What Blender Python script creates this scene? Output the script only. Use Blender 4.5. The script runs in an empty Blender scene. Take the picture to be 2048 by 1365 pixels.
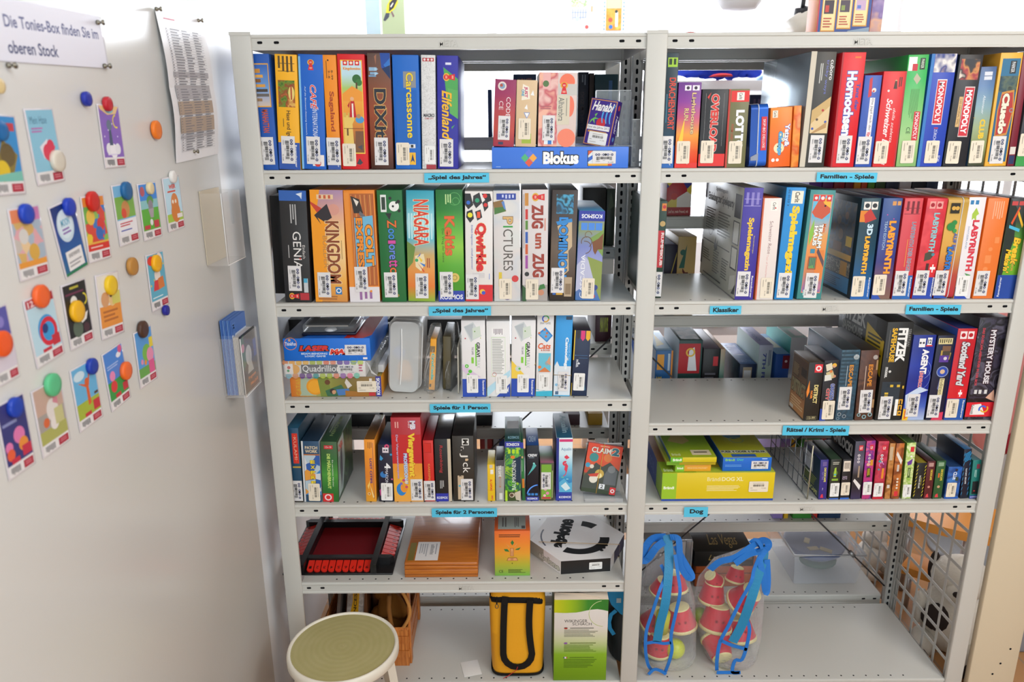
import bpy, bmesh, random
from math import sin, cos, tan, atan, atan2, pi, hypot, sqrt, radians
from mathutils import Vector, Matrix, Euler
S = bpy.context.scene
COL = S.collection
# ---------------------------------------------------------------- camera, world, lights
CX, CY, CZ = 0.643, -1.960, 1.796
FPX, PIT, YAW, ROL = 1523.0, 0.28071, -0.0023, -0.0050
cam = bpy.data.objects.new('camera', bpy.data.cameras.new('camera'))
COL.objects.link(cam); S.camera = cam
RC = Matrix.Rotation(YAW, 3, 'Z') @ Matrix.Rotation(pi/2 - PIT, 3, 'X') @ Matrix.Rotation(ROL, 3, 'Z')
cam.matrix_world = Matrix.Translation((CX, CY, CZ)) @ RC.to_4x4()
cam.data.sensor_width = 36.0; cam.data.lens = FPX / 2048 * 36
cam.data.clip_start = 0.05
cam.data.dof.use_dof = True; cam.data.dof.focus_distance = 2.06; cam.data.dof.aperture_fstop = 3.8
vs = S.view_settings
S.display_settings.display_device = 'sRGB'
vs.view_transform = 'Standard'; vs.look = 'None'; vs.gamma = 1; vs.use_curve_mapping = False
vs.exposure = -0.03
W = bpy.data.worlds.new('world'); S.world = W; W.use_nodes = True
W.node_tree.nodes['Background'].inputs[0].default_value = (0.80, 0.88, 1.0, 1)
W.node_tree.nodes['Background'].inputs[1].default_value = 3.0
def area(name, loc, rot, sx, sy, e, col):
    l = bpy.data.lights.new(name, 'AREA'); l.shape = 'RECTANGLE'; l.size = sx; l.size_y = sy
    l.energy = e; l.color = col
    o = bpy.data.objects.new(name, l); COL.objects.link(o); o.location = loc; o.rotation_euler = rot
    return o
area('ceiling_panel_light_front', (0.5, -1.75, 2.95), (radians(14), 0, 0), 2.4, 0.9, 24, (0.88, 0.96, 1.0))
area('window_daylight_front', (1.3, -3.85, 1.15), (radians(92), 0, 0), 3.6, 1.8, 50, (0.84, 0.95, 1.0))  # added fill from behind the camera, evens out the rack; no window there
area('ceiling_panel_light_right', (2.7, -2.5, 2.6), (radians(25), radians(42), 0), 1.4, 1.0, 42, (0.90, 0.96, 1.0))  # added fill from the right, brightens the whiteboard
area('ceiling_panel_light_rear', (1.6, 1.9, 2.9), (radians(52), 0, 0), 3.6, 0.5, 48, (0.97, 0.97, 1.0))  # added lamp aimed at the back wall to whiten it
area('ceiling_panel_light_warm', (2.5, -1.3, 2.9), (radians(8), radians(20), 0), 0.7, 0.7, 14, (1.0, 0.78, 0.55))
area('window_daylight', (1.1, 3.05, 1.9), (radians(-90), 0, 0), 2.1, 1.7, 45, (0.85, 0.92, 1.0))

# pixel -> world, on a plane of known depth
def ray(px, py): return RC @ Vector(((px-1024)/FPX, -(py-682.5)/FPX, -1.0))
def PY(px, py, Y): d = ray(px, py); t = (Y-CY)/d.y; return Vector((CX+t*d.x, Y, CZ+t*d.z))
def PZ(px, py, Z): d = ray(px, py); t = (Z-CZ)/d.z; return Vector((CX+t*d.x, CY+t*d.y, Z))
def PX(px, py, X): d = ray(px, py); t = (X-CX)/d.x; return Vector((X, CY+t*d.y, CZ+t*d.z))

# ---------------------------------------------------------------- materials
def lin(h):
    h = h.lstrip('#'); v = [int(h[i:i+2], 16)/255 for i in (0, 2, 4)]
    return [x/12.92 if x <= .04045 else ((x+.055)/1.055)**2.4 for x in v] + [1]
MC = {}
def mat(h, rough=.42, metal=0, spec=.5, alpha=1, trans=0, emit=0, bump=0, bscale=200, name=None, coat=0):
    k = (h, rough, metal, spec, alpha, trans, emit, bump, coat)
    if k in MC: return MC[k]
    m = bpy.data.materials.new(name or 'mat_'+h.strip('#')); m.use_nodes = True
    b = m.node_tree.nodes['Principled BSDF']; nt = m.node_tree
    b.inputs['Base Color'].default_value = lin(h); b.inputs['Roughness'].default_value = rough
    b.inputs['Metallic'].default_value = metal; b.inputs['Specular IOR Level'].default_value = spec
    b.inputs['Alpha'].default_value = alpha; b.inputs['Transmission Weight'].default_value = trans
    b.inputs['Coat Weight'].default_value = coat
    if emit: b.inputs['Emission Color'].default_value = lin(h); b.inputs['Emission Strength'].default_value = emit
    # light procedural variation of the surface
    if bump:
        n = nt.nodes.new('ShaderNodeTexNoise'); n.inputs['Scale'].default_value = bscale
        tc = nt.nodes.new('ShaderNodeTexCoord'); nt.links.new(tc.outputs['Object'], n.inputs['Vector'])
        bp = nt.nodes.new('ShaderNodeBump'); bp.inputs['Strength'].default_value = bump; bp.inputs['Distance'].default_value = .002
        nt.links.new(n.outputs['Fac'], bp.inputs['Height']); nt.links.new(bp.outputs['Normal'], b.inputs['Normal'])
    MC[k] = m; return m
def art(cols, scale=30, seed=0, kind='n', rough=.4, stretch=(1, 1, 1), dist=0.0, detail=2):
    """printed picture: procedural patches of several inks"""
    k = ('art', tuple(cols), scale, seed, kind, stretch, dist)
    if k in MC: return MC[k]
    m = bpy.data.materials.new('print_'+kind+cols[0].strip('#')); m.use_nodes = True; nt = m.node_tree
    b = nt.nodes['Principled BSDF']; b.inputs['Roughness'].default_value = rough
    tc = nt.nodes.new('ShaderNodeTexCoord'); mp = nt.nodes.new('ShaderNodeMapping')
    mp.inputs['Location'].default_value = (seed*1.37, seed*.71, seed*2.3); mp.inputs['Scale'].default_value = stretch
    nt.links.new(tc.outputs['Object'], mp.inputs['Vector'])
    if kind == 'v':
        t = nt.nodes.new('ShaderNodeTexVoronoi'); out = t.outputs['Color']
    elif kind == 'w':
        t = nt.nodes.new('ShaderNodeTexWave'); t.inputs['Distortion'].default_value = dist or 3; out = t.outputs['Fac']
    else:
        t = nt.nodes.new('ShaderNodeTexNoise'); t.inputs['Detail'].default_value = detail; t.inputs['Distortion'].default_value = dist; out = t.outputs['Fac']
    t.inputs['Scale'].default_value = scale
    nt.links.new(mp.outputs[0], t.inputs['Vector'])
    cr = nt.nodes.new('ShaderNodeValToRGB'); e = cr.color_ramp.elements
    n = len(cols)
    lo, hi = (.32, .68) if kind == 'n' else (0.05, .95)
    while len(e) < n: e.new(.5)
    for i, c in enumerate(cols):
        e[i].position = lo + (hi-lo)*i/max(1, n-1); e[i].color = lin(c)
    if kind == 'v': cr.color_ramp.interpolation = 'CONSTANT'
    nt.links.new(out, cr.inputs['Fac']); nt.links.new(cr.outputs['Color'], b.inputs['Base Color'])
    MC[k] = m; return m
def grad(cols, z0, z1, axis='Z', rough=.4):
    """ink gradient printed along the object's own axis"""
    k = ('grad', tuple(cols), z0, z1, axis)
    if k in MC: return MC[k]
    m = bpy.data.materials.new('gradient_print'); m.use_nodes = True; nt = m.node_tree
    b = nt.nodes['Principled BSDF']; b.inputs['Roughness'].default_value = rough
    tc = nt.nodes.new('ShaderNodeTexCoord'); sp = nt.nodes.new('ShaderNodeSeparateXYZ'); mr = nt.nodes.new('ShaderNodeMapRange')
    mr.inputs['From Min'].default_value = z0; mr.inputs['From Max'].default_value = z1
    cr = nt.nodes.new('ShaderNodeValToRGB'); e = cr.color_ramp.elements
    while len(e) < len(cols): e.new(.5)
    for i, c in enumerate(cols): e[i].position = i/(len(cols)-1); e[i].color = lin(c)
    nt.links.new(tc.outputs['Object'], sp.inputs[0]); nt.links.new(sp.outputs[axis], mr.inputs['Value'])
    nt.links.new(mr.outputs[0], cr.inputs['Fac']); nt.links.new(cr.outputs['Color'], b.inputs['Base Color'])
    MC[k] = m; return m
def film(h='#ffffff', alpha=.12, rough=.08, face=.55):
    """clear plastic: see-through face on, glossy towards grazing angles, slightly crinkled"""
    k = ('film', h, alpha, rough, face)
    if k in MC: return MC[k]
    m = bpy.data.materials.new('clear_plastic'); m.use_nodes = True; nt = m.node_tree; N = nt.nodes.new; Lk = nt.links.new
    for n in list(nt.nodes): nt.nodes.remove(n)
    out = N('ShaderNodeOutputMaterial'); tr = N('ShaderNodeBsdfTransparent'); pb = N('ShaderNodeBsdfPrincipled'); mx = N('ShaderNodeMixShader')
    pb.inputs['Base Color'].default_value = lin(h); pb.inputs['Roughness'].default_value = rough; pb.inputs['Specular IOR Level'].default_value = .9
    lw = N('ShaderNodeLayerWeight'); lw.inputs['Blend'].default_value = .25; ma = N('ShaderNodeMath'); ma.operation = 'MULTIPLY_ADD'
    ma.inputs[1].default_value = face; ma.inputs[2].default_value = alpha; ma.use_clamp = True
    nz = N('ShaderNodeTexNoise'); nz.inputs['Scale'].default_value = 38; nz.inputs['Detail'].default_value = 1; nz.inputs['Distortion'].default_value = 1.5; tc = N('ShaderNodeTexCoord'); bp = N('ShaderNodeBump')
    bp.inputs['Strength'].default_value = .5 if alpha < .15 and face > .5 else .02; bp.inputs['Distance'].default_value = .01
    Lk(tc.outputs['Object'], nz.inputs['Vector']); Lk(nz.outputs['Fac'], bp.inputs['Height']); Lk(bp.outputs['Normal'], pb.inputs['Normal']); Lk(bp.outputs['Normal'], lw.inputs['Normal'])
    Lk(lw.outputs['Facing'], ma.inputs[0]); Lk(ma.outputs[0], mx.inputs[0]); Lk(tr.outputs[0], mx.inputs[1]); Lk(pb.outputs[0], mx.inputs[2]); Lk(mx.outputs[0], out.inputs[0])
    MC[k] = m; return m
STEEL = mat('#cac9c3', rough=.38, spec=.45, bump=.03, bscale=900, name='powder_coated_steel')
STEELD = mat('#b9b8b4', rough=.36, spec=.5, name='grey_steel')
HOLE = mat('#15161a', rough=.8, spec=.1, name='dark_slot')
WHITE = mat('#e9e9e7', rough=.5); PAPER = mat('#f2f2f0', rough=.6); CREAM = mat('#ebe0cc', rough=.55); INK = mat('#23232a', rough=.6)
def M(x): return mat(x) if isinstance(x, str) else x

# ---------------------------------------------------------------- mesh helpers
class MB:
    """collects geometry with materials, builds one mesh object"""
    def __init__(s): s.v = []; s.f = []; s.m = []; s.mats = []; s.sm = []
    def mi(s, m):
        m = M(m)
        if m not in s.mats: s.mats.append(m)
        return s.mats.index(m)
    def poly(s, pts, m, smooth=False):
        i = len(s.v); s.v += [tuple(p) for p in pts]; s.f.append(tuple(range(i, i+len(pts)))); s.m.append(s.mi(m)); s.sm.append(smooth)
    def raw(s, vs_, fs, m, smooth=False, T=None):
        i = len(s.v); k = s.mi(m)
        for p in vs_: s.v.append(tuple(T @ Vector(p)) if T else tuple(p))
        for f in fs: s.f.append(tuple(i+j for j in f)); s.m.append(k); s.sm.append(smooth)
    def box(s, a, b, m, T=None, mats=None):
        x0, y0, z0 = a; x1, y1, z1 = b
        vs_ = [(x0,y0,z0),(x1,y0,z0),(x1,y1,z0),(x0,y1,z0),(x0,y0,z1),(x1,y0,z1),(x1,y1,z1),(x0,y1,z1)]
        fs = [(0,1,5,4),(1,2,6,5),(2,3,7,6),(3,0,4,7),(4,5,6,7),(3,2,1,0)]   # front right back left top bottom
        i = len(s.v)
        for p in vs_: s.v.append(tuple(T @ Vector(p)) if T else p)
        for n, f in enumerate(fs):
            s.f.append(tuple(i+j for j in f)); s.m.append(s.mi(mats[n] if mats else m)); s.sm.append(False)
    def bbox_(s, a, b, m, r=.001, T=None, mats=None):
        """box with rounded edges"""
        bm = bmesh.new(); x0, y0, z0 = a; x1, y1, z1 = b
        vv = [bm.verts.new(p) for p in [(x0,y0,z0),(x1,y0,z0),(x1,y1,z0),(x0,y1,z0),(x0,y0,z1),(x1,y0,z1),(x1,y1,z1),(x0,y1,z1)]]
        for n, f in enumerate([(0,1,5,4),(1,2,6,5),(2,3,7,6),(3,0,4,7),(4,5,6,7),(3,2,1,0)]):
            F = bm.faces.new([vv[j] for j in f]); F.material_index = n
        bmesh.ops.bevel(bm, geom=bm.edges[:], offset=r, segments=2, affect='EDGES', profile=.5, clamp_overlap=True)
        bm.verts.index_update(); i = len(s.v)
        for v in bm.verts: s.v.append(tuple(T @ v.co) if T else tuple(v.co))
        for F in bm.faces:
            s.f.append(tuple(i+v.index for v in F.verts)); s.m.append(s.mi(mats[F.material_index] if mats else m)); s.sm.append(True)
        bm.free()
    def tube(s, pts, r, m, n=8, closed=False, T=None, flat=None):
        """round tube (or flat ribbon) along points"""
        P = [Vector(p) for p in pts]; k = len(P); rings = []
        up = Vector((0, 0, 1)); prev = None
        for i in range(k):
            if closed: t = P[(i+1) % k]-P[i-1]
            else: t = P[min(i+1, k-1)]-P[max(i-1, 0)]
            t.normalize()
            if prev is None:
                a = t.cross(up)
                if a.length < .05: a = t.cross(Vector((0, 1, 0)))
            else: a = prev - t*prev.dot(t)
            a.normalize(); prev = a; b = t.cross(a)
            rr = r[i] if isinstance(r, (list, tuple)) else r
            ra, rb = (flat if flat else (rr, rr))
            rings.append([P[i] + a*cos(2*pi*j/n)*ra + b*sin(2*pi*j/n)*rb for j in range(n)])
        vs_ = [p for R_ in rings for p in R_]; fs = []
        for i in range(k if closed else k-1):
            for j in range(n):
                q = (i+1) % k
                fs.append((i*n+j, i*n+(j+1) % n, q*n+(j+1) % n, q*n+j))
        if not closed: fs.append(tuple(range(n-1, -1, -1))); fs.append(tuple((k-1)*n+j for j in range(n)))
        s.raw(vs_, fs, m, True, T)
    def ribbon(s, pts, wid, m, side=Vector((1, 0, 0)), th=.0015):
        """flat strap along points, width along 'side'"""
        P = [Vector(p) for p in pts]; vs_ = []; fs = []
        for i, p in enumerate(P):
            t = (P[min(i+1, len(P)-1)]-P[max(i-1, 0)]).normalized()
            sd = side[i] if isinstance(side, list) else side
            sd = (sd - t*sd.dot(t)).normalized(); nn = t.cross(sd)
            for a, b in ((-1, -1), (1, -1), (1, 1), (-1, 1)): vs_.append(p + sd*a*wid/2 + nn*b*th/2)
        for i in range(len(P)-1):
            for j in range(4): fs.append((i*4+j, i*4+(j+1) % 4, i*4+4+(j+1) % 4, i*4+4+j))
        fs.append((3, 2, 1, 0)); k = (len(P)-1)*4; fs.append((k, k+1, k+2, k+3))
        s.raw(vs_, fs, m, False)
    def lathe(s, prof, m, n=40, T=None, caps=True, smooth=True):
        vs_ = []; fs = []
        for r, z in prof:
            for j in range(n): vs_.append((r*cos(2*pi*j/n), r*sin(2*pi*j/n), z))
        for i in range(len(prof)-1):
            for j in range(n): fs.append((i*n+j, i*n+(j+1) % n, (i+1)*n+(j+1) % n, (i+1)*n+j))
        if caps:
            fs.append(tuple(range(n-1, -1, -1))); fs.append(tuple((len(prof)-1)*n+j for j in range(n)))
        s.raw(vs_, fs, m, smooth, T)
    def prism(s, pts2, a, b, m, ax='x', T=None, smooth=False):
        """extrude 2d outline along axis from a to b"""
        n = len(pts2)
        def P(t, q): return {'x': (t, q[0], q[1]), 'y': (q[0], t, q[1]), 'z': (q[0], q[1], t)}[ax]
        vs_ = [P(a, q) for q in pts2] + [P(b, q) for q in pts2]
        fs = [(i, (i+1) % n, n+(i+1) % n, n+i) for i in range(n)] + [tuple(range(n-1, -1, -1)), tuple(range(n, 2*n))]
        s.raw(vs_, fs, m, smooth, T)
    def build(s, name, parent=None, loc=None, rot=None):
        me = bpy.data.meshes.new(name); me.from_pydata(s.v, [], s.f)
        for m in s.mats: me.materials.append(m)
        me.polygons.foreach_set('material_index', s.m); me.polygons.foreach_set('use_smooth', s.sm)
        me.update(); me.validate()
        bm = bmesh.new(); bm.from_mesh(me); bmesh.ops.recalc_face_normals(bm, faces=bm.faces[:]); bm.to_mesh(me); bm.free()
        o = bpy.data.objects.new(name, me); COL.objects.link(o)
        if parent: o.parent = parent
        if loc is not None: o.location = loc
        if rot is not None: o.rotation_euler = rot
        return o
def tag(o, label=None, cat=None, group=None, kind=None):
    if label: o['label'] = label
    if cat: o['category'] = cat
    if group: o['group'] = group
    if kind: o['kind'] = kind
    return o
def empty(name, loc=(0, 0, 0), rot=(0, 0, 0)):
    o = bpy.data.objects.new(name, None); COL.objects.link(o); o.location = loc; o.rotation_euler = rot
    o.empty_display_size = .05; return o
TC = {}
def text_mesh(txt, off=0.0, shear=0.0):
    k = (txt, off, shear)
    if k in TC: return TC[k]
    c = bpy.data.curves.new('lettering', 'FONT'); c.body = txt; c.resolution_u = 3; c.offset = off; c.shear = shear
    o = bpy.data.objects.new('lettering', c); COL.objects.link(o)
    dg = bpy.context.evaluated_depsgraph_get(); me = bpy.data.meshes.new_from_object(o.evaluated_get(dg))
    vs_ = [(v.co.x, v.co.y) for v in me.vertices]; fs = [tuple(p.vertices) for p in me.polygons]
    bpy.data.objects.remove(o); bpy.data.curves.remove(c); bpy.data.meshes.remove(me)
    xs = [v[0] for v in vs_] or [0, 1]; ys = [v[1] for v in vs_] or [0, 1]
    TC[k] = (vs_, fs, (min(xs), min(ys), max(xs), max(ys))); return TC[k]
ROT = {'H': lambda x, y: (x, y), 'D': lambda x, y: (y, -x), 'U': lambda x, y: (-y, x), 'F': lambda x, y: (-x, -y)}

class Face2D:
    """draws flat print on a face: F(u,v,k) maps metres on the face and layer k to 3-D"""
    def __init__(s, mb, F, w, h): s.mb = mb; s.F = F; s.w = w; s.h = h; s.k = 1
    def P(s, u, v): return s.F(u*s.w, v*s.h, s.k)
    def draw(s, ops):
        for op in ops:
            s.k += 1; a = op[0]
            if a == 'r':
                _, u0, v0, u1, v1, c = op
                s.mb.poly([s.P(u0, v0), s.P(u1, v0), s.P(u1, v1), s.P(u0, v1)], c)
            elif a == 'p': s.mb.poly([s.P(*q) for q in op[1]], op[2])
            elif a == 'c':
                _, u, v, ru, c = op[:5]; ry = op[5] if len(op) > 5 else 1
                s.mb.poly([s.F(u*s.w+ru*s.w*cos(t*pi/12), v*s.h+ru*ry*s.w*sin(t*pi/12), s.k) for t in range(24)], c)
            elif a == 'o':    # ring
                _, u, v, ru, rin, c = op[:6]; N = 24; a0, a1 = op[6] if len(op) > 6 else (0, 360)
                for t in range(N):
                    p, q = [radians(a0+(a1-a0)*x/N) for x in (t, t+1)]
                    s.mb.poly([s.F(u*s.w+r*s.w*cos(g), v*s.h+r*s.w*sin(g), s.k) for r, g in ((ru, p), (ru, q), (rin, q), (rin, p))], c)
            elif a == 'b':    # lines of small print
                _, u0, v0, u1, v1, c, n, d = op; rnd = random.Random(int(u0*977+v0*331)+n)
                for i in range(n):
                    L = .7+.3*rnd.random()
                    if d == 'H':
                        vv = v1-(v1-v0)*(i+.2)/n; s.mb.poly([s.P(u0, vv-(v1-v0)*.5/n), s.P(u0+(u1-u0)*L, vv-(v1-v0)*.5/n), s.P(u0+(u1-u0)*L, vv), s.P(u0, vv)], c)
                    else:
                        uu = u0+(u1-u0)*(i+.2)/n; s.mb.poly([s.P(uu, v1-(v1-v0)*L), s.P(uu+(u1-u0)*.5/n, v1-(v1-v0)*L), s.P(uu+(u1-u0)*.5/n, v1), s.P(uu, v1)], c)
            elif a == 't':
                _, txt, (u0, v0, u1, v1), rot, c = op[:5]; o = op[5] if len(op) > 5 else {}
                b = o.get('b', .012); sh = o.get('sh', 0)
                _, _, bb = text_mesh(txt, b, sh); R_ = ROT[rot]
                cs = [R_(bb[i], bb[j]) for i in (0, 2) for j in (1, 3)]
                x0, x1 = min(q[0] for q in cs), max(q[0] for q in cs); y0, y1 = min(q[1] for q in cs), max(q[1] for q in cs)
                def put(off, col):
                    vs_, fs, _ = text_mesh(txt, off, sh)
                    out = []
                    for x, y in vs_:
                        X, Y_ = R_(x, y)
                        out.append(s.F((u0+(X-x0)/(x1-x0)*(u1-u0))*s.w, (v0+(Y_-y0)/(y1-y0)*(v1-v0))*s.h, s.k))
                    s.mb.raw(out, fs, col)
                if o.get('ol'): put(b+o.get('ow', .035), o['ol']); s.k += 1
                put(b, c)
            elif a == 's':    # laurel pawn award logo, upright or turned
                _, u, v, q = op[:4]; rot = op[4] if len(op) > 4 else 'H'; R_ = ROT[rot]
                def cc(x, y): X, Y_ = R_(x, y); return s.F(u*s.w+X*q*s.w, v*s.h+Y_*q*s.w, s.k)
                s.mb.poly([cc(.62*cos(t*pi/9), .35+.52*sin(t*pi/9)) for t in range(18)], '#e0b23a'); s.k += 1
                s.mb.poly([cc(-.5, -1), cc(.5, -1), cc(.28, 0), cc(-.28, 0)], '#d9232b')
                s.mb.poly([cc(.4*cos(t*pi/9), .38+.4*sin(t*pi/9)) for t in range(18)], '#d9232b'); s.k += 1
                for t in (-.6, -.75): s.mb.poly([cc(-.25, t), cc(.25, t), cc(.25, t+.07), cc(-.25, t+.07)], '#f6d9c0')
                for t in (.25, .4): s.mb.poly([cc(-.22, t), cc(.22, t), cc(.22, t+.07), cc(-.22, t+.07)], '#f6d9c0')
def r(*a): return ('r',)+a
def t(txt, box, rot, c, **o): return ('t', txt, box, rot, c, o)
def p(pts, c): return ('p', pts, c)
def c_(*a): return ('c',)+a
def bl(*a): return ('b',)+a

# ---------------------------------------------------------------- stickers
def make_sticker(kind):
    """vertical sticker, local x to the right, z up, centred; barcode readable when turned"""
    mb = MB()
    if kind == 'G':
        w, h = .034, .067; mb.box((-w/2, -.0002, -h/2), (w/2, 0, h/2), '#e2e0e0')
        f = Face2D(mb, lambda x, z, k: (x-w/2, -.0002-.00003*k, z-h/2), w, h); rnd = random.Random(3)
        ops = []
        gl = [.84, .73, .63, .53, .44, .34, .25, .16]
        for i, v in enumerate(gl):
            col = ['#4c5278', '#3f4468', '#7b7f92', '#4a5070', '#1d1f2c', '#565c80', '#888c9c', '#454a70'][i]
            if i in (2, 6): ops += [r(.70, v-.02, .74, v+.02, col), r(.66, v-.005, .82, v+.005, col)]
            else: ops += [c_(.745, v, .105, col), c_(.745, v, .04, '#c8c8cf' if i != 4 else col)]
        v = .16
        while v < .85:
            d = rnd.choice([.008, .014, .02]); e = v > .7 or v < .27
            ops.append(r(.28 if e else .36, v, .58, v+d, '#3a3838')); v += d+rnd.choice([.008, .012, .02])
        ops += [bl(.14, .62, .2, .86, '#77777c', 1, 'V'), t('Fr. 2.00', (.08, .1, .15, .33), 'D', '#3a3a40'), bl(.26, .44, .31, .56, '#66666c', 1, 'V')]
        f.draw(ops)
    else:
        w, h = .033, .055; n = 6; rr = .003; pts = []
        for cx_, cz_, a0 in ((w/2-rr, h/2-rr, 0), (-w/2+rr, h/2-rr, 90), (-w/2+rr, -h/2+rr, 180), (w/2-rr, -h/2+rr, 270)):
            for i in range(n): a = radians(a0+90*i/(n-1)); pts.append((cx_+rr*cos(a), cz_+rr*sin(a)))
        mb.prism(pts, 0, -.0002, CREAM if kind == 'B' else mat('#eeeeec'), 'y')
        f = Face2D(mb, lambda x, z, k: (x-w/2, -.0002-.00003*k, z-h/2), w, h); rnd = random.Random(5)
        ops = [bl(.8, .2, .86, .8, '#8d867c', 1, 'V')]; v = .22
        while v < .78:
            d = rnd.choice([.008, .014, .02]); ops.append(r(.52, v, .72, v+d, '#5a554e')); v += d+rnd.choice([.008, .012, .018])
        ops += [t('Fr. 3.00', (.34, .12, .41, .34), 'D', '#8a8378'), bl(.36, .78, .42, .92, '#8a8378', 1, 'V'), bl(.16, .42, .22, .9, '#9a9388', 1, 'V')]
        f.draw(ops)
    me = mb.build('barcode_sticker'); d = me.data; bpy.data.objects.remove(me); return d
STK = {k: make_sticker(k) for k in 'GBW'}
def sticker(parent, kind, loc, rot=0, sc=1.0, eul=None):
    o = bpy.data.objects.new('barcode_sticker', STK[kind]); COL.objects.link(o); o.parent = parent
    o.location = loc; o.rotation_euler = eul or (0, rot, 0); o.scale = (sc, sc, sc); return o

# ---------------------------------------------------------------- game boxes
LV = dict(A=1.681, B=1.337, CL=1.064, CR=.991, D=.746, E=.492, F=.139)
class Row: pass
def row(z, y, group, yb):
    o = Row(); o.z = z; o.y = y; o.group = group; o.yb = yb; return o
RA = row(LV['A'], .010, 'boxed games standing on the top shelf board', 338)
RB = row(LV['B'], .012, 'boxed games standing on the second shelf board', 603)
RCL = row(LV['CL'], .020, 'boxed games on the shelf for one person', 794)
RCR = row(LV['CR'], .010, 'boxed games on the puzzle and crime shelf', 845)
RD = row(LV['D'], .020, 'boxed games on the shelf for two persons', 1008)
RDR = row(LV['D'], .015, 'small puzzle boxes on the lower right shelf', 1000)
GAP = .0018; LIFT = .0005
def game(R_, q, label, depth, front, side=None, ops=(), st=(), top=None, L=(), T=(), Rt=(), yb=None, Y=None, bev=.0009, name='game_box', z=None, cat='board game', yaw=0, lean=None, zoff=0, right=None):
    xb0, xb1, xt0, yt = q; yb = yb or R_.yb; Y = R_.y if Y is None else Y; z = R_.z if z is None else z
    X0 = PY(xb0, yb, Y).x; X1 = PY(xb1, yb, Y).x; PT = PY(xt0, yt, Y)
    a = atan2(PT.x-X0, PT.z-z) if lean is None else lean
    if abs(a) < .010: a = 0
    w = (X1-X0)*cos(a)-GAP; h = (PT.z-z-(w*sin(a) if a > 0 else 0))/cos(a)
    side = side or front; top = top or side
    mb = MB(); ox = -w if a > 0 else 0
    mb.bbox_((ox, 0, 0), (ox+w, depth, h), None, bev, mats=[M(front), M(right or side), M(side), M(side), M(top), M(side)])
    Face2D(mb, lambda x, zz, k: (ox+x, -.00003*k, zz), w, h).draw(ops)
    if L: Face2D(mb, lambda x, zz, k: (ox-.00003*k, depth-x, zz), depth, h).draw(L)
    if Rt: Face2D(mb, lambda x, zz, k: (ox+w+.00003*k, x, zz), depth, h).draw(Rt)
    if T: Face2D(mb, lambda x, yy, k: (ox+x, yy, h+.00003*k), w, depth).draw(T)
    loc = Vector(((X1-GAP/2) if a > 0 else (X0+GAP/2), Y, z+zoff+LIFT))
    o = mb.build(name, None, loc, (0, a, yaw))
    tag(o, label, cat, R_.group)
    for s_ in st:
        k, sx, sy = s_[:3]; rt = s_[3] if len(s_) > 3 else 0; sc = s_[4] if len(s_) > 4 else 1
        P_ = PY(sx, sy, Y)-loc; lx = P_.x*cos(-a)+P_.z*sin(-a); lz = -P_.x*sin(-a)+P_.z*cos(-a)
        hw = (.034 if k == 'G' else .033)*sc/2
        if abs(sin(rt)) < .3: lx = min(max(lx, ox+hw+.0005), ox+w-hw-.0005) if w > 2*hw else ox+w/2
        hz = (.067 if k == 'G' else .055)*sc/2
        if abs(sin(rt)) < .3: lz = max(lz, hz+.004)
        sticker(o, k, (lx, -.0014, lz), rt, sc)
    return o
def flatbox(name, label, cat, P0, w, h, d, mats, ops=(), T=(), L=(), st=(), group=None, yaw=0, r_=.001):
    """box lying down: P0 = front-left-bottom corner"""
    mb = MB(); mb.bbox_((0, 0, 0), (w, d, h), None, r_, mats=[M(x) for x in mats])
    Face2D(mb, lambda x, zz, k: (x, -.00003*k, zz), w, h).draw(ops)
    if T: Face2D(mb, lambda x, yy, k: (x, yy, h+.00003*k), w, d).draw(T)
    if L: Face2D(mb, lambda x, zz, k: (-.00003*k, d-x, zz), d, h).draw(L)
    o = mb.build(name, None, P0, (0, 0, yaw)); tag(o, label, cat, group)
    for k, u, v, rt, sc in st: sticker(o, k, (u*w, -.0012, v*h), rt, sc)
    return o
def band(parent, pts, r_=.0008, col='#c9a25e', name='rubber_band'):
    mb = MB(); mb.tube(pts, r_, mat(col, rough=.5), 6, closed=True); return mb.build(name, parent)
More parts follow.
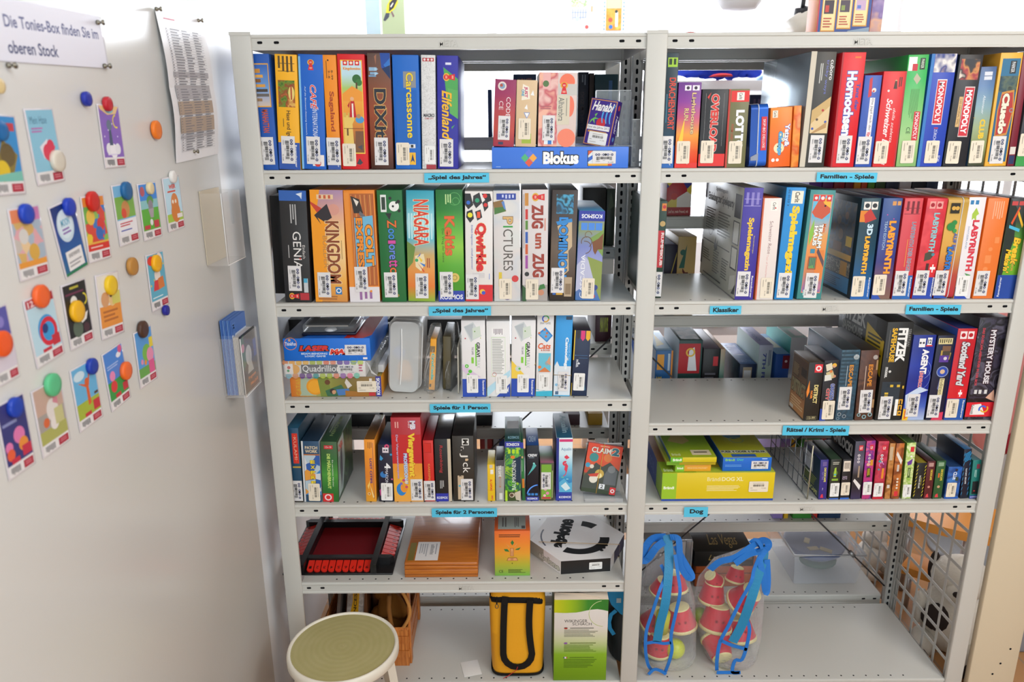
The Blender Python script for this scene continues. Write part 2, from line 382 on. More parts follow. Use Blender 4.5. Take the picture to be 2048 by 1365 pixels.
# ---------------------------------------------------------------- steel racks
def shelf_board(name, parent, x0, x1, yf, yb, z, logo=False, slots=True, lip=.036, warm=None, hollow=True):
    mb = MB(); st = STEEL; d = 0
    pr = [(yf+.004, z), (yf+.0008, z-.0012), (yf, z-.004), (yf, z-.0075), (yf+.0022, z-.0095), (yf+.0022, z-lip+.006), (yf, z-lip+.004), (yf, z-lip), (yf+.012, z-lip), (yf+.012, z-lip+.0015), (yf+.0035, z-lip+.0015), (yf+.0035, z-.003),
          (yb-.0035, z-.003), (yb-.0035, z-lip+.0015), (yb-.012, z-lip+.0015), (yb-.012, z-lip), (yb, z-lip), (yb, z-.002), (yb-.002, z)]
    n = len(pr); vs_ = [(x0, *q) for q in pr]+[(x1, *q) for q in pr]
    mb.raw(vs_, [(i, (i+1) % n, n+(i+1) % n, n+i) for i in range(n)], st, False)
    # end caps of the lip
    for x in (x0, x1):
        mb.box((x-.0005, yf+.003, z-lip), (x+.0005, yb-.003, z-.003), st)
    def oval(cx, cz, y, rw, rh, sgn):
        pts = []
        for i in range(16):
            a = 2*pi*i/16; pts.append((cx+(rw-rh)*(1 if cos(a) > 0 else -1)+rh*cos(a), y, cz+rh*sin(a)))
        mb.poly(pts, HOLE)
    if slots:
        for xx in (x0+.020, x0+.060, x1-.020, x1-.060):
            oval(xx, z-.0185, yf+.0020, .0065, .0032, -1); oval(xx, z-.0185, yb+.0002, .0065, .0032, 1)
    # row of small round holes along both long edges of the plate
    xx = x0+.10
    while xx < x1-.10:
        for yy in (yf+.018, yb-.022):
            mb.poly([(xx+.0028*cos(2*pi*i/10), yy+.0028*sin(2*pi*i/10), z+.0002) for i in range(10)], HOLE)
        xx += .0385
    o = mb.build(name, parent)
    if logo:
        mb = MB(); f = Face2D(mb, lambda x, zz, k: (logo+x, yf+.0014, z-.0285+zz), .045, .015)
        f.draw([t('META', (0, 0, 1, 1), 'H', STEEL, b=.02)])
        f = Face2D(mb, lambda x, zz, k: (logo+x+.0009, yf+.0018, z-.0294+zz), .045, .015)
        f.draw([t('META', (0, 0, 1, 1), 'H', mat('#b3b0a8', rough=.5), b=.03)])  # darker offset copy paints the shade along the letter edges
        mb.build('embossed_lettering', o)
    return o
def post(name, parent, x, yf, yb, slots_front=False, w=.050, top=2.004, m=None, flange=True):
    mb = MB(); m = m or STEEL; h = w/2
    mb.bbox_((x-h, yf, 0), (x+h, yf+.012, top), m, .0025)
    if flange: mb.box((x-.003, yf+.008, 0), (x+.003, yf+.040, top-.003), m)
    mb.box((x-h-.0008, yf-.0008, top-.007), (x+h+.0008, yf+.030, top+.001), m)
    if flange:
        z = .10
        while z < top-.04:
            for s_ in (-1, 1):
                xx = x+s_*.0033; mb.poly([(xx, yf+.024+.003*cos(2*pi*i/10), z+.0065*sin(2*pi*i/10)) for i in range(10)], HOLE)
            z += .025
    return mb.build(name, parent)
def perforated(name, parent, x, yf, m=None, w=.062, top=2.0, sides=(-1, 1)):
    """slotted angle profile seen from the front"""
    mb = MB(); m = m or STEELD; h = w/2
    for s_ in sides:
        a, b = sorted((x+s_*h, x+s_*.003)); mb.box((a, yf, 0), (b, yf+.002, top), m)
    mb.box((x-.0035, yf-.020, 0), (x-.0015, yf+.002, top), m); mb.box((x+.0015, yf-.020, 0), (x+.0035, yf+.002, top), m)
    for s_ in sides: mb.box((x+s_*h-.001, yf-.008, 0), (x+s_*h+.001, yf, top), m)
    z = .06
    while z < top-.02:
        for s_ in sides:
            xx = x+s_*.0165; pts = []
            for i in range(12):
                a = 2*pi*i/12; pts.append((xx+.0038*cos(a), yf-.0003, z+.0038*(1 if sin(a) > 0 else -1)+.0038*sin(a)))
            mb.poly(pts, HOLE)
        z += .025
    return mb.build(name, parent)
def lattice(name, parent, x, y0, y1, z0, z1, pitch=.064, bar=.0105):
    mb = MB(); m = STEELD
    ny = max(1, round((y1-y0)/pitch)); nz = round((z1-z0)/pitch)
    for i in range(ny+1):
        y = y0+(y1-y0)*i/ny; mb.box((x-.0008, y-bar/2, z0), (x+.0008, y+bar/2, z1), m)
    for i in range(nz+1):
        z = z0+(z1-z0)*i/nz; mb.box((x-.0010, y0, z-bar/2), (x+.0010, y1, z+bar/2), m)
    return mb.build(name, parent)
rack = empty('steel_shelf_rack'); tag(rack, 'light grey steel shelf rack with two bays of board games facing the camera', 'shelf rack')
for x, n in ((0, 'front_post'), (1, 'front_post'), (2, 'front_post')): post(n, rack, x, -.006, .03, w=.050)
for x in (0, 1, 2): perforated('rear_post', rack, x, .388, sides={0: (1,), 1: (-1, 1), 2: (-1,)}[x])
for i, z in enumerate((2.0, LV['A'], LV['B'], LV['CL'], LV['D'], LV['E'], LV['F'])):
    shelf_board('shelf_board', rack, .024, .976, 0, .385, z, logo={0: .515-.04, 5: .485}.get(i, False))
for i, z in enumerate((2.0, LV['A'], LV['B'], LV['CR'], LV['D'], LV['F'])):
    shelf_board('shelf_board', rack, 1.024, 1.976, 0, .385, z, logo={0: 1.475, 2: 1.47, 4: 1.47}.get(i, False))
def rod(name, parent, a, b, r_=.0028, m=None):
    mb = MB(); mb.tube([a, b], r_, m or mat('#55565a', rough=.35, metal=.6), 8)
    A, B = Vector(a), Vector(b); d = (B-A).normalized(); c = A+(B-A)*.86
    mb.tube([c-d*.012, c+d*.012], .008, mat('#8d8f92', rough=.3, metal=.7), 10)
    return mb.build(name, parent)
for x0 in (0, 1):
    for s_ in (0, 1):
        xa, xb = (x0+.03, x0+.97) if s_ else (x0+.97, x0+.03)
        rod('cross_brace', rack, (xa, .392, 1.13), (xb, .396+.004*s_, .20))
lattice('mesh_side_panel', rack, 1.990, .030, .378, .12, 1.96)

rrack = empty('steel_shelf_rack'); tag(rrack, 'second steel shelf rack standing back to back behind the front one', 'shelf rack')
for x in (0, 1, 2): perforated('front_post', rrack, x, .410, w=.05, sides={0: (1,), 1: (-1, 1), 2: (-1,)}[x])
for x in (0, 1, 2): post('rear_post', rrack, x, .806, .83)
for z in (2.0, 1.751, 1.416, 1.10, .805, .447, .154): shelf_board('shelf_board', rrack, .028, .972, .416, .802, z, lip=.038)
for z in (2.0, 1.751, 1.510, 1.192, .80, .447, .153): shelf_board('shelf_board', rrack, 1.028, 1.972, .416, .802, z, lip=.038)
lattice('mesh_side_panel', rrack, 1.990, .440, .800, .12, 1.96)

# neighbouring end post of the next row on the right
mb = MB(); BE = mat('#d9cbb0', rough=.45)
mb.bbox_((2.040, -.012, 0), (2.180, .010, 2.2), BE, .003)
for px_, py_ in ((2021, 1299), (2001, 1328), (1985, 1349)):
    q = PY(px_, py_, -.0125); mb.poly([(q.x+.0035*cos(2*pi*i/10), -.0125, q.z+.0035*sin(2*pi*i/10)) for i in range(10)], HOLE)
o = mb.build('end_post'); tag(o, 'wide beige steel end post at the right edge beside the mesh panel', 'post')
o2 = lattice('mesh_panel', None, 2.188, .014, .10, .05, 1.9, pitch=.022, bar=.006); tag(o2, 'fine white mesh panel just right of the beige end post', 'panel')
o2.location.z = 0

# ---------------------------------------------------------------- cyan shelf labels
def shelf_label(txt, x0, y0, x1, y1, Z, label, tilt=0, tx=.06, d=0):
    a = PY(x0, y1, -.002); b = PY(x1, y0, -.002); w = b.x-a.x; h = b.z-a.z
    mb = MB(); mb.box((0, -.0006, 0), (w, 0, h), mat('#52c3e6', rough=.5, name='cyan_paper'))
    Face2D(mb, lambda x, z, k: (x, -.0006-.00003*k, z), w, h).draw([t(txt, (tx, .24, 1-tx*.8, .80), 'H', mat('#16181c', rough=.6), b=.042)])
    o = mb.build('shelf_label', None, (a.x, -.0022-d, a.z), (0, tilt, 0)); tag(o, label, 'label', 'cyan shelf labels'); return o
shelf_label('„Spiel des Jahres“', 849, 346, 978, 366, 0, 'cyan paper label on the left top shelf lip, above the grey and white box row', -.0)
shelf_label('„Spiel des Jahres“', 858, 613, 982, 632, 0, 'cyan paper label on the lip under the second row of the left bay')
shelf_label('Spiele für 1 Person', 860, 808, 981, 826, 0, 'cyan paper label under the row with the three white game boxes', 0)
shelf_label('Spiele für 2 Personen', 864, 1017, 994, 1035, 0, 'cyan paper label under the row with the two-person games', 0)
shelf_label('Familien - Spiele', 1632, 344, 1755, 364, 0, 'cyan paper label on the right top shelf lip', .014)
shelf_label('Klassiker', 1419, 612, 1483, 629, 0, 'short cyan paper label on the lip below the purple magazine box', .0, .1)
shelf_label('Familien - Spiele', 1810, 609, 1923, 629, 0, 'cyan paper label on the lip under the red and blue maze boxes', .010)
shelf_label('Rätsel / Krimi - Spiele', 1564, 851, 1699, 871, 0, 'cyan paper label on the lip under the black crime boxes', .010)
shelf_label('Dog', 1367, 1014, 1416, 1034, 0, 'small cyan paper label under the yellow box', .0, .24, d=.002)

# ---------------------------------------------------------------- room
def quad(name, pts, m, kind='structure', label=None):
    mb = MB(); mb.poly(pts, m); o = mb.build(name); o['kind'] = kind; return o
WALL = mat('#e9e8e8', rough=.75, spec=.2)
mb = MB(); FL = bpy.data.materials.new('floor_tiles'); FL.use_nodes = True
nt = FL.node_tree; b = nt.nodes['Principled BSDF']; br = nt.nodes.new('ShaderNodeTexBrick'); tc = nt.nodes.new('ShaderNodeTexCoord')
nt.links.new(tc.outputs['Object'], br.inputs['Vector']); br.offset = 0; br.inputs['Scale'].default_value = 1; br.inputs['Brick Width'].default_value = .3; br.inputs['Row Height'].default_value = .3
br.inputs['Color1'].default_value = lin('#c08f60'); br.inputs['Color2'].default_value = lin('#b88657'); br.inputs['Mortar'].default_value = lin('#a4866c'); br.inputs['Mortar Size'].default_value = .004
nt.links.new(br.outputs['Color'], b.inputs['Base Color']); b.inputs['Roughness'].default_value = .4
mb.box((-.08, -4, -.05), (5.2, 3.4, 0), FL); o = mb.build('floor'); o['kind'] = 'structure'
mb = MB(); mb.box((-.08, -4, 3.0), (5.2, 3.4, 3.1), WALL); o = mb.build('ceiling'); o['kind'] = 'structure'
WL = mat('#f3f4f6', rough=.32, spec=.5)
mb = MB(); mb.box((-.18, -4.1, 0), (-.078, 3.4, 3.0), WL); o = mb.build('wall_left'); o['kind'] = 'structure'
mb = MB(); mb.box((5.1, -4, 0), (5.2, 3.4, 3.0), mat('#9c9a96', rough=.7)); o = mb.build('wall_right'); o['kind'] = 'structure'
mb = MB(); mb.box((-.08, -4.1, 0), (5.2, -4, 3.0), mat('#77736e', rough=.8)); o = mb.build('wall_front'); o['kind'] = 'structure'
# back wall with three window openings
wins = [(.05, 1.02, 1.0, 2.75), (1.16, 2.1, 1.0, 2.75), (3.1, 4.9, 1.0, 2.75)]
mb = MB(); xs = [-.08]
YB = 3.2
x = -.08
for a, b_, z0, z1 in wins:
    mb.box((x, YB, 0), (a, YB+.2, 3.0), WALL); mb.box((a, YB, 0), (b_, YB+.2, z0), WALL); mb.box((a, YB, z1), (b_, YB+.2, 3.0), WALL); x = b_
mb.box((x, YB, 0), (5.2, YB+.2, 3.0), WALL); o = mb.build('wall_back'); o['kind'] = 'structure'
SKY = mat('#f4f8ff', emit=3.0, name='bright_overcast_daylight')
GL = mat('#ffffff', rough=.0, trans=1, name='window_glass')
for n, (a, b_, z0, z1) in enumerate(wins):
    fr = MB(); F_ = mat('#f3f3f3', rough=.4)
    for A_, B_ in (((a, YB+.05, z0), (a+.05, YB+.11, z1)), ((b_-.05, YB+.05, z0), (b_, YB+.11, z1)), ((a+.05, YB+.05, z0), (b_-.05, YB+.11, z0+.05)), ((a+.05, YB+.05, z1-.05), (b_-.05, YB+.11, z1)), (((a+b_)/2-.03, YB+.05, z0+.05), ((a+b_)/2+.03, YB+.11, z1-.05))):
        fr.box(A_, B_, F_)
    o = fr.build('window_%d' % (n+1)); o['kind'] = 'structure'
    g = MB(); g.box((a+.05, YB+.16, z0+.05), (b_-.05, YB+.165, z1-.05), SKY); g.build('daylit_pane', o)

# whiteboard on the left wall
mb = MB(); BW = mat('#dfdfdc', rough=.24, spec=.35, name='white_enamel')
mb.bbox_((-.077, -2.6, 0.0), (-.060, -.068, 2.9), BW, .001)
o = mb.build('whiteboard'); tag(o, 'glossy white magnetic board covering the left wall, carrying picture cards', 'whiteboard')
# ================================================================ TOP LEFT SHELF
BLK = mat('#1c1c1f', rough=.35)
def rav(u=.78, v0=.02, v1=.22, c='#f2f2f2', w=.12): return t('Ravensburger', (u, v0, u+w, v1), 'D', c, b=.02)
game(RA, (517, 558, 497, 108), 'blue spine with a golden skyline picture, first on the top left shelf by the post', .26, '#1654ae', ops=[
    r(.05, .55, .92, .92, '#e2a63e'), r(.08, .56, .88, .91, grad(['#e8c9a0', '#6f9fd8', '#2f63b8'], .14, .25)), r(.1, .84, .5, .875, '#c98c3a'), r(.1, .8, .62, .825, '#e0a850'), r(.1, .76, .5, .79, '#8a5a2a'), r(.1, .72, .7, .745, '#dca04a'), r(.1, .68, .8, .705, '#4a4038'), r(.1, .64, .85, .665, '#6a6460'), r(.1, .60, .5, .625, '#9a7a58'),
    t('MANHATTAN', (.42, .33, .72, .53), 'D', '#cf5a34', ol='#8f2b1c', ow=.02), ('s', .55, .245, .26)], st=[('G', 535, 302)])
game(RA, (558, 602, 548, 108), 'yellow spine with a small green woodland picture and blue foot on the top left shelf', .27, '#f6b41e', ops=[
    r(0, 0, 1, .24, '#2c55ab'), bl(.1, .84, .85, .985, '#5a4418', 4, 'V'), r(.12, .855, .88, .86, '#5a4418'), r(.12, .92, .88, .925, '#5a4418'),
    r(.1, .55, .86, .78, art(['#3f6a24', '#6e8c2a', '#8a4a22', '#b5652c', '#dcae5a'], 60, 1)), c_(.7, .67, .14, '#e7cf7a', 2.2), bl(.64, .6, .76, .74, '#b03a20', 1, 'V'),
    t('Hase und Igel', (.38, .28, .62, .52), 'D', '#2a2010'), bl(.26, .36, .32, .45, '#6a5420', 1, 'V'), rav(.74)], st=[('G', 577, 300)])
game(RA, (604, 653, 595, 108), 'bright blue spine with a red and white French café title', .27, '#1462c6', ops=[
    r(0, 0, .08, .98, '#82bfe6'), ('s', .5, .915, .22), t('CAFÉ', (.44, .53, .74, .74), 'D', '#e03a36', ol='#f4f4f4', sh=.25), t('INTERNATIONAL', (.5, .27, .7, .53), 'D', '#dfe9f6', b=.0),
    t('Auf die Baumann-Setzung kommt\'s an', (.2, .27, .27, .73), 'D', '#c9dcf2', sh=.2), r(.45, .03, .93, .13, '#efe9e6'), c_(.66, .055, .14, '#d83a34')], st=[('G', 627, 301)])
game(RA, (656, 683, 644, 110), 'orange spine with a rust-red blackletter-like title on the top left shelf', .26, '#f0901f', ops=[
    r(0, 0, 1, .22, '#3457a8'), t('Sagaland', (.28, .34, .72, .69), 'D', '#a9431d', b=.03), t('8–99', (.58, .79, .72, .87), 'D', '#3a2410'), t('2–6', (.36, .8, .5, .87), 'D', '#3a2410'), bl(.2, .79, .3, .95, '#6a4410', 1, 'V'), c_(.38, .955, .06, '#2a1a08'), rav(.72, w=.16)], st=[('G', 669, 303)])
game(RA, (684, 738, 673, 108), 'red spine with a cartoon castle tower and orange field picture', .24, '#d9161e', ops=[
    r(.1, .14, .9, .95, '#f2c84a'), r(.13, .15, .87, .94, grad(['#6a4a2c', '#8a5a34', '#c97a30', '#e79a34', '#f0a43c', '#a9c96a', '#bfe0ea', '#cfe6f0'], .03, .26)),
    c_(.68, .79, .16, '#2f6a34'), c_(.76, .76, .12, '#3a7a3a'), r(.64, .7, .7, .76, '#5a3a20'), p([(.13, .66), (.5, .73), (.87, .68), (.87, .6), (.13, .6)], '#ee9b36'),
    p([(.14, .16), (.5, .16), (.46, .4), (.54, .44), (.5, .49), (.14, .47)], '#e9c768'), r(.14, .46, .24, .5, '#d8b252'), r(.3, .46, .4, .5, '#d8b252'), r(.24, .3, .3, .36, '#6a4a24'),
    p([(.36, .46), (.62, .46), (.56, .6), (.42, .6)], '#c3202a'), r(.46, .46, .52, .58, '#f1ead9'), c_(.48, .62, .07, '#e8b48a'), p([(.3, .56), (.4, .6), (.36, .54)], '#c3202a'), c_(.74, .44, .16, '#4a9ad0', .8), c_(.7, .47, .08, '#b98a5a'),
    r(.13, .36, .87, .365, '#8a4a20'), r(.56, .2, .86, .34, '#7a5236'), p([(.62, .2), (.8, .17), (.8, .22)], '#4a4650'),
    r(.2, .905, .36, .945, '#d9161e'), r(.42, .905, .58, .945, '#d9161e'), r(.64, .905, .8, .945, '#d9161e'), c_(.28, .925, .045, '#f6e6d0'), c_(.5, .925, .05, '#f6e6d0'), c_(.72, .925, .045, '#f6e6d0'), t('Kingdomino', (.2, .86, .84, .89), 'H', '#ef9a30', b=.03),
    r(.52, .03, .8, .12, '#d9161e'), p([(.56, .05), (.68, .1), (.8, .06), (.7, .04)], '#3a3a44')], st=[('B', 699, 310)])
game(RA, (742, 788, 733, 106), 'brown spine with blue fan shape at its top and dark gold-edged title', .285, grad(['#3e1d12', '#7b3d22', '#96482a', '#7a4a34', '#5a4640'], 0, .28), side='#4a241a', ops=[
    p([(.98, 1), (.98, .78), (.6, .88), (.55, 1)], '#1f4aa0'), p([(.98, .96), (.98, .82), (.7, .9)], '#2f74c8'), p([(.98, .9), (.98, .78), (.62, .87)], '#16305e'), p([(.3, .97), (.4, .99), (.36, .9)], '#a06a50'),
    r(.06, .85, .4, .88, '#8fb6d4'), r(.1, .82, .42, .84, '#7ea6c8'), r(.04, .8, .36, .815, '#6f96ba'), p([(.3, .88), (.3, .85), (.46, .865)], '#a9cbe2'), p([(.3, .84), (.3, .81), (.48, .83)], '#a9cbe2'),
    t('DiXit', (.24, .27, .76, .7), 'D', '#1f2430', ol='#d9a860', ow=.03, b=.03)], st=[('G', 763, 303)])
game(RA, (791, 843, 783, 110), 'plain blue spine with tall yellow uncial title on the top left shelf', .19, '#0b66c4', ops=[
    r(.4, .72, .88, .86, '#8c8f92'), t('Carcassonne', (.5, .28, .78, .85), 'D', '#f2d21e', ol='#15356e', ow=.02, b=.02), r(.1, .2, .9, .7, '#0b62bc'), t('Carcassonne', (.5, .28, .78, .85), 'D', '#f2d21e', ol='#15356e', ow=.02, b=.02),
    r(.56, .04, .8, .15, '#f0b82a'), p([(.6, .06), (.68, .14), (.76, .06), (.68, .08)], '#14356c'), r(.55, .19, .8, .225, '#dfe3e8'), r(.62, .195, .72, .22, '#2a2a2a')], st=[('B', 806, 308)])
game(RA, (844, 873, 841, 110), 'thin white spine with grey line doodles and small red marks', .25, art(['#e3e3e3', '#d4d4d4', '#e6e6e6', '#bdbdbd', '#e9e9e9', '#cfcfcf'], 110, 4, 'n', dist=1.5), side='#dadada', ops=[
    r(.1, .945, .9, .975, '#b5323a'), c_(.25, .96, .08, '#efd9d9'), c_(.5, .96, .08, '#efd9d9'), c_(.75, .96, .08, '#efd9d9'), t('MACRO', (.14, .465, .9, .495), 'H', '#34343a', b=.04), t('CRIME CITY', (.2, .445, .84, .46), 'H', '#b5323a'), r(.3, 0, 1, .04, '#a8303a')], st=[('W', 860, 310, 0, .8)])
game(RA, (875, 917, 873, 111), 'violet blue spine with green patches and flowing yellow title, last of its upright row', .27, '#2b2a9e', ops=[
    p([(.3, .9), (1, .8), (1, .44), (.7, .36), (.5, .55)], '#4da556'), p([(0, .64), (.6, .56), (1, .5), (1, .42), (.55, .36)], '#2b2a9e'), p([(.5, .72), (1, .7), (1, .45), (.6, .5)], '#5cae5c'), r(.4, .92, .68, .94, '#dfe0f4'), ('s', .55, .815, .3, 'U'),
    t('Elfenland', (.22, .26, .7, .7), 'D', '#f0b92c', ol='#6a5a1a', ow=.01, sh=.3, b=.02)], st=[('G', 893, 306)])
# flat blue box and what stands on it
zb = LV['A']+.0005; P0 = PY(984, 339, .012); P1 = PY(1256, 339, .012); PT = PY(984, 295, .012)
hB = PT.z-zb
flatbox('game_box', 'flat bright blue box with four-colour diamond, lying under small upright boxes', 'board game', (P0.x, .012, zb), P1.x-P0.x, hB, .30, ['#3f79de', '#3a70d0', '#3a70d0', '#3a70d0', '#4a82e0', '#3a70d0'], ops=[
    p([(.242, .5), (.272, .72), (.302, .5), (.272, .28)], '#3f79de'), p([(.272, .76), (.297, .52), (.272, .52), (.247, .6)], '#4a74d8'),
    p([(.213, .5), (.242, .7), (.27, .5), (.242, .3)], '#4fb57a'), p([(.272, .5), (.302, .7), (.33, .5), (.302, .3)], '#f0a83e'), p([(.242, .72), (.272, .92), (.3, .72), (.272, .52)], '#5a7ae0'), p([(.242, .28), (.272, .48), (.3, .28), (.272, .08)], '#e0583a'),
    t('Blokus', (.375, .2, .635, .78), 'H', '#f5f5f5', ol='#1c1c22', ow=.06, b=.05), r(.70, .1, .88, .84, '#1a1c24'), r(.705, .12, .88, .82, '#d9e4ea'), p([(.705, .3), (.78, .62), (.78, .78), (.705, .5)], '#2f64c8'), r(.705, .12, .87, .22, '#f0b43c'), p([(.705, .6), (.74, .82), (.705, .82)], '#d8603a'), r(.85, .12, .88, .22, '#d8583a'), bl(.03, .06, .07, .12, '#9fc0f2', 1, 'H')],
    st=[('G', .822, .5, -pi/2, .87)], group=RA.group, r_=.001)
ROB = row(zb+hB, .014, 'small boxes standing on the flat blue box', 295)
game(ROB, (985, 1028, 990, 158), 'crimson and orange gradient box, leftmost of the three on the flat blue box', .16, grad(['#a3304a', '#c24a3e', '#b5444a', '#9a2c5c', '#8c2458'], 0, .17), side='#8c2450', ops=[
    c_(.34, .9, .2, '#e6d7cf'), c_(.34, .9, .13, '#7fa2c0'), c_(.3, .91, .07, '#b5523a'), t('CODENAMES', (.56, .1, .76, .74), 'D', '#f0e6e8', b=.0), t('CE', (.22, .55, .42, .68), 'D', '#e6d3d6', b=.0), r(.25, .03, .48, .07, '#2d3a5c')], st=[('G', 1008, 256, 0, .86)])
game(ROB, (1030, 1072, 1033, 160), 'sand-coloured box with tiny multicolour word and white triangles on the flat blue box', .16, '#dcbf98', side='#c9a67c', ops=[
    p([(.25, .7), (.3, .94), (.6, .9), (.66, .72)], '#efe6d6'), t('JUST', (.36, .74, .54, .9), 'D', '#c03a6a', ol='#f4eee0', b=.04), t('ONE', (.24, .76, .38, .86), 'D', '#2f9ad0', ol='#f0d040', b=.04), p([(.68, .78), (.8, .85), (.86, .77)], '#f2f2f2'), p([(.4, .58), (.52, .64), (.56, .56)], '#f4f4f4'), p([(.36, .52), (.68, .52), (.52, .42)], '#8f9ec8'), p([(.42, .51), (.63, .51), (.53, .445)], '#f6f6f6'), r(.3, .05, .76, .2, '#a3b93a')], st=[('B', 1049, 258, 0, .92)])
game(ROB, (1075, 1151, 1078, 145), 'pink and pale grey box with coral circles, widest of those on the flat blue box', .17, '#dbc7c2', side='#cdbdb6', ops=[
    r(0, 0, .5, 1, art(['#e9a89a', '#e07f76', '#d98f8a', '#ebc2ba', '#c9606a', '#f0b7a0'], 18, 2)), r(.1, .78, .3, 1, '#e9b3b0'), c_(.18, .85, .08, '#5a7a4a'), c_(.74, .88, .2, '#f07858'), r(.5, .7, 1, .85, '#c9c5c0'), c_(.82, .55, .12, '#ee7a60', 2.2), c_(.75, .12, .24, '#f08468'), r(.48, .3, .82, .7, '#d6cdb8'), ('s', .66, .8, .16),
    t('Alhambra', (.52, .35, .68, .67), 'D', '#6f6f66', ol='#e9e2d0'), bl(.72, .36, .76, .66, '#8c8c80', 1, 'V'), r(.16, .03, .4, .09, '#e6eef6'), r(.26, .03, .36, .09, '#2f78c8'), bl(.05, .5, .35, .56, '#b56a70', 2, 'H')], st=[('G', 1097, 256, 0, .9)])
# small purple box tilted back on a clear stand
def tilted(name, label, cat, TL, TR, BR, BL, Y, d, mats, ops, group=None, tiltx=-.22, z=None, Rt=(), yaw=0, dr=0):
    a, b_, c2 = PY(*TL, Y), PY(*TR, Y), PY(*BL, Y); e = PY(*BR, Y)
    w = ((b_-a).length+(e-c2).length)/2; h = ((a-c2).length+(b_-e).length)/2/cos(tiltx)
    roll = -atan2((b_.z-a.z)+(e.z-c2.z), (b_.x-a.x)+(e.x-c2.x))
    mb = MB(); mb.bbox_((0, 0, 0), (w, d, h), None, .0008, mats=[M(x) for x in mats])
    Face2D(mb, lambda x, zz, k: (x, -.00003*k, zz), w, h).draw(ops)
    if Rt: Face2D(mb, lambda x, zz, k: (w+.00003*k, x, zz), d, h).draw(Rt)
    o = mb.build(name, None, (c2.x, Y, z if z is not None else c2.z), (tiltx, roll+dr, yaw)); tag(o, label, cat, group); return o, w, h
o, w, h = tilted('game_box', 'small purple fireworks card box tilted back on a clear stand', 'card game', (1180, 197), (1236, 190), (1223, 291), (1165, 284), .058, .030, ['#3d1f86', '#35197a', '#35197a', '#35197a', '#2c1566', '#35197a'], [
    r(.02, .02, .98, .98, '#d99a3c'), r(.045, .035, .955, .965, '#3b2088'), p([(.05, .5), (.3, .62), (.12, .74), (.24, .66), (.34, .7), (.28, .6), (.42, .58), (.26, .56), (.3, .46), (.2, .54), (.08, .44), (.14, .54)], '#6fc05a'), c_(.52, .5, .17, '#c8283a'),
    t('(((', (.5, .5, .95, .9), 'H', '#4aa6ea', sh=.2), t('Hanabi', (.1, .74, .9, .94), 'H', '#f4f2f6', sh=.35, b=.03, ol='#2a1566'), r(.05, .34, .88, .44, '#eeeef2'), t('Spiel des Jahres 2013', (.07, .36, .86, .42), 'H', '#3c3c48', b=.0), r(.1, .28, .8, .32, '#c78a3a')],
    RA.group, -.12, z=zb+hB+.006, yaw=-.5, dr=.14, Rt=[t('Hanabi', (.3, .32, .7, .7), 'D', '#e8e4f4', sh=.3), c_(.5, .86, .22, '#c8404a'), c_(.5, .2, .2, '#5a8ac0')])
sticker(o, 'W', (w*.52, -.0012, h*.17), -pi/2, .92)
ac = film('#dfe6ea', .16, .06); edge = film('#f2f6f8', .55, .1)
mb = MB(); A_ = PY(1192, 182, .09); Bq = PY(1262, 168, .09)
for (a, b_) in (((A_.x, .085, zb+hB+.001), (Bq.x, .088, A_.z)),): mb.box(a, b_, ac)
mb.box((A_.x, .0855, A_.z), (Bq.x, .0885, A_.z+.002), edge); mb.box((A_.x-.001, .085, zb+hB+.001), (A_.x+.001, .088, A_.z), edge)
mb.box((PY(1150, 290, .03).x, .02, zb+hB+.0003), (Bq.x, .088, zb+hB+.003), ac)
o = mb.build('display_stand'); tag(o, 'clear acrylic stand behind the small purple fireworks box', 'display stand')
mb = MB(); a = PY(1259, 240, .10); b_ = PY(1288, 330, .10)
mb.box((a.x, .05, zb+.001), (b_.x+.012, .053, a.z), ac); mb.box((a.x, .05, zb+.001), (a.x+.0018, .23, a.z+.05), ac); mb.box((a.x, .049, a.z), (b_.x+.012, .054, a.z+.002), edge)
mb.box((a.x, .053, zb+.001), (b_.x+.012, .2, zb+.003), ac)
o = mb.build('display_stand'); tag(o, 'empty clear acrylic holder on the top shelf beside the middle post', 'display stand')

# ================================================================ TOP RIGHT SHELF
G2 = 'boxed games on the top right family shelf'; RA2 = row(LV['A'], .010, G2, 336)
game(RA2, (1314, 1347, 1325, 106), 'dark teal spine with red fantasy lettering, half behind the middle post', .26, grad(['#1a4a78', '#173a4e', '#12303e', '#16323e'], 0, .28), side='#102530', ops=[
    r(0, 0, 1, .2, '#1d64b4'), r(.36, .88, .95, .96, '#a4cf3c'), r(.42, .9, .6, .95, '#28401a'), r(.7, .9, .85, .95, '#28401a'), t('DRACHENHORT', (.5, .34, .9, .79), 'D', '#dc4630', b=.02), bl(.35, .4, .44, .65, '#3f86a8', 1, 'V'), rav(.68, w=.16)], st=[('G', 1332, 300)])
game(RA2, (1348, 1394, 1358, 165), 'purple to yellow sunset spine with rounded tan lettering', .25, grad(['#e8281e', '#e85a28', '#f2a03a', '#c85a7a', '#8a3a9a', '#6a2f8a'], 0, .2), side='#4a2a6a', ops=[
    r(0, 0, 1, .06, '#e02a20'), r(.28, .905, .56, .965, '#ece6f0'), r(.62, .905, .92, .965, '#ece6f0'), c_(.42, .935, .07, '#3a2a44'), c_(.76, .935, .07, '#3a2a44'), p([(.1, .3), (.35, .6), (.3, .3), (.5, .2)], '#f4c83a'),
    t('Lighthouse', (.56, .4, .8, .88), 'D', '#e9c98a', ol='#4a2a5a', b=.02), t('RUN', (.3, .56, .5, .7), 'D', '#e9c98a', ol='#4a2a5a', b=.02), p([(.4, .08), (.48, .16), (.5, .08), (.6, .12), (.56, .04), (.5, .06)], '#f0e6e0')], st=[('B', 1366, 305)])
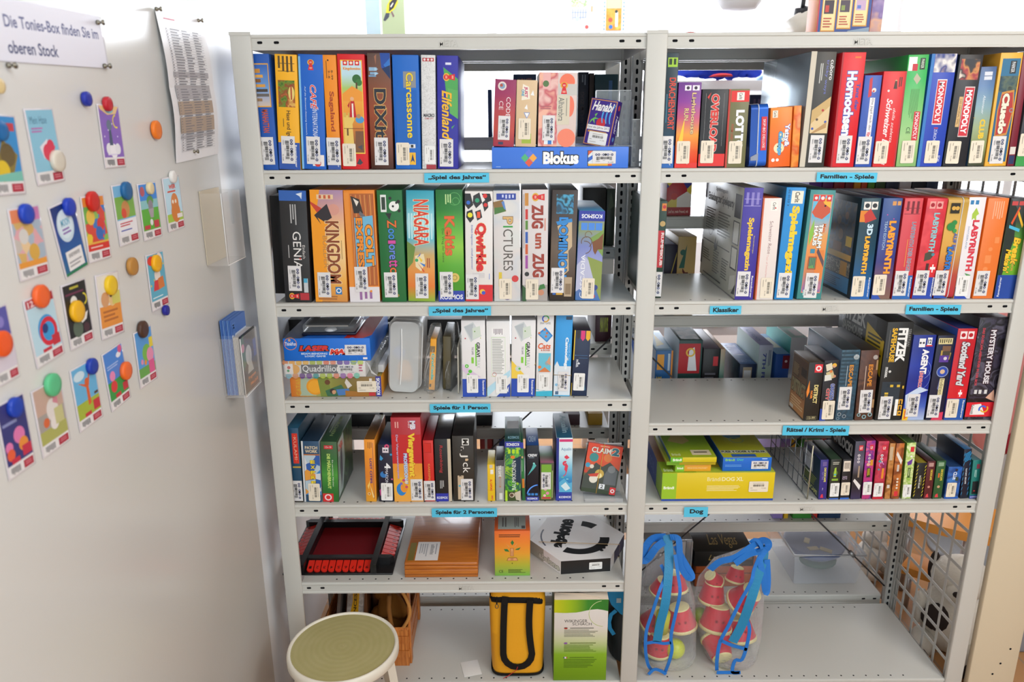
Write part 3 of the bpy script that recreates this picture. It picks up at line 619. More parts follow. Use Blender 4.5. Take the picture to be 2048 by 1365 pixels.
game(RA2, (1395, 1448, 1404, 179), 'charcoal spine with large red and white letters and red foot', .22, '#26262a', ops=[
    r(0, .02, 1, .18, '#df2a26'), ('r', .15, .28, .155, .95, '#bdbdbd'), ('r', .84, .28, .845, .95, '#bdbdbd'), t('OVERLOAD', (.36, .2, .66, .94), 'D', '#d8392f', ol='#efe9e4', ow=.03, b=.05), p([(.2, .9), (.34, .96), (.26, .88), (.36, .84)], '#d8392f')], st=[('B', 1414, 304)])
game(RA2, (1448.5, 1490, 1458, 179), 'olive green spine with big white slab letters and red top', .21, '#73714a', side='#7a2a20', ops=[
    r(0, 0, .09, 1, '#c0342a'), r(.12, .84, 1, .98, '#df2f2c'), r(.4, .86, .76, .96, '#f0ebe4'), t('Carlit', (.5, .87, .66, .95), 'D', '#26262a'), t('LOTTO', (.4, .22, .82, .74), 'D', '#eef0f4', b=.06), t('FORM UND FARBE', (.2, .24, .32, .56), 'D', '#b5482a')], st=[('B', 1470, 305)])
# round-cornered blue tin
def tin(R_, q, label, depth, m, lid, ops=(), st=(), yb=None, rr=.012, seam=.45):
    xb0, xb1, xt0, yt = q; yb = yb or R_.yb; Y = R_.y; z = R_.z
    X0 = PY(xb0, yb, Y).x; X1 = PY(xb1, yb, Y).x; PT = PY(xt0, yt, Y); a = atan2(PT.x-X0, PT.z-z); a = 0 if abs(a) < .01 else a
    w = (X1-X0)*cos(a)-GAP; h = hypot(PT.x-X0, PT.z-z); ox = -w if a > 0 else 0
    pts = []
    for cy_, cz_, a0 in ((depth-rr, h-rr, 0), (rr, h-rr, 90), (rr, rr, 180), (depth-rr, rr, 270)):
        for i in range(6): g = radians(a0+90*i/5); pts.append((cy_+rr*cos(g), cz_+rr*sin(g)))
    mb = MB(); mb.prism(pts, ox, ox+w*seam, M(m), 'x'); q2 = [((y-depth/2)*1.006+depth/2, max(0.0001, (zz-h/2)*1.006+h/2)) for y, zz in pts]
    mb.prism(q2, ox+w*seam, ox+w, M(lid), 'x'); mb.tube([(ox+w*seam, y, zz) for y, zz in q2], .0012, M('#d8dce0'), 6, closed=True)
    Face2D(mb, lambda x, zz, k: (ox+x, -.0022-.00003*k, zz), w, h).draw(ops)
    o = mb.build('game_tin', None, (X1-GAP/2 if a > 0 else X0+GAP/2, Y, z+LIFT+.0016), (0, a, 0)); tag(o, label, 'game tin', R_.group)
    for k, sx, sy in st:
        P_ = PY(sx, sy, Y)-Vector(o.location); lx = P_.x*cos(-a)+P_.z*sin(-a); lz = -P_.x*sin(-a)+P_.z*cos(-a); sticker(o, k, (lx, -.0030, lz))
    return o
tin(RA2, (1497, 1532, 1502, 211), 'blue metal tin with rounded corners leaning beside the orange dice box', .16, mat('#14489c', rough=.25, metal=.3), mat('#1b5cc0', rough=.25, metal=.3), ops=[r(.62, .26, .95, .8, '#d42e3a'), t('SKIP-BO DELUXE', (.72, .3, .86, .76), 'D', '#f0dfe2'), p([(.05, .1), (.5, .1), (.5, .22), (.05, .16)], '#8c95a8')], yb=336)
game(RA2, (1536, 1580, 1541, 216), 'orange dice game box in front of the tall silver one', .13, grad(['#f0681e', '#ea6a20', '#ee7a1e', '#f08a2a'], 0, .14), side=grad(['#e25a1c', '#f08a30', '#e8761e'], 0, .14), ops=[
    r(.1, .83, .34, .95, '#f0e2cf'), t('Carlit', (.16, .84, .27, .94), 'D', '#2a2a2a'), c_(.45, .32, .24, '#efe2b6'), c_(.6, .5, .2, '#efe2b6'), c_(.4, .35, .04, '#2a2a2a'), c_(.54, .3, .03, '#2a2a2a'), t('Yatzy&', (.64, .34, .92, .72), 'D', '#f6f6f6', ol='#2d50b8', ow=.05, b=.04), t('Chicago', (.36, .2, .6, .6), 'D', '#58b4e6', ol='#1d3e92', ow=.05, b=.04), c_(.2, .12, .08, '#f4f4f4'), c_(.4, .12, .07, '#f4f4f4')], yb=334)
game(RA2, (1581, 1597, 1588, 212), 'narrow orange box squeezed between the dice box and the silver one', .13, art(['#e8741e', '#f09a3c', '#e0601c', '#d8a060'], 22, 6), side='#e07828', yb=334)
game(RA2, (1598, 1648, 1623, 103), 'tall black and silver box showing wooden marble track picture', .36, '#3a3936', side=mat('#9fb0bd', rough=.22, metal=.55), top='#2e2c28', ops=[
    r(0, 0, .22, 1, '#cfc6b4'), t('cuboro', (.8, .76, .95, .93), 'D', '#e9e9e9', b=.01), t('tricky ways', (.62, .64, .76, .93), 'D', '#6a72c0', b=.0), bl(.4, .72, .54, .9, '#c9c9c4', 2, 'V'), p([(.26, .5), (.97, .55), (.97, .3), (.26, .3)], '#ddc393'), p([(.26, .5), (.97, .62), (.97, .54), (.26, .38)], '#c9a86c'), c_(.7, .5, .05, '#b8322c'), c_(.5, .42, .05, '#5a4434'), c_(.35, .34, .05, '#3a56b0'), c_(.85, .4, .05, '#3a56b0'), p([(.3, .3), (.9, .4), (.9, .35), (.4, .3)], '#b98f5a')], st=[('G', 1632, 298)], yb=334, right='#2e2c28')
game(RA2, (1660, 1707, 1687, 105), 'scarlet spine with chunky white letters outlined blue', .26, '#dd1e2a', ops=[
    r(0, 0, .07, 1, '#a8141e'), t('Hornochsen', (.3, .28, .72, .84), 'D', '#f2f0f4', ol='#2b49a8', ow=.05, b=.05), t('Tanz der', (.74, .5, .9, .74), 'D', '#2b49a8', b=.03), r(.55, .95, .8, .965, '#e9762a')], st=[('G', 1688, 299)])
game(RA2, (1708.5, 1743, 1729, 151), 'mid blue box with white vertical title panel, beside the red ladder game', .24, '#3558b2', side='#2f4c9a', top='#9ccada', ops=[
    ('o', .28, .42, .12, .10, '#24428f', (-90, 90)), p([(.3, .76), (.5, .78), (.46, .98), (.3, .96)], '#c8343e'), c_(.62, .84, .13, '#e4e0dc'), c_(.6, .83, .06, '#c23a40'), r(.44, .3, .74, .76, '#e8e6ec'), t('Die Jagd nach der', (.52, .4, .68, .75), 'D', '#3a3440', b=.0), t('Vimto', (.48, .3, .7, .39), 'D', '#d2323a', b=.04)], st=[('G', 1726, 301)], yb=334)
game(RA2, (1744, 1790, 1769, 143), 'red box with white script title and a small figure with bow and arrow', .24, '#dc2a2e', side='#b3202a', top='#8c2030', ops=[
    r(.93, 0, 1, 1, '#b5202a'), t('Schweizer Leiterli', (.28, .02, .54, .72), 'D', '#f4e9ea', sh=.3, b=.02), t('della scaletta', (.6, .26, .72, .62), 'D', '#f0dfe0', sh=.3, b=.0), c_(.58, .9, .05, '#caa27a'), p([(.5, .82), (.66, .82), (.62, .9), (.54, .9)], '#4a3428'), bl(.7, .84, .86, .94, '#3a2a24', 2, 'V'), c_(.3, .8, .05, '#f4d8d8')], st=[('B', 1762, 305)], yb=334)
game(RA2, (1791, 1832, 1817, 110), 'light green spine with red property-game name plate near its foot', .26, grad(['#8bb872', '#a6d08c', '#7cc476', '#35b35a', '#2eb04f'], 0, .28), side='#2a9a48', ops=[
    r(.05, .86, .45, .98, '#f0f0ec'), r(.25, .86, .5, .92, '#c62a3a'), r(.6, .87, .85, .97, '#1f2a1f'), t('PARKER', (.66, .88, .8, .96), 'D', '#d8e4d0'), p([(.5, .84), (.72, .79), (.56, .74), (.36, .79)], '#b8b49a'), bl(.3, .4, .74, .7, '#5a9a56', 8, 'V'), r(.6, .24, .9, .5, '#cf2838'), t('MONOPOLY', (.66, .25, .84, .49), 'D', '#f4eef0'), t('CE', (.3, .3, .48, .36), 'D', '#2a4a2a', b=0), r(.25, .03, .75, .08, '#d8d8d4')], st=[('B', 1815, 304)], yb=334)
game(RA2, (1832.5, 1883, 1866, 108), 'royal blue spine with red city-edition name plate', .26, '#2a48b8', side='#1f5fae', top='#2a2f5a', ops=[
    r(0, 0, .12, 1, '#2f79c2'), r(.14, .84, .98, 1, art(['#1f2d6a', '#ece6e2', '#2a3a86', '#d9b59a'], 26, 9)), r(.36, .38, .74, .78, '#f0e6e6'), r(.38, .39, .72, .77, '#cf2838'), t('MONOPOLY', (.44, .4, .66, .76), 'D', '#f6f2f4', b=.03), t('ZÜRICH', (.5, .24, .64, .34), 'D', '#dfe3f4', b=0), r(.48, .345, .64, .355, '#d42a36'), t('EGAL', (.76, .04, .88, .1), 'D', '#dfe3f4')], st=[('B', 1863, 304)], yb=334)
game(RA2, (1884, 1931, 1920, 109), 'black spine with red name plate and gold side banner', .26, '#25262c', side='#1c1d22', ops=[
    r(.1, .78, .9, .96, art(['#26262c', '#3a2c28', '#cf8a4a', '#a8343a', '#28282c', '#e2d2c6'], 30, 3)), r(.44, .27, .86, .72, '#d9c8c8'), r(.46, .28, .84, .71, '#cf2838'), t('MONOPOLY', (.52, .3, .78, .69), 'D', '#f6f2f4', b=.04), r(.26, .36, .42, .63, '#d8b276'), t('DAS ORIGINAL SPIEL', (.3, .38, .38, .61), 'D', '#5a3a20', b=0)], st=[('B', 1906, 305)], yb=334)
o = game(RA2, (1934, 1967, 1961, 134), 'slim misty blue and green box held by a rubber band', .24, grad(['#3c4034', '#8f9a62', '#9cae86', '#86a8b4', '#5a7fae', '#46608f'], 0, .24), side='#34506e', ops=[
    r(.3, .87, .78, .95, '#d8dde8'), ('r', .3, .905, .78, .912, '#46608f'), t('Abenteuer', (.4, .53, .56, .72), 'D', '#dfe8ee', sh=.3, b=0), t('CLUB', (.4, .28, .74, .48), 'D', '#ecc42e', b=.05)], st=[('B', 1948, 304)], yb=334)
w = -min(v.co.x for v in o.data.vertices); band(o, [(-w-.001, -.0025, .118), (.001, -.0025, .118), (.001, .24, .119), (-w-.001, .24, .119)])
game(RA2, (1968, 2012, 2002, 106), 'golden yellow detective spine with cream balloon lettering', .27, '#eeb23e', side='#e2a438', ops=[
    r(.12, .04, .94, .95, '#21618a'), r(.12, .78, .94, .95, '#2a6f96'), r(.5, .82, .78, .93, '#20242a'), t('PARKER', (.56, .83, .72, .92), 'D', '#dfe4e8'), r(.12, .66, .94, .8, art(['#1c2f3a', '#2a4a58', '#5a6a58', '#1c2a30'], 40, 3)), p([(.3, .66), (.84, .68), (.95, .5), (.8, .28), (.24, .26), (.2, .5)], '#c98a3a'), p([(.32, .64), (.8, .66), (.9, .5), (.76, .3), (.28, .28), (.25, .5)], '#b5322e'), t('Cluedo', (.36, .29, .7, .65), 'D', '#f2e6d2', ol='#6a2a20', b=.06), ('o', .85, .5, .1, .06, '#8a8f94')], st=[('G', 1995, 300)], yb=333)
game(RA2, (2013, 2028, 2046, 112), 'narrow dark red box standing upright after the yellow detective box', .26, '#7a1c30', ops=[r(.1, .02, .9, .1, '#1d2f5c'), r(.1, .11, .9, .18, '#d9d4cc')], yb=333)
game(RA2, (2029, 2062, 2062, 150), 'dark grey box with green foot, cut by the right edge of the picture', .24, '#3c3e44', ops=[r(0, 0, 1, .13, '#3a9a4a')], st=[('B', 2046, 290)], yb=333)

# ================================================================ SECOND SHELF, LEFT
game(RB, (549, 572, 538, 392), 'plain black box set deep behind the left post, beside the first black spine', .20, '#131316', Y=.12, yb=575)  # added black box, keeps the gap beside the post dark
game(RB, (570, 624, 556, 381), 'black spine with blue top band and tall white title, first in the second left row', .29, '#29292b', side='#1f1f22', ops=[
    r(0, .91, 1, 1, '#2f62b4'), p([(.62, .97), (.85, .985), (.82, .925), (.76, .95)], '#dfe9f4'), bl(.36, .7, .62, .88, '#b5b5b5', 3, 'V'), t('GENIA', (.42, .3, .72, .64), 'D', '#ece9e6', b=.0), t('Einfach', (.76, .4, .86, .52), 'D', '#d8d4d0', b=0), c_(.66, .40, .035, '#c8342c'), bl(.22, .4, .28, .52, '#b5b5b5', 1, 'V'), r(.74, .09, .9, .22, '#c6ccd0'), r(.74, .18, .88, .22, '#4aa8cc'), ('s', .34, .055, .2, 'U'), r(.58, .02, .92, .085, '#b8303a')], st=[('G', 590, 557)])
game(RB, (631, 696, 618, 380), 'golden orange spine with large brown fantasy title and mauve clouds', .29, grad(['#d8914a', '#f0b04e', '#efc888', '#f2c276', '#d9a088', '#a888a8'], .0, .29), side='#e08a1e', ops=[
    p([(0, 1), (.3, 1), (.2, .85), (.5, .7), (.42, .45), (.4, .2), (.2, 0), (0, 0)], '#f39c1a'), p([(0, .9), (.34, .84), (.44, .78), (.2, .8), (0, .88)], '#c8402c'), c_(.7, .83, .17, '#d89a8a'), p([(.1, .78), (.5, .88), (.64, .76), (.42, .72), (.2, .76), (.3, .7)], '#2a2228'), r(.2, .92, .7, .96, '#e7c9a0'), bl(.24, .925, .66, .955, '#c8583a', 3, 'V'),
    t('KINGDOM', (.42, .17, .84, .73), 'D', '#8a4522', ol='#f0d2a0', b=.03), t('BUILDER', (.32, .31, .46, .6), 'D', '#c08a4a', b=.0), bl(.88, .36, .91, .56, '#8a6a3a', 1, 'V'), r(.64, .07, .84, .14, '#2a78b8'), ('o', .74, .105, .08, .05, '#f4f4f4', (0, 360)), bl(.1, .015, .7, .06, '#a86a3a', 2, 'H')], st=[('G', 649, 570)])
game(RB, (700, 761, 687, 381), 'orange western spine with pale foot and blocky letters on light blue', .29, '#ea8a2c', side='#e0812a', ops=[
    r(0, 0, 1, .14, '#e4dfe2'), r(.0, .14, .16, .98, '#e98f32'), r(.2, .15, .96, .97, '#b5622a'), r(.22, .16, .94, .96, art(['#a85424', '#c97434', '#8a4420', '#d88a44'], 25, 5, 'w', stretch=(1, 1, .3))), p([(.22, .95), (.5, .92), (.6, .8), (.3, .8)], '#2a2420'), p([(.3, .93), (.48, .9), (.4, .86)], '#e8e0d4'), p([(.5, .82), (.8, .74), (.84, .7), (.78, .7), (.46, .79)], '#6a6a70'),
    p([(.3, .76), (.9, .78), (.92, .34), (.3, .3)], '#6fb6d8'), t('COLT', (.62, .33, .88, .7), 'D', '#f0982c', ol='#2a1a14', ow=.04, b=.05), t('EXPRESS', (.34, .27, .56, .76), 'D', '#ef8f2a', ol='#2a1a14', ow=.04, b=.05), bl(.3, .02, .8, .1, '#9a6aa0', 3, 'V'), c_(.72, .1, .04, '#e8902c')], st=[('G', 723, 559)])
game(RB, (764, 814, 753, 381), 'dark green spine with panda head and multicolour letters', .29, '#1f6e38', ops=[
    r(.13, .81, .36, .96, '#e6e9e6'), r(.17, .83, .32, .94, '#2a3a2e'), c_(.66, .86, .2, '#efefec'), c_(.52, .93, .06, '#1b1b1b'), c_(.84, .9, .07, '#1b1b1b'), c_(.86, .82, .06, '#1b1b1b'), c_(.62, .86, .045, '#1b1b1b'), c_(.76, .89, .045, '#1b1b1b'), p([(.3, .8), (.55, .8), (.46, .74)], '#1b1b1b'),
    t('Z', (.36, .67, .72, .74), 'D', '#e8702c', ol='#12331c'), t('oo', (.38, .57, .62, .665), 'D', '#3f8fe0', ol='#12331c'), t('l', (.36, .53, .66, .56), 'D', '#d24aa0', ol='#12331c'), t('ore', (.38, .39, .62, .525), 'D', '#6a8ae6', ol='#12331c'), t('tt', (.36, .32, .72, .385), 'D', '#d84aa0', ol='#12331c'), t('o', (.38, .255, .64, .315), 'D', '#e8702c', ol='#12331c'), c_(.66, .06, .06, '#8a7a2c'), c_(.56, .1, .08, '#e2ddd6')], st=[('G', 782, 570)])
game(RB, (816, 871, 811, 381), 'waterfall-blue to orange spine with tall red block title', .29, grad(['#8ab840', '#e8823a', '#e89a4c', '#c9a868', '#5fb4c4', '#a8dbe2', '#5ab6c6', '#2f9cb4'], 0, .29), side='#3a8a9a', ops=[
    bl(.04, .5, .96, .8, '#bfe6ea', 9, 'V'), t('NIAGARA', (.26, .51, .8, .92), 'D', '#d83a24', ol='#f2dcb0', ow=.03, b=.02), p([(0, .55), (.3, .5), (.2, .36), (0, .3)], '#6a8a3a'), p([(.28, .42), (.6, .44), (.66, .36), (.5, .28), (.3, .32)], '#e8d9b0'), c_(.34, .38, .06, '#3aa86a'), p([(.36, .36), (.62, .28), (.6, .27)], '#d83a2c'), p([(.34, .4), (.5, .45), (.46, .42)], '#3a68c8'), p([(.44, .36), (.66, .34), (.62, .32)], '#2f7ad0'), p([(.4, .42), (.56, .38), (.5, .36)], '#f0c83a'), bl(.7, .28, .84, .4, '#a8452a', 2, 'V')], st=[('G', 844, 572)])
game(RB, (877, 930, 871, 380), 'lime green spine with red Celtic style lettering and blue foot', .29, grad(['#4a9a2a', '#4a9a2a', '#5cae34', '#8cc63c', '#5cae34', '#2c8034', '#1c6a34'], .0, .29), side='#226a2e', ops=[
    r(0, 0, 1, .1, '#2a3fa6'), ('o', .7, .92, .24, .22, '#5aa85a'), ('o', .75, .9, .14, .12, '#5aa85a'), bl(.34, .86, .6, .96, '#bfe09a', 3, 'V'), t('Keltis', (.3, .42, .68, .77), 'D', '#e0662c', ol='#a8321c', ow=.015, b=.03), t('Der Weg der Steine', (.17, .36, .28, .66), 'D', '#3a5a1c', b=0), c_(.64, .22, .18, '#d9bf62'), ('o', .64, .22, .1, .07, '#a8903c'), t('KOSMOS', (.06, .02, .94, .065), 'H', '#e9eaf6', b=.03)], st=[('G', 893, 569)])
game(RB, (931, 986, 929, 383), 'white spine with dark tiles, coloured shapes and bold red name', .29, '#e9e5e2', ops=[
    r(0, .0, 1, .155, '#d9242c'), p([(0, .98), (.2, .98), (.3, .88), (.12, .84), (0, .88)], '#26262a'), p([(.3, .96), (.52, .99), (.62, .9), (.4, .85), (.28, .9)], '#2c2c30'), p([(.6, .98), (.9, .98), (.96, .92), (.78, .9)], '#26262a'), p([(.62, .9), (.8, .94), (.84, .86), (.7, .82)], '#2c2c30'), p([(.06, .82), (.26, .84), (.32, .76), (.18, .72), (.04, .77)], '#26262a'), p([(.36, .82), (.56, .84), (.62, .77), (.44, .74)], '#2c2c30'),
    c_(.44, .92, .08, '#2f9a72'), c_(.72, .96, .08, '#d8302c'), c_(.12, .9, .07, '#2f6ac8'), c_(.74, .88, .07, '#d8302c'), c_(.18, .79, .09, '#e8e02c'), r(.43, .765, .55, .82, '#e8502c'),
    t('Qwirkle', (.34, .28, .76, .72), 'D', '#d8242a', ol='#f0a03a', ow=.025, b=.05), t('Einfach begonnen - schnell gewonnen!', (.2, .3, .28, .7), 'D', '#3a5ab8', b=0), r(.26, .22, .7, .265, '#d4d0d0'), bl(.86, .2, .9, .26, '#6a8ad8', 1, 'V'), c_(.62, .09, .1, '#efb83a'), c_(.66, .08, .07, '#3a56c0')], st=[('G', 941, 574)])
game(RB, (988, 1041.5, 987, 382), 'pale grey spine spelled with sticks and pebbles letters', .29, art(['#d6d9d6', '#dcd6d4', '#cfd2d6', '#e0dcd4'], 10, 8), side='#a9bfd0', ops=[
    r(.12, .92, .84, .975, '#2c44a4'), bl(.3, .93, .8, .965, '#c9d2f0', 4, 'V'), p([(0, .9), (.36, .92), (.48, .82), (.04, .79)], '#8a6a3a'), p([(.04, .85), (.4, .86), (.46, .82), (.04, .79)], '#4a7a3a'), p([(.3, .9), (.4, .91), (.47, .83), (.4, .84)], '#5a86c8'),
    t('P', (.36, .705, .72, .77), 'D', '#d8b070', ol='#7a5a34', b=.02), t('I', (.36, .675, .72, .69), 'D', '#3aa04a', b=.05), t('CTURES', (.36, .285, .72, .66), 'D', '#57504a', b=-.0), r(.18, .14, .3, .27, '#dcc23a'), c_(.8, .21, .13, '#d03a3a'), c_(.5, .045, .14, '#6a5a8a')], st=[('B', 1011, 578)])
game(RB, (1044, 1095.5, 1044, 380), 'grey-white railway spine with brown-red capitals and tiny coloured wagons', .295, '#d9d2d2', side='#7a6a66', ops=[
    r(0, 0, 1, .15, '#a8a09c'), r(.1, .86, .24, .97, '#c88a3a'), r(.12, .74, .22, .83, '#c83430'), r(.12, .65, .22, .73, '#5a8a3a'), r(.12, .53, .22, .63, '#2f5ab0'), r(.12, .43, .22, .52, '#c8582c'), r(.12, .3, .22, .42, '#a04aa0'), bl(.05, .3, .08, .96, '#4a4442', 1, 'V'), c_(.18, .25, .09, '#2a2a2c'), ('s', .6, .935, .26, 'U'),
    t('ZUG', (.36, .66, .82, .87), 'D', '#9a3626', b=.05), t('um', (.5, .48, .74, .62), 'D', '#a8452c', b=.04), t('ZUG', (.4, .22, .86, .44), 'D', '#9a3626', b=.05), bl(.84, .6, .94, .75, '#d89a8a', 1, 'V'), p([(0, .15), (.14, .12), (.16, 0), (0, 0)], '#2f5a2f'), c_(.74, .08, .12, '#c88a6a'), p([(.62, .1), (.92, .12), (.86, .16), (.7, .15)], '#3a7a3a')], st=[('B', 1064, 579)])
game(RB, (1098, 1149, 1104, 380), 'dark taupe spine with blue picture square and blue fantasy lettering', .295, grad(['#2c2622', '#5a4c42', '#6a5a4c', '#4a3e38', '#3a3230'], 0, .29), side='#3a3230', ops=[
    r(.18, .79, .84, .96, art(['#2a4a60', '#3a8ab8', '#1c2c38', '#4aa8d0', '#24343e'], 34, 2)), p([(.24, .68), (.8, .75), (.84, .5), (.7, .46), (.74, .28), (.46, .22), (.4, .5), (.3, .62)], '#c6ae8c'), p([(.34, .68), (.6, .74), (.6, .5), (.4, .46)], '#a8906c'), t('DOMINION', (.3, .22, .66, .76), 'D', '#2f8ad8', ol='#1d2a3c', ow=.04, b=.04), p([(.18, .72), (.8, .75), (.82, .72), (.24, .69)], '#2f86cc'), r(.58, .04, .88, .22, '#b5a084'), r(.62, .06, .84, .16, '#8a7458'), r(.12, .055, .24, .1, '#2a62b8'), r(.26, .055, .52, .1, '#d9a83a')], st=[('G', 1115, 561)])
game(RB, (1149.5, 1201, 1158, 422), 'blue and green mountain spine with stag head, last box of the second left row', .28, grad(['#4a78b8', '#6a86c0', '#9aa0d0', '#7a86c4', '#8a9a5a', '#6a70a8'], 0, .24), side='#4a9ad0', ops=[
    r(0, .89, 1, 1, '#2b38a0'), t('KOSMOS', (.1, .92, .9, .965), 'F', '#eceef8', b=.03), r(.1, .79, .35, .87, '#4a8ae0'), r(.38, .79, .63, .87, '#4a8ae0'), r(.66, .79, .92, .87, '#4a8ae0'), p([(.45, .7), (1, .8), (1, .5), (.72, .6)], '#7a9a4a'), p([(0, .4), (.3, .5), (1, .3), (1, .1), (.5, .2), (0, .1)], '#b9bcd8'), p([(.4, .5), (1, .44), (1, 0), (.84, .1)], '#8a9a4a'), p([(.56, .66), (.8, .7), (.98, .76), (.98, .58), (.8, .58), (.7, .52), (.62, .56)], '#7a4a28'),
    ('o', .34, .66, .22, .19, '#6a5034', (-60, 200)), ('o', .28, .6, .26, .23, '#6a5034', (-80, 100)), ('o', .4, .74, .14, .115, '#7a6040', (0, 240)), t('CASCADIA', (.16, .03, .32, .52), 'U', '#f0f2f8', b=0), c_(.76, .15, .11, '#2c3f8a'), c_(.7, .05, .08, '#c8343c')], st=[('B', 1176, 577)])

# ================================================================ SECOND SHELF, RIGHT
G4 = 'boxed games on the second right shelf'; RB2 = row(LV['B'], .012, G4, 602)
game(RB2, (1287, 1322, 1300, 402), 'dark green spine with red vertical panel, mostly behind the middle post', .30, '#173a2e', ops=[r(.2, .32, .94, .7, '#c8323a'), r(.7, .9, .96, .975, '#e08a3a'), c_(.84, .94, .1, '#c8323a'), t('RUMMIKUB', (.76, .34, .92, .68), 'D', '#f0e0e0', b=.04), c_(.8, .77, .16, '#c8a86a')], st=[('G', 1316, 570)], Y=.042)
NEWS = [bl(.06, .18, .30, .30, '#6c6c66', 5, 'H'), bl(.36, .1, .56, .33, '#6c6c66', 9, 'H'), bl(.6, .1, .78, .3, '#6c6c66', 8, 'H'), t('Einladung zur Spieleparty', (.1, .77, .8, .87), 'H', '#2e2e30', b=.03), t('Spielemagazin', (.3, .89, .62, .94), 'H', '#5a5a56'), bl(.08, .5, .36, .72, '#77776f', 9, 'H'), bl(.42, .48, .76, .72, '#77776f', 9, 'H'), r(.05, .38, .78, .39, '#3a3a3c'), p([(.36, .36), (.4, .46), (.42, .38), (.46, .44), (.46, .34), (.4, .32)], '#3a3a3c'), ('o', .24, .54, .07, .066, '#3a3a3c'),
        r(.82, .72, .97, .93, '#35353a'), r(.835, .735, .955, .915, art(['#35353a', '#d8d8d0'], 60, 1, 'v')), r(.82, .48, .97, .69, '#35353a'), r(.835, .49, .955, .68, '#c9c9c2'), r(.82, .25, .97, .46, '#35353a'), r(.835, .265, .955, .445, art(['#d8d8d0', '#45454a'], 50, 4, 'v')), p([(.83, .04), (.97, .1), (.97, .22), (.84, .18)], '#d0d0c8'), p([(.9, .03), (.98, .04), (.98, .14)], '#35353a'), r(.0, .8, .06, .98, '#5a5a5c'), r(.0, .12, .05, .36, '#6a6a6a'), bl(.1, .03, .8, .06, '#4a4a4a', 1, 'H')]
game(RB2, (1468, 1506, 1489, 376), 'indigo magazine box with yellow title, its pale printed side facing the gap', .385, '#43369c', side=mat('#b8b8ae', rough=.28), top='#b0b0a6', L=NEWS, ops=[
    bl(.08, .83, .9, .96, '#8a80c8', 3, 'V'), r(.05, .9, .92, .905, '#a89fd8'), r(.05, .84, .92, .845, '#a89fd8'), t('Spielemagazin', (.3, .27, .66, .74), 'D', '#efc72a', b=.04), t('Ravensburger', (.7, .42, .78, .58), 'D', '#c9b86a'), rav(.78)], st=[('G', 1486, 568)])
game(RB2, (1509, 1546, 1528, 397), 'cream-white spine with thin grey and pink title', .33, '#eadfda', side='#d9643c', ops=[
    r(0, 0, .07, 1, '#d4623a'), r(.42, .88, .8, .97, '#f4efe8'), t('Carlit', (.54, .89, .7, .96), 'D', '#3a3a3a'), c_(.7, .905, .04, '#d83a3a'), t('Schweizer Reise', (.46, .46, .64, .78), 'D', '#8a5a5e', b=-.005), t('Tour of Switzerland', (.44, .22, .54, .45), 'D', '#e0a8a4', b=0)], st=[('B', 1533, 576)])
game(RB2, (1547, 1586, 1573, 375), 'sky blue spine with rounded yellow magazine lettering', .33, '#1b8ad2', side='#27628c', ops=[
    r(.3, .86, .9, .97, '#f0ead8'), t('Carlit', (.48, .87, .72, .96), 'D', '#2a2a2a', b=.02), t('02 0153 3', (.12, .84, .22, .98), 'D', '#1a3a5a'), t('Spielmagazin', (.3, .17, .8, .84), 'D', '#f4cf28', b=.06)], st=[('G', 1568, 571)])
game(RB2, (1592, 1642, 1621, 380), 'teal spine showing orange horse drawing and a dream house picture', .33, '#3f8c8c', side='#2d6a6c', ops=[
    r(.14, .06, .92, .96, '#d88a6a'), r(.16, .07, .9, .95, grad(['#8a6aa8', '#c8825a', '#e8924a', '#e0a05a', '#5cb4d8', '#6cc0e0'], .02, .27)), p([(.16, .8), (.4, .92), (.88, .9), (.88, .8), (.6, .74), (.3, .76)], '#c8583c'), p([(.5, .93), (.88, .92), (.88, .84), (.6, .88)], '#f0b43c'), c_(.66, .86, .04, '#2a1a14'), p([(.16, .62), (.3, .74), (.34, .6), (.2, .5)], '#8ac04a'), r(.16, .9, .36, .955, '#d8383a'), r(.42, .9, .62, .955, '#d8383a'), r(.68, .9, .88, .955, '#d8383a'), c_(.26, .928, .06, '#f4dfd8'), c_(.52, .928, .07, '#f4dfd8'), c_(.78, .928, .06, '#f4dfd8'),
    t('TRAUM', (.52, .48, .7, .7), 'D', '#f4f4f0', ol='#22404a', b=.05), t('HAUS', (.34, .5, .5, .68), 'D', '#f4f4f0', ol='#22404a', b=.05), t('Mein', (.68, .62, .8, .7), 'D', '#e0702c', b=.03), p([(.5, .46), (.86, .46), (.9, .2), (.6, .12)], '#e0823a'), p([(.6, .48), (.9, .36), (.9, .3), (.56, .44)], '#5a4a52'), r(.26, .28, .6, .4, '#a8502c'), r(.3, .29, .56, .39, '#6a9a5a'), bl(.3, .29, .56, .39, '#3a5a6a', 4, 'V'), r(.3, .43, .48, .47, '#3a8aa8'), c_(.76, .12, .14, '#b87a9a'), bl(.2, .015, .3, .09, '#b5e0dc', 1, 'V')], st=[('G', 1622, 572)])
DARKL = [r(.04, .12, .93, .94, art(['#0d1f30', '#142c44', '#0d1f30', '#4a3a34', '#1a3c60', '#0f2438'], 26, 7)), c_(.42, .84, .035, '#7a4a34'), c_(.6, .74, .04, '#6a4636'), c_(.75, .8, .035, '#7a5040'), c_(.5, .66, .04, '#5a3c30'), c_(.66, .6, .05, '#7a5a48'), r(.52, .42, .7, .52, '#8a5a34'), r(.78, .5, .9, .6, '#e0b42c'), c_(.25, .55, .14, '#4a5a9a'), r(.1, .36, .92, .42, '#d9a02c'), r(.1, .2, .92, .34, art(['#1a1c22', '#8a7a6a', '#2a2a30', '#b8a890', '#1a1c22'], 90, 3)), r(.02, .03, .93, .19, '#3d7cae'), bl(.2, .06, .8, .16, '#2a4a6a', 5, 'H'), r(.72, .2, .86, .34, '#c88a2c')]
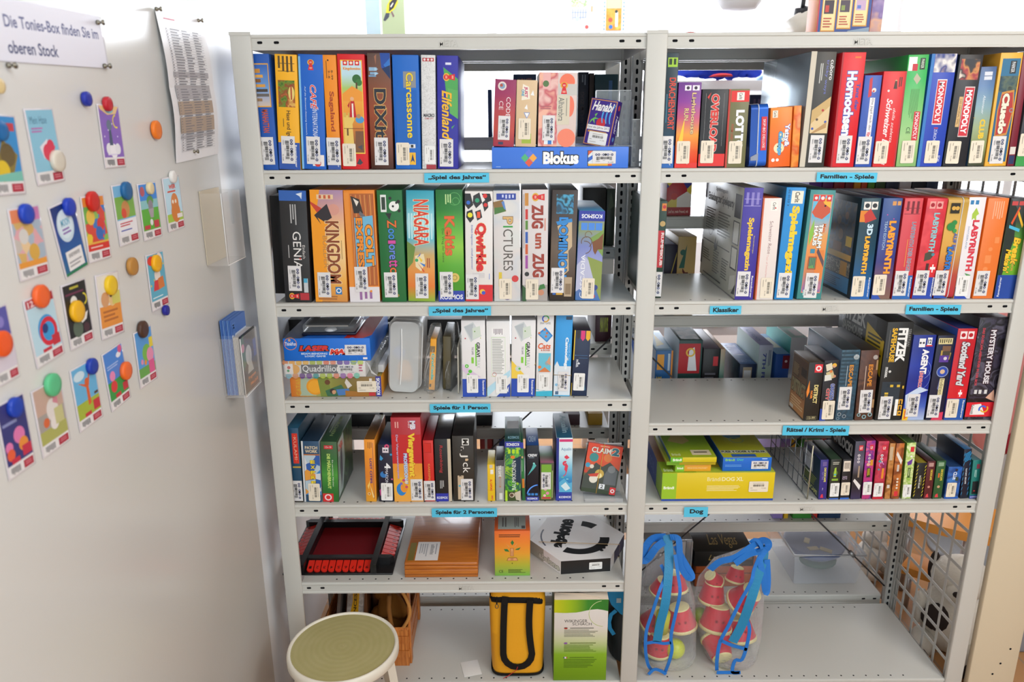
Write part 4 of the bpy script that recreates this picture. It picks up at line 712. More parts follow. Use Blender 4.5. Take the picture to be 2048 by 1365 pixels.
game(RB2, (1699, 1738, 1724, 397), 'dark teal maze box with orange-yellow title, its dark pictured side visible', .30, grad(['#155a92', '#1a5a8c', '#17465e', '#123848', '#1a4452'], 0, .25), side='#10202c', top='#3a3f52', L=DARKL, ops=[
    r(0, 0, 1, .2, '#1d62b0'), r(.14, .89, .5, .965, '#ece6e0'), r(.54, .89, .86, .965, '#ece6e0'), c_(.32, .928, .12, '#30343a'), c_(.7, .928, .12, '#30343a'), r(0, .77, .5, .88, '#e0862c'), p([(.2, .84), (.5, .9), (.86, .8), (.6, .78), (.3, .76)], '#c03a34'), t('3D', (.44, .64, .74, .75), 'D', '#cfe6f2', ol='#1d3a5a', b=.05), t('LABYRINTH', (.4, .26, .66, .63), 'D', '#f2b82c', ol='#c8502a', ow=.02, b=.05), rav(.84, w=.1)], st=[('B', 1715, 573)])
game(RB2, (1741, 1779, 1768, 397), 'indigo to brown spine with tall orange-yellow maze title', .30, grad(['#8a6a5c', '#7a5a6a', '#3c3a80', '#3a4a90', '#2f4a8c', '#33508c'], 0, .25), side='#20305a', ops=[
    p([(0, 0), (0, .12), (.5, 0)], '#2a50b0'), r(.5, .93, .7, .97, '#d89a5a'), r(.76, .93, .94, .97, '#d89a5a'), t('LABYRINTH', (.46, .26, .82, .78), 'D', '#f2a42c', ol='#d8442c', ow=.015, b=.05), t('TEAM EDITION', (.22, .5, .36, .78), 'D', '#b8d0e8', b=0), c_(.3, .84, .03, '#d84a9a'), c_(.66, .8, .03, '#d84a9a'), c_(.4, .24, .07, '#8a4aa0')], st=[('B', 1758, 570)])
game(RB2, (1782, 1819, 1811, 397), 'rose red spine with blue-grey ring-maze lettering and blue foot', .30, '#d24650', side='#b8242c', ops=[
    r(0, 0, 1, .24, '#2a68b4'), bl(.1, .84, .9, .97, '#7a2a34', 3, 'V'), r(.06, .845, .9, .85, '#7a2a34'), r(.06, .9, .9, .905, '#7a2a34'), t('LABYRINTH DER RINGE', (.56, .28, .78, .77), 'D', '#5f7a9a', ol='#e6b8b0', b=.02), bl(.42, .3, .48, .6, '#e8a24a', 1, 'V'), rav(.84)], st=[('G', 1797, 567)])
game(RB2, (1822, 1863, 1855, 397), 'red spine with turquoise maze title and white cross flag', .30, art(['#d8303c', '#c8283a', '#e04048', '#d02c38'], 20, 3), side='#d41f26', ops=[
    r(0, 0, 1, .22, '#2a48ac'), r(.16, .9, .44, .97, '#e8a09a'), r(.5, .9, .8, .97, '#e8a09a'), c_(.3, .935, .1, '#a82030'), c_(.64, .935, .1, '#a82030'), t('LABYRINTH', (.44, .48, .72, .86), 'D', '#8cc8d0', ol='#a8242c', ow=.02, b=.04), p([(.3, .46), (.5, .48), (.8, .46), (.6, .4), (.3, .38)], '#4a4a3c'), c_(.7, .45, .08, '#4a8a9a'), r(.62, .26, .96, .36, '#dd2a30'), r(.76, .27, .82, .35, '#f6f2f2'), r(.66, .3, .92, .325, '#f6f2f2'), r(.44, .28, .58, .36, '#4a2a28'), rav(.86)], st=[('G', 1842, 566)])
tin(RB2, (1864, 1905, 1898, 398), 'metallic gold to red round-cornered tin among the maze boxes', .28, grad(['#b8283a', '#c8503a', '#d8a048', '#dcb058', '#c8a050'], 0, .25), grad(['#b8283a', '#b84a3a', '#c89a50', '#d0a858', '#c0983c'], 0, .25), seam=.72, ops=[
    r(.14, .85, .58, .95, '#2a2418'), c_(.28, .9, .1, '#d8a848'), c_(.46, .9, .1, '#d8a848'), c_(.3, .72, .2, '#2f8a44'), c_(.44, .76, .12, '#2f8a44'), c_(.5, .68, .1, '#3a9a4a'), t('AUF EIS', (.5, .48, .66, .66), 'D', '#3a62b8', b=.03), t('LABYR', (.3, .28, .58, .52), 'D', '#2f7ad0', ol='#18305a', b=.05), p([(0, 0), (0, .08), (.7, .0)], '#2a50b0')], st=[('G', 1880, 566)])
game(RB2, (1906, 1940, 1938, 395), 'white spine with crimson maze title and green splash', .28, '#e9e4e8', side='#e4862c', ops=[
    r(.1, .93, .3, .97, '#3a82b8'), r(.4, .93, .6, .97, '#3a82b8'), p([(.3, .84), (.5, .9), (.7, .84), (.56, .82), (.6, .76), (.44, .8), (.32, .78)], '#a9c84a'), t('LABYRINTH', (.42, .28, .8, .78), 'D', '#d83a4c', ol='#a82a3a', ow=.008, b=.05), t('SWITZERLAND', (.18, .5, .28, .72), 'D', '#6a8ab0', b=0), p([(.4, .26), (.8, .24), (.6, .22)], '#5a9a5a'), p([(0, 0), (0, .12), (.8, 0)], '#2a4ab0')], st=[('W', 1922, 572)])
game(RB2, (1943, 1984, 1979, 397), 'plain orange spine with faint dice and bone pattern', .28, '#ea7a34', side='#e2701e', ops=[
    c_(.5, .5, .1, '#ee8e50'), r(.3, .36, .6, .44, '#ee8e50'), r(.64, .56, .86, .62, '#ee8e50'), c_(.4, .3, .12, '#ee8e50'), bl(.3, .78, .84, .97, '#f2b08a', 5, 'V'), r(.14, .04, .6, .2, '#9ab8a8')], st=[('G', 1963, 567)])
game(RB2, (1986, 2026, 2023, 397), 'black and green spine with coloured sticks and yellow slanted title', .28, grad(['#2a56a8', '#6aaa2c', '#7aba34', '#56963a', '#2a3a2c', '#2a2c2e'], .02, .25), side='#26282c', ops=[
    r(0, 0, 1, .24, '#24489e'), p([(0, .6), (0, .24), (.2, .24), (.5, .6), (.4, .9), (0, 1)], '#26302a'), r(.1, .93, .4, .97, '#c84a4a'), r(.46, .93, .8, .97, '#c84a4a'), p([(.2, .76), (.5, .92), (.56, .9), (.28, .74)], '#d8562c'), p([(.5, .88), (.84, .74), (.8, .71), (.48, .84)], '#e8b42c'), p([(.14, .74), (.7, .7), (.68, .67), (.14, .71)], '#4ab4d8'), t("Make'n'", (.2, .26, .5, .5), 'D', '#f0c42c', ol='#1f241c', b=.05, sh=.2), t('Break', (.5, .34, .86, .62), 'D', '#f0c42c', ol='#1f241c', b=.05, sh=.2), t('JUNIOR', (.56, .28, .7, .4), 'D', '#d8984a', b=.02), t('Ravensburger', (.12, .02, .26, .22), 'U', '#dfe6f4', b=.02)])
# ================================================================ THIRD SHELF, LEFT (one person)
zc = LV['CL']+LIFT
def lying(name, label, q, depth, mats, Y, z, ops=(), T=(), L=(), st=(), group=None, yaw=0, cat='board game', cor=None):
    """box lying flat; q = (x left, x right, y top, y bottom) of its front face"""
    xl, xr, yt, yb = q; A_ = PY(xl, yb, Y); Bq = PY(xr, yb, Y); h = PY(xl, yt, Y).z-A_.z
    return flatbox(name, label, cat, (A_.x, Y, z), Bq.x-A_.x, h, depth, mats, ops, T, L, st, group, yaw), A_.x, Bq.x, z+h+.0005
GC = RCL.group
o, xa, xb, z1 = lying('game_box', 'orange and olive box with rising sun picture, bottom of the stack of three', (583, 764, 757, 797), .28, [grad(['#e27a2c', '#e0a04a', '#a8a860', '#8a8a3a', '#7a6a2c', '#8a6a2c'], 0, .2, 'X'), '#d8901c', '#8a6a2c', '#c8762c', '#8a7a3a', '#8a6a2c'], .03, zc, ops=[
    p([(.1, .05), (.28, .05), (.26, 1), (.12, 1)], '#a8b8a0'), c_(.27, .5, .095, '#e89a24'), c_(.27, .5, .075, '#f0a82a'), p([(.3, 1), (.33, 0), (.45, 0), (.42, 1)], '#7a8a3a'), t('CATAN', (.06, .08, .115, .95), 'U', '#d8a030', b=.02), c_(.41, .72, .03, '#6a4428'), p([(.38, .3), (.56, .6), (.62, .2), (.5, .02), (.4, .02)], '#3a6a4a'), c_(.47, .24, .028, '#c88a64'), c_(.46, .27, .03, '#3a2a28'), c_(.475, .23, .022, '#d09a74'), p([(.5, .36), (.64, .4), (.66, .1), (.52, .05)], '#4a7ab8'), p([(.6, .3), (.86, .2), (.86, 0), (.6, 0)], '#a8702c'), p([(.62, .9), (.68, .55), (.63, .4), (.6, .7)], '#d8d0c8'), r(.94, 0, 1, 1, '#3a3a9a'), t('KOSMOS', (.948, .08, .985, .92), 'U', '#f0f0f4', b=.04), r(.87, .62, .9, .9, '#e4dcd8'), r(.86, .03, .93, .2, '#c8343a')],
    st=[('B', .84, .5, -pi/2, .98)], group=GC)
o, xa, xb, z2 = lying('game_box', 'white box with coloured dots in a clear bag, middle of the stack of three', (568, 732, 723, 755), .26, ['#e2dfdc', '#dcdad6', '#dcdad6', '#dcdad6', '#33322f', '#dcdad6'], .026, z1, ops=[
    *[c_(.03+.083*i, .9, .036, ['#e08a4a', '#eba83a', '#e8b43c', '#e8b44a', '#a9b83a', '#b5c04a', '#e07a5a', '#e08a6a', '#6a4aa0', '#7a5ab0', '#a9c05a', '#c0d060'][i]) for i in range(12)], *[c_(.06+.083*i, .08, .036, ['#8ab8c8', '#e09a6a', '#6a3a8a', '#7a4a9a', '#3a9a9a', '#b5c84a', '#a9c03a', '#e08a6a', '#9a6ab0', '#e07a9a', '#7ac8b0'][i]) for i in range(11)],
    c_(.14, .5, .06, '#e8a83a'), r(.02, .2, .12, .84, '#efe9e6'), c_(.07, .6, .02, '#c85a4a'), c_(.06, .4, .016, '#3a9a5a'), r(.22, .22, .7, .78, '#55545a'), t('Quadrillion', (.235, .26, .69, .74), 'H', '#ececec', b=.01), c_(.7, .5, .05, '#efe4dc'), bl(.92, .3, .97, .8, '#c03a6a', 3, 'H')],
    st=[('G', .77, .5, -pi/2, .72)], group=GC)
bg = MB(); bg.bbox_((xa-.004, .022, z1-.0002), (xb+.03, .32, z2+.0002), film('#e8ecee', .10, .06), .004); bg.bbox_((xb+.03, .05, z1+.004), (xb+.045, .30, z1+.026), film('#f4f4f4', .5, .2), .002)
for i in range(5): bg.tube([(xb+.002+i*.003, .022, z2-.003*i), (xb+.016, .021, z1+.02-.002*i), (xb+.032, .022, z1+.004)], .0006, film('#ffffff', .5, .1), 4)
ob = bg.build('plastic_bag'); tag(ob, 'clear plastic bag wrapped around the dotted white box in the stack', 'plastic bag')
o, xa, xb, z3 = lying('game_box', 'bright blue laser game box, top of the stack of three', (569, 742, 676, 721), .31, ['#1470d8', '#1266c6', '#1266c6', '#1266c6', '#1a60c0', '#1266c6'], .024, z2+.0006, ops=[
    ('o', .085, .76, .075, .068, '#e2862c'), r(.02, .68, .15, .84, '#1563c8'), t('ThinkFun', (.02, .68, .15, .84), 'H', '#e8eef8', b=.02), c_(.075, .92, .016, '#c8a080'), t('LASER', (.18, .44, .52, .68), 'H', '#d8322c', ol='#1c1c24', ow=.08, b=.06, sh=.2), t('MAZE', (.53, .28, .84, .52), 'H', '#e23a2c', ol='#efe8e8', ow=.08, b=.06, sh=.2), t('BEAM-BENDING', (.2, .28, .5, .36), 'H', '#d8e8f8', b=.03), t('LOGIC GAME', (.24, .17, .48, .25), 'H', '#d8e8f8', b=.03), r(.91, .06, .96, .15, '#f0ecf2'), ('o', .8, .85, .05, .045, '#2f84e0'), ('o', .8, .06, .05, .045, '#2f84e0')],
    T=[p([(.7, 0), (.92, 0), (1, .1), (1, 1), (.86, 1)], '#c82a22'), p([(.0, 0), (.2, 0), (.7, .8), (.7, 1), (0, 1)], '#1a2c58')], st=[('G', .83, .48, -pi/2, .86)], group=GC)
flatbox('game_box', 'black box standing behind the stack of three lying games', 'board game', (.035, .338, zc), .30, .125, .030, ['#141519']*6, group=GC)  # added to keep the space behind the stack dark
# clear case on top
A_ = PY(603, 672, .05); Bq = PY(712, 672, .05); h = .030
e = MB(); e.bbox_((A_.x, .05, z3), (Bq.x, .20, z3+.007), mat('#1a2038', rough=.3), .003); e.bbox_((A_.x+.003, .053, z3+.007), (Bq.x-.003, .197, z3+.030), film('#aeb4b8', .22, .05), .005)
e.bbox_((A_.x+.012, .06, z3+.024), (Bq.x-.02, .19, z3+.027), mat('#34332f', rough=.4), .001); e.box((A_.x+.012, .0585, z3+.023), (Bq.x-.022, .06, z3+.0265), mat('#b5aca2'))
e.lathe([(.0, .008), (.012, .009), (.017, .012), (.014, .017), (0, .019)], mat('#dadada', rough=.4), 20, Matrix.Translation(((A_.x+Bq.x)/2+.003, .066, z3)), caps=False)
o = e.build('game_case'); tag(o, 'small clear and dark plastic case lying on the blue laser box', 'game case', GC)
# frosted plastic tub, standing
def rbox2(w, h, r_, n=6, y0=0):
    pts = []
    for cx_, cz_, a0 in ((w/2-r_, h/2-r_, 0), (-w/2+r_, h/2-r_, 90), (-w/2+r_, -h/2+r_, 180), (w/2-r_, -h/2+r_, 270)):
        for i in range(n): a = radians(a0+90*i/(n-1)); pts.append((cx_+r_*cos(a), cz_+r_*sin(a)))
    return pts
PA = PY(775, 790, .05); PB = PY(839, 790, .05); TL = PY(784, 646, .05); w = PB.x-PA.x; h = TL.z-zc
FR = mat('#dfe2e2', rough=.28, alpha=.62, trans=0, spec=.5)
e = MB()
for k, (yy, s_) in enumerate(((0, .88), (.012, .97), (.03, 1.0), (.17, 1.0), (.19, .94))):
    ring = [(x*s_, yy, z*(.97+.03*s_)+h/2) for x, z in rbox2(w, h-.002, .020)]
    if k == 0: e.poly(ring[::-1], FR, True)
    else: n = len(ring); e.raw(prev+ring, [(i, (i+1) % n, n+(i+1) % n, n+i) for i in range(n)], FR, True)
    prev = ring
e.poly(prev, FR, True)
e.tube([(-w*.12+.004*sin(i/9*3), -.0015 if 0 < i < 9 else .01, h*(.03+.94*i/9)) for i in range(10)], .0022, film('#f6f8f8', .8, .2), 6)
e.tube([(x*1.01, .03, z+h/2) for x, z in rbox2(w, h-.003, .020)], .0022, film('#eef0f0', .7, .3), 6, closed=True)
o = e.build('storage_tub', None, ((PA.x+PB.x)/2, .05, zc+.004), (0, atan2(TL.x-PA.x, h)*.6, 0)); tag(o, 'frosted plastic tub standing on edge with yellow pieces inside', 'plastic tub', GC)
rnd = random.Random(2)
e = MB()
def blob(mb, c, r_, m, sx=1, sy=1, sz=1, n=14, seed=1, rough_=.08):
    rn = random.Random(seed); vs_ = []; fs = []; ph = [rn.random()*6 for _ in range(6)]
    for i in range(n//2+1):
        a = pi*i/(n//2)
        for j in range(n):
            b = 2*pi*j/n; k = 1+rough_*(sin(2*b+ph[0])+sin(3*a+ph[1])+.6*sin(3*b+2*a+ph[2]))
            vs_.append((c[0]+r_*sx*k*sin(a)*cos(b), c[1]+r_*sy*k*sin(a)*sin(b), c[2]+r_*sz*k*cos(a)))
    for i in range(n//2):
        for j in range(n): fs.append((i*n+j, i*n+(j+1) % n, (i+1)*n+(j+1) % n, (i+1)*n+j))
    mb.raw(vs_, fs, m, True)
xm = (PA.x+PB.x)/2
blob(e, (xm-.001, .105, zc+.047), .025, '#eda02c', .9, .9, 1.1, seed=4, rough_=.16); o = e.build('toy_piece'); tag(o, 'orange-yellow plastic piece lying low inside the frosted tub', 'game piece')
e = MB(); blob(e, (xm-.012, .085, zc+.11), .016, '#5a7fc8', 1, 1, 1.2, seed=3, rough_=.1); o = e.build('toy_piece'); tag(o, 'pale blue plastic piece seen halfway up inside the frosted tub', 'game piece')
# bagged yellow game and dark bag
def zip_bag(name, label, x0, x1, top, Y, d, z, seed, al=.16, col='#dfe3e4', skew=.015):
    rn = random.Random(seed); e = MB(); vs_ = []; fs = []; nu, nv = 20, 12; w = x1-x0
    for j in range(nv+1):
        v = j/nv; ww = w*(.5+.12*sin(v*pi))*(1-.35*v**3); dd = d/2*(1-.75*v**2)*(.8+.2*sin(pi*min(1, v*2)))
        for i in range(nu):
            a = 2*pi*i/nu; k = 1+.09*sin(5*a+7*v+seed)+.07*sin(9*a-4*v)
            vs_.append((x0+w/2+skew*v+ww*k*cos(a), Y+d/2+dd*k*sin(a), z+.001+top*v))
    for j in range(nv):
        for i in range(nu): fs.append((j*nu+i, j*nu+(i+1) % nu, (j+1)*nu+(i+1) % nu, (j+1)*nu+i))
    fs.append(tuple(range(nu-1, -1, -1))); e.raw(vs_, fs, film(col, al*.7, .08), True)
    for q in range(7):
        a0 = rn.random()*6; e.tube([(vs_[j*nu+int((a0*3+j*.5)) % nu][0], vs_[j*nu+int((a0*3+j*.5)) % nu][1]-.0005, vs_[j*nu+int((a0*3+j*.5)) % nu][2]) for j in range(2, nv-1, 2)], .0006, film('#ffffff', .45, .1), 4)
    o = e.build(name); tag(o, label, 'plastic bag'); return o
Q0 = PY(844, 793, .04); Q1 = PY(874, 793, .04)
zip_bag('plastic_bag', 'crinkled clear bag around the thin yellow game, tied at its top', Q0.x, Q1.x, .185, .03, .16, zc, 3, skew=.018)
e = MB(); e.bbox_((0, 0, 0), (.017, .13, .150), None, .001, mats=[M(x) for x in ('#eda31e', '#3a2c20', '#d8941c', '#d8941c', '#e89c1c', '#d8941c')])
Face2D(e, lambda x, zz, k: (x, -.00003*k, zz), .017, .15).draw([t('CroCode', (.3, .2, .75, .72), 'D', '#3ab0a0', ol='#b5e0c8', b=.04), r(.1, .06, .4, .12, '#5a4420'), r(0, .74, .8, .86, '#8a7048')])
Qm = PY(857, 785, .06); o = e.build('game_box', None, (Qm.x, .065, zc+.006), (0, .07, 0)); tag(o, 'thin yellow game with teal lettering inside the crinkled clear bag', 'board game', GC)
Q2 = PY(882, 793, .06); Q3 = PY(912, 793, .06)
zip_bag('plastic_bag', 'dark shiny plastic bag left of the white game boxes', Q2.x, Q3.x, .18, .05, .2, zc, 8, .32, '#7d7f80', .01)
e = MB(); e.bbox_((0, 0, 0), (.022, .16, .155), mat('#5c5130', rough=.4), .001); Qm = PY(887, 790, .09); o = e.build('game_box', None, (Qm.x, .08, zc+.003), (0, .03, 0)); tag(o, 'olive brown box inside the dark shiny bag', 'board game', GC)
e = MB(); e.bbox_((0, 0, 0), (.0035, .2, .135), mat('#d9d5c6', rough=.5), .0006); Qm = PY(916, 792, .04); o = e.build('booklet', None, (Qm.x-.001, .05, zc), (0, .01, 0)); tag(o, 'thin cream booklet upright against the white game boxes', 'booklet')
RC1 = row(LV['CL'], .022, GC, 793)
GR = lambda foot, y: [r(0, 0, 1, .24, '#1f49b0') , p([(.1, .92), (.5, .98), (.85, .8), (.5, .75), (.4, .72)], '#cfd6d8'), p([(.12, .92), (.5, .96), (.44, .74)], '#b8c0c6'), p([(.46, .9), (.78, .93), (.82, .8), (.5, .76)], '#d5e0d4'), c_(.16, .77, .03, '#b8404a'), c_(.8, .775, .02, '#c8d030'), c_(.56, .86, .03, '#7aa85a'), t('GRAVI', (.62, .53, .77, .72), 'D', '#35353a', b=.04), t('TRAX', (.62, .38, .77, .52), 'D', '#c0c4c8', b=.0), r(.57, .41, .62, .7, '#7ad03c'), t('THE GAME', (.42, .56, .5, .66), 'D', '#4a4a50', b=0), r(.4, .445, .5, .525, '#8ad040'), rav(.82, w=.12, v1=.22)]
game(RC1, (925, 973, 920, 642), 'white box with green gears and blue foot, left of the two blue-footed ones', .14, '#ebe9ea', ops=GR(0, 0)+[p([(0, .44), (.8, .26), (.3, .26), (0, .36)], '#dcc8e0'), c_(.2, .41, .08, '#5cc83a'), c_(.34, .34, .08, '#5cc83a'), c_(.26, .3, .05, '#5cc83a'), c_(.2, .41, .03, '#ebe9ea')], st=[('W', 945, 768, 0, .95)])
game(RC1, (974, 1021, 973, 643), 'white box back with small barcode and green-framed text, between its blue-footed neighbours', .14, '#ebeaea', ops=[r(.22, .8, .74, .91, '#f4f4f4'), bl(.3, .82, .7, .9, '#8a7a8a', 7, 'V'), r(.2, .27, .8, .79, '#b8dc9a'), r(.21, .275, .79, .785, '#efefee'), bl(.24, .3, .76, .77, '#a9aca8', 22, 'H'), ('o', .32, .3, .09, .075, '#d04a4a'), p([(0, .12), (1, .36), (1, .28), (0, 0)], '#b5dcec'), p([(.4, 0), (1, .18), (1, 0)], '#2448a8'), p([(.86, .08), (.94, .14), (.92, .06)], '#f0f0f0')], st=[('W', 1003, 769, 0, .95)])
o = game(RC1, (1022, 1070, 1023, 641), 'white box with yellow corner patch and blue foot, held by a rubber band', .14, '#ebe9ea', ops=GR(0, 0)+[p([(0, .48), (.7, .24), (0, .24)], '#f2cf4c'), c_(.28, .37, .12, '#c9d6d0'), c_(.34, .37, .05, '#5ab84a')], st=[('W', 1046, 767, 0, .95)])
w = max(v.co.x for v in o.data.vertices); band(o, [(-.001, -.0020, .0925), (w+.001, -.0020, .094), (w+.001, .142, .094), (-.001, .142, .0925)])
game(RC1, (1071, 1105, 1074, 628), 'white box with blue puzzle board, orange script title and photo', .14, '#e8e6e6', ops=[r(0, 0, 1, .085, '#3ab4d0'), p([(.0, .08), (.5, .07), (1, .1), (1, .07), (0, .06)], '#e8e6e6'), ('o', .5, .94, .22, .14, '#3aa85a', (0, 120)), ('o', .5, .94, .22, .14, '#3a5ac8', (120, 240)), ('o', .5, .94, .22, .14, '#e0a83a', (240, 360)), t('SMART GAMES', (.18, .875, .8, .9), 'H', '#5a5a5e', b=0), p([(.04, .76), (.5, .84), (.95, .74), (.6, .66)], '#2f86d0'), p([(.14, .76), (.5, .81), (.84, .74), (.58, .68)], '#5aa8e0'), c_(.44, .81, .07, '#c8704a'), c_(.6, .77, .07, '#c8704a'), c_(.14, .77, .07, '#c8704a'), c_(.54, .73, .07, '#c8704a'), t('Cats', (.08, .58, .84, .65), 'H', '#e0602c', sh=.2, b=.03), t('& BOXES', (.26, .555, .8, .575), 'H', '#c05a3a', b=.03), r(.12, .3, .86, .53, '#6ac0d8'), c_(.66, .41, .14, '#9aa4a8'), p([(.12, .3), (.5, .36), (.86, .3)], '#d8804a'), c_(.2, .36, .1, '#e8803a'), p([(.8, .5), (.6, .42), (.86, .38)], '#d8a080')], st=[('W', 1088, 764, 0, .88)], yb=792)
o = game(RC1, (1106, 1140, 1112, 628), 'sky blue box with white arctic lettering and band round its foot', .14, '#2f9ae0', side='#c8d8e0', ops=[r(0, .0, 1, .37, '#dbe4ec'), p([(0, .37), (.16, .43), (.3, .37)], '#dbe4ec'), r(.6, .93, .95, .97, '#2a4a6a'), t('Camouflage', (.56, .33, .8, .72), 'D', '#eef6fc', b=.05), t('North Pole', (.82, .44, .9, .64), 'D', '#bfe0f4', b=0), c_(.16, .14, .09, '#8ac0e0'), r(.1, .02, .3, .06, '#4a6a8a'), r(0, 0, 1, .012, '#4ab0e0')], st=[('G', 1126, 763, 0, .84)], yb=789)
w = -min(v.co.x for v in o.data.vertices); band(o, [(-w-.001, -.0020, .062), (.001, -.0020, .061), (.001, .142, .061), (-w-.001, .142, .062)])
game(RC1, (1141, 1174, 1149, 661), 'navy blue box with black, pink and yellow ribbons at its top', .15, '#1d2d4c', side='#181c2e', top='#20182c', ops=[r(0, .55, .06, 1, '#e8c42c'), p([(.14, .995), (.34, .995), (.34, .9), (.24, .86), (.14, .9)], '#2a2a30'), p([(.4, .995), (.66, .995), (.66, .88), (.53, .84), (.4, .88)], '#d83a7a'), p([(.72, .995), (.98, .995), (.98, .88), (.85, .84), (.72, .88)], '#e8b42c'), ('r', .14, .62, .9, .626, '#3a6a9a'), ('r', .36, .58, .9, .586, '#3a6a9a'), c_(.14, .623, .03, '#5a8ab8'), t('MOSES.', (.2, .44, .34, .56), 'D', '#d8dce4', b=.03), c_(.38, .5, .06, '#d8dce4'), r(0, 0, .03, .2, '#e8c42c'), p([(.1, .14), (.2, .22), (.8, .2), (.9, .1), (.8, .08)], '#2f6a8a')], st=[('W', 1158, 764, 0, .92)], yb=789)

# ================================================================ THIRD SHELF, RIGHT (crime)
RC2 = row(LV['CR'], .012, RCR.group, 845)
game(RC2, (1605, 1636, 1617, 726), 'small black box with yellow vertical title and brown radio picture on its side', .115, '#1e1c19', side='#5a4228', top='#3c3124', yaw=.0, L=[
    r(.03, .03, .97, .97, grad(['#c88a4a', '#a87040', '#6a4c34', '#4c3a2c'], 0, .14)), r(.08, .62, .5, .86, '#4a3c2c'), bl(.1, .64, .48, .84, '#8a7a5c', 8, 'H'), r(.6, .7, .94, .84, '#26221c'), t('DISTRICT', (.08, .34, .94, .58), 'H', '#8a8260', ol='#2a241c', ow=.05, b=.05), bl(.1, .1, .9, .28, '#d8b88a', 4, 'H'), r(.06, .04, .3, .1, '#d8d0c4')],
    ops=[r(.42, .83, .93, .97, '#d8303a'), c_(.67, .9, .19, '#f2e4e4'), c_(.67, .9, .1, '#d8303a'), t('DISTRICT', (.5, .3, .78, .62), 'D', '#e2d088', b=.04), t('NOIR', (.3, .38, .44, .52), 'D', '#e8862c', b=.05), p([(.02, .5), (.16, .7), (.22, .5), (.08, .4)], '#e8862c'), r(.2, .02, .84, .08, '#8a7f5a'), r(.22, .025, .82, .075, '#1e1c19'), t('13-99', (.3, .03, .76, .07), 'H', '#c8b98a')])
game(RC2, (1637, 1667, 1649, 722), 'black box with cartoon gangsters at its top and cream sticker', .15, '#1d1c22', side='#26242a', top='#34323a', ops=[
    r(.06, .84, .4, .96, '#1d1c22'), p([(.1, .93), (.5, .96), (.6, .86), (.2, .82)], '#e0d8c0'), c_(.7, .92, .15, '#e8b43a'), c_(.68, .9, .09, '#d8a080'), p([(.16, .8), (.6, .84), (.8, .72), (.3, .68)], '#c8b88a'), c_(.5, .82, .1, '#d87a3a'), c_(.76, .74, .1, '#c88a6a'), p([(.1, .76), (.5, .77), (.6, .68), (.1, .66)], '#dcdcd4'), t('GANGSTA', (.56, .34, .84, .62), 'D', '#3a56a8', ol='#e8e4e0', b=.05), t('CITY', (.3, .34, .52, .54), 'D', '#c8303a', ol='#e8e4e0', b=.05), r(0, .0, .4, .2, '#2a4aa8')], st=[('B', 1656, 822)], yb=846)
game(RC2, (1669, 1706, 1684, 701), 'slate blue brick-pattern escape box with orange title', .24, art(['#2e4a5c', '#34566a', '#2a4252', '#3a5c70'], 40, 2), side=mat('#5a6c80', rough=.25), top='#232a2e', ops=[
    bl(.02, .5, .98, .98, '#28404e', 9, 'H'), ('c', .82, .9, .15, '#b5bcc0', 1), t('ThinkFun', (.7, .86, .94, .93), 'H', '#5a6a70', b=0), t('ESCAPE', (.5, .48, .72, .79), 'D', '#d9902c', b=.03), bl(.36, .4, .42, .78, '#a8b8c0', 1, 'V'), ('o', .2, .09, .1, .085, '#c8d0d4'), ('o', .48, .06, .1, .085, '#c8d0d4'), ('o', .14, .03, .08, .07, '#c8d0d4')], st=[('G', 1689, 797)], yb=843)
game(RC2, (1708, 1745, 1722, 702), 'rust brown escape box with orange title, right of the slate blue one', .24, art(['#4c3026', '#5c3a2c', '#422a22', '#6a4634'], 30, 5), side='#30221c', top='#241c18', ops=[
    ('c', .82, .9, .13, '#a8a09a', 1), t('ESCAPE', (.5, .49, .74, .8), 'D', '#d98a2c', b=.03), bl(.32, .36, .4, .78, '#c8b0a0', 1, 'V'), r(.9, .72, .99, .86, '#a8845a'), r(.88, .18, .99, .3, '#a8845a'), c_(.2, .08, .1, '#8ab0b8'), c_(.2, .08, .06, '#3a2a24'), c_(.5, .05, .12, '#8ab0b8'), c_(.5, .05, .07, '#3a2a24'), c_(.82, .08, .12, '#8ab0b8'), c_(.82, .08, .07, '#3a2a24')], st=[('G', 1731, 803)], yb=844)
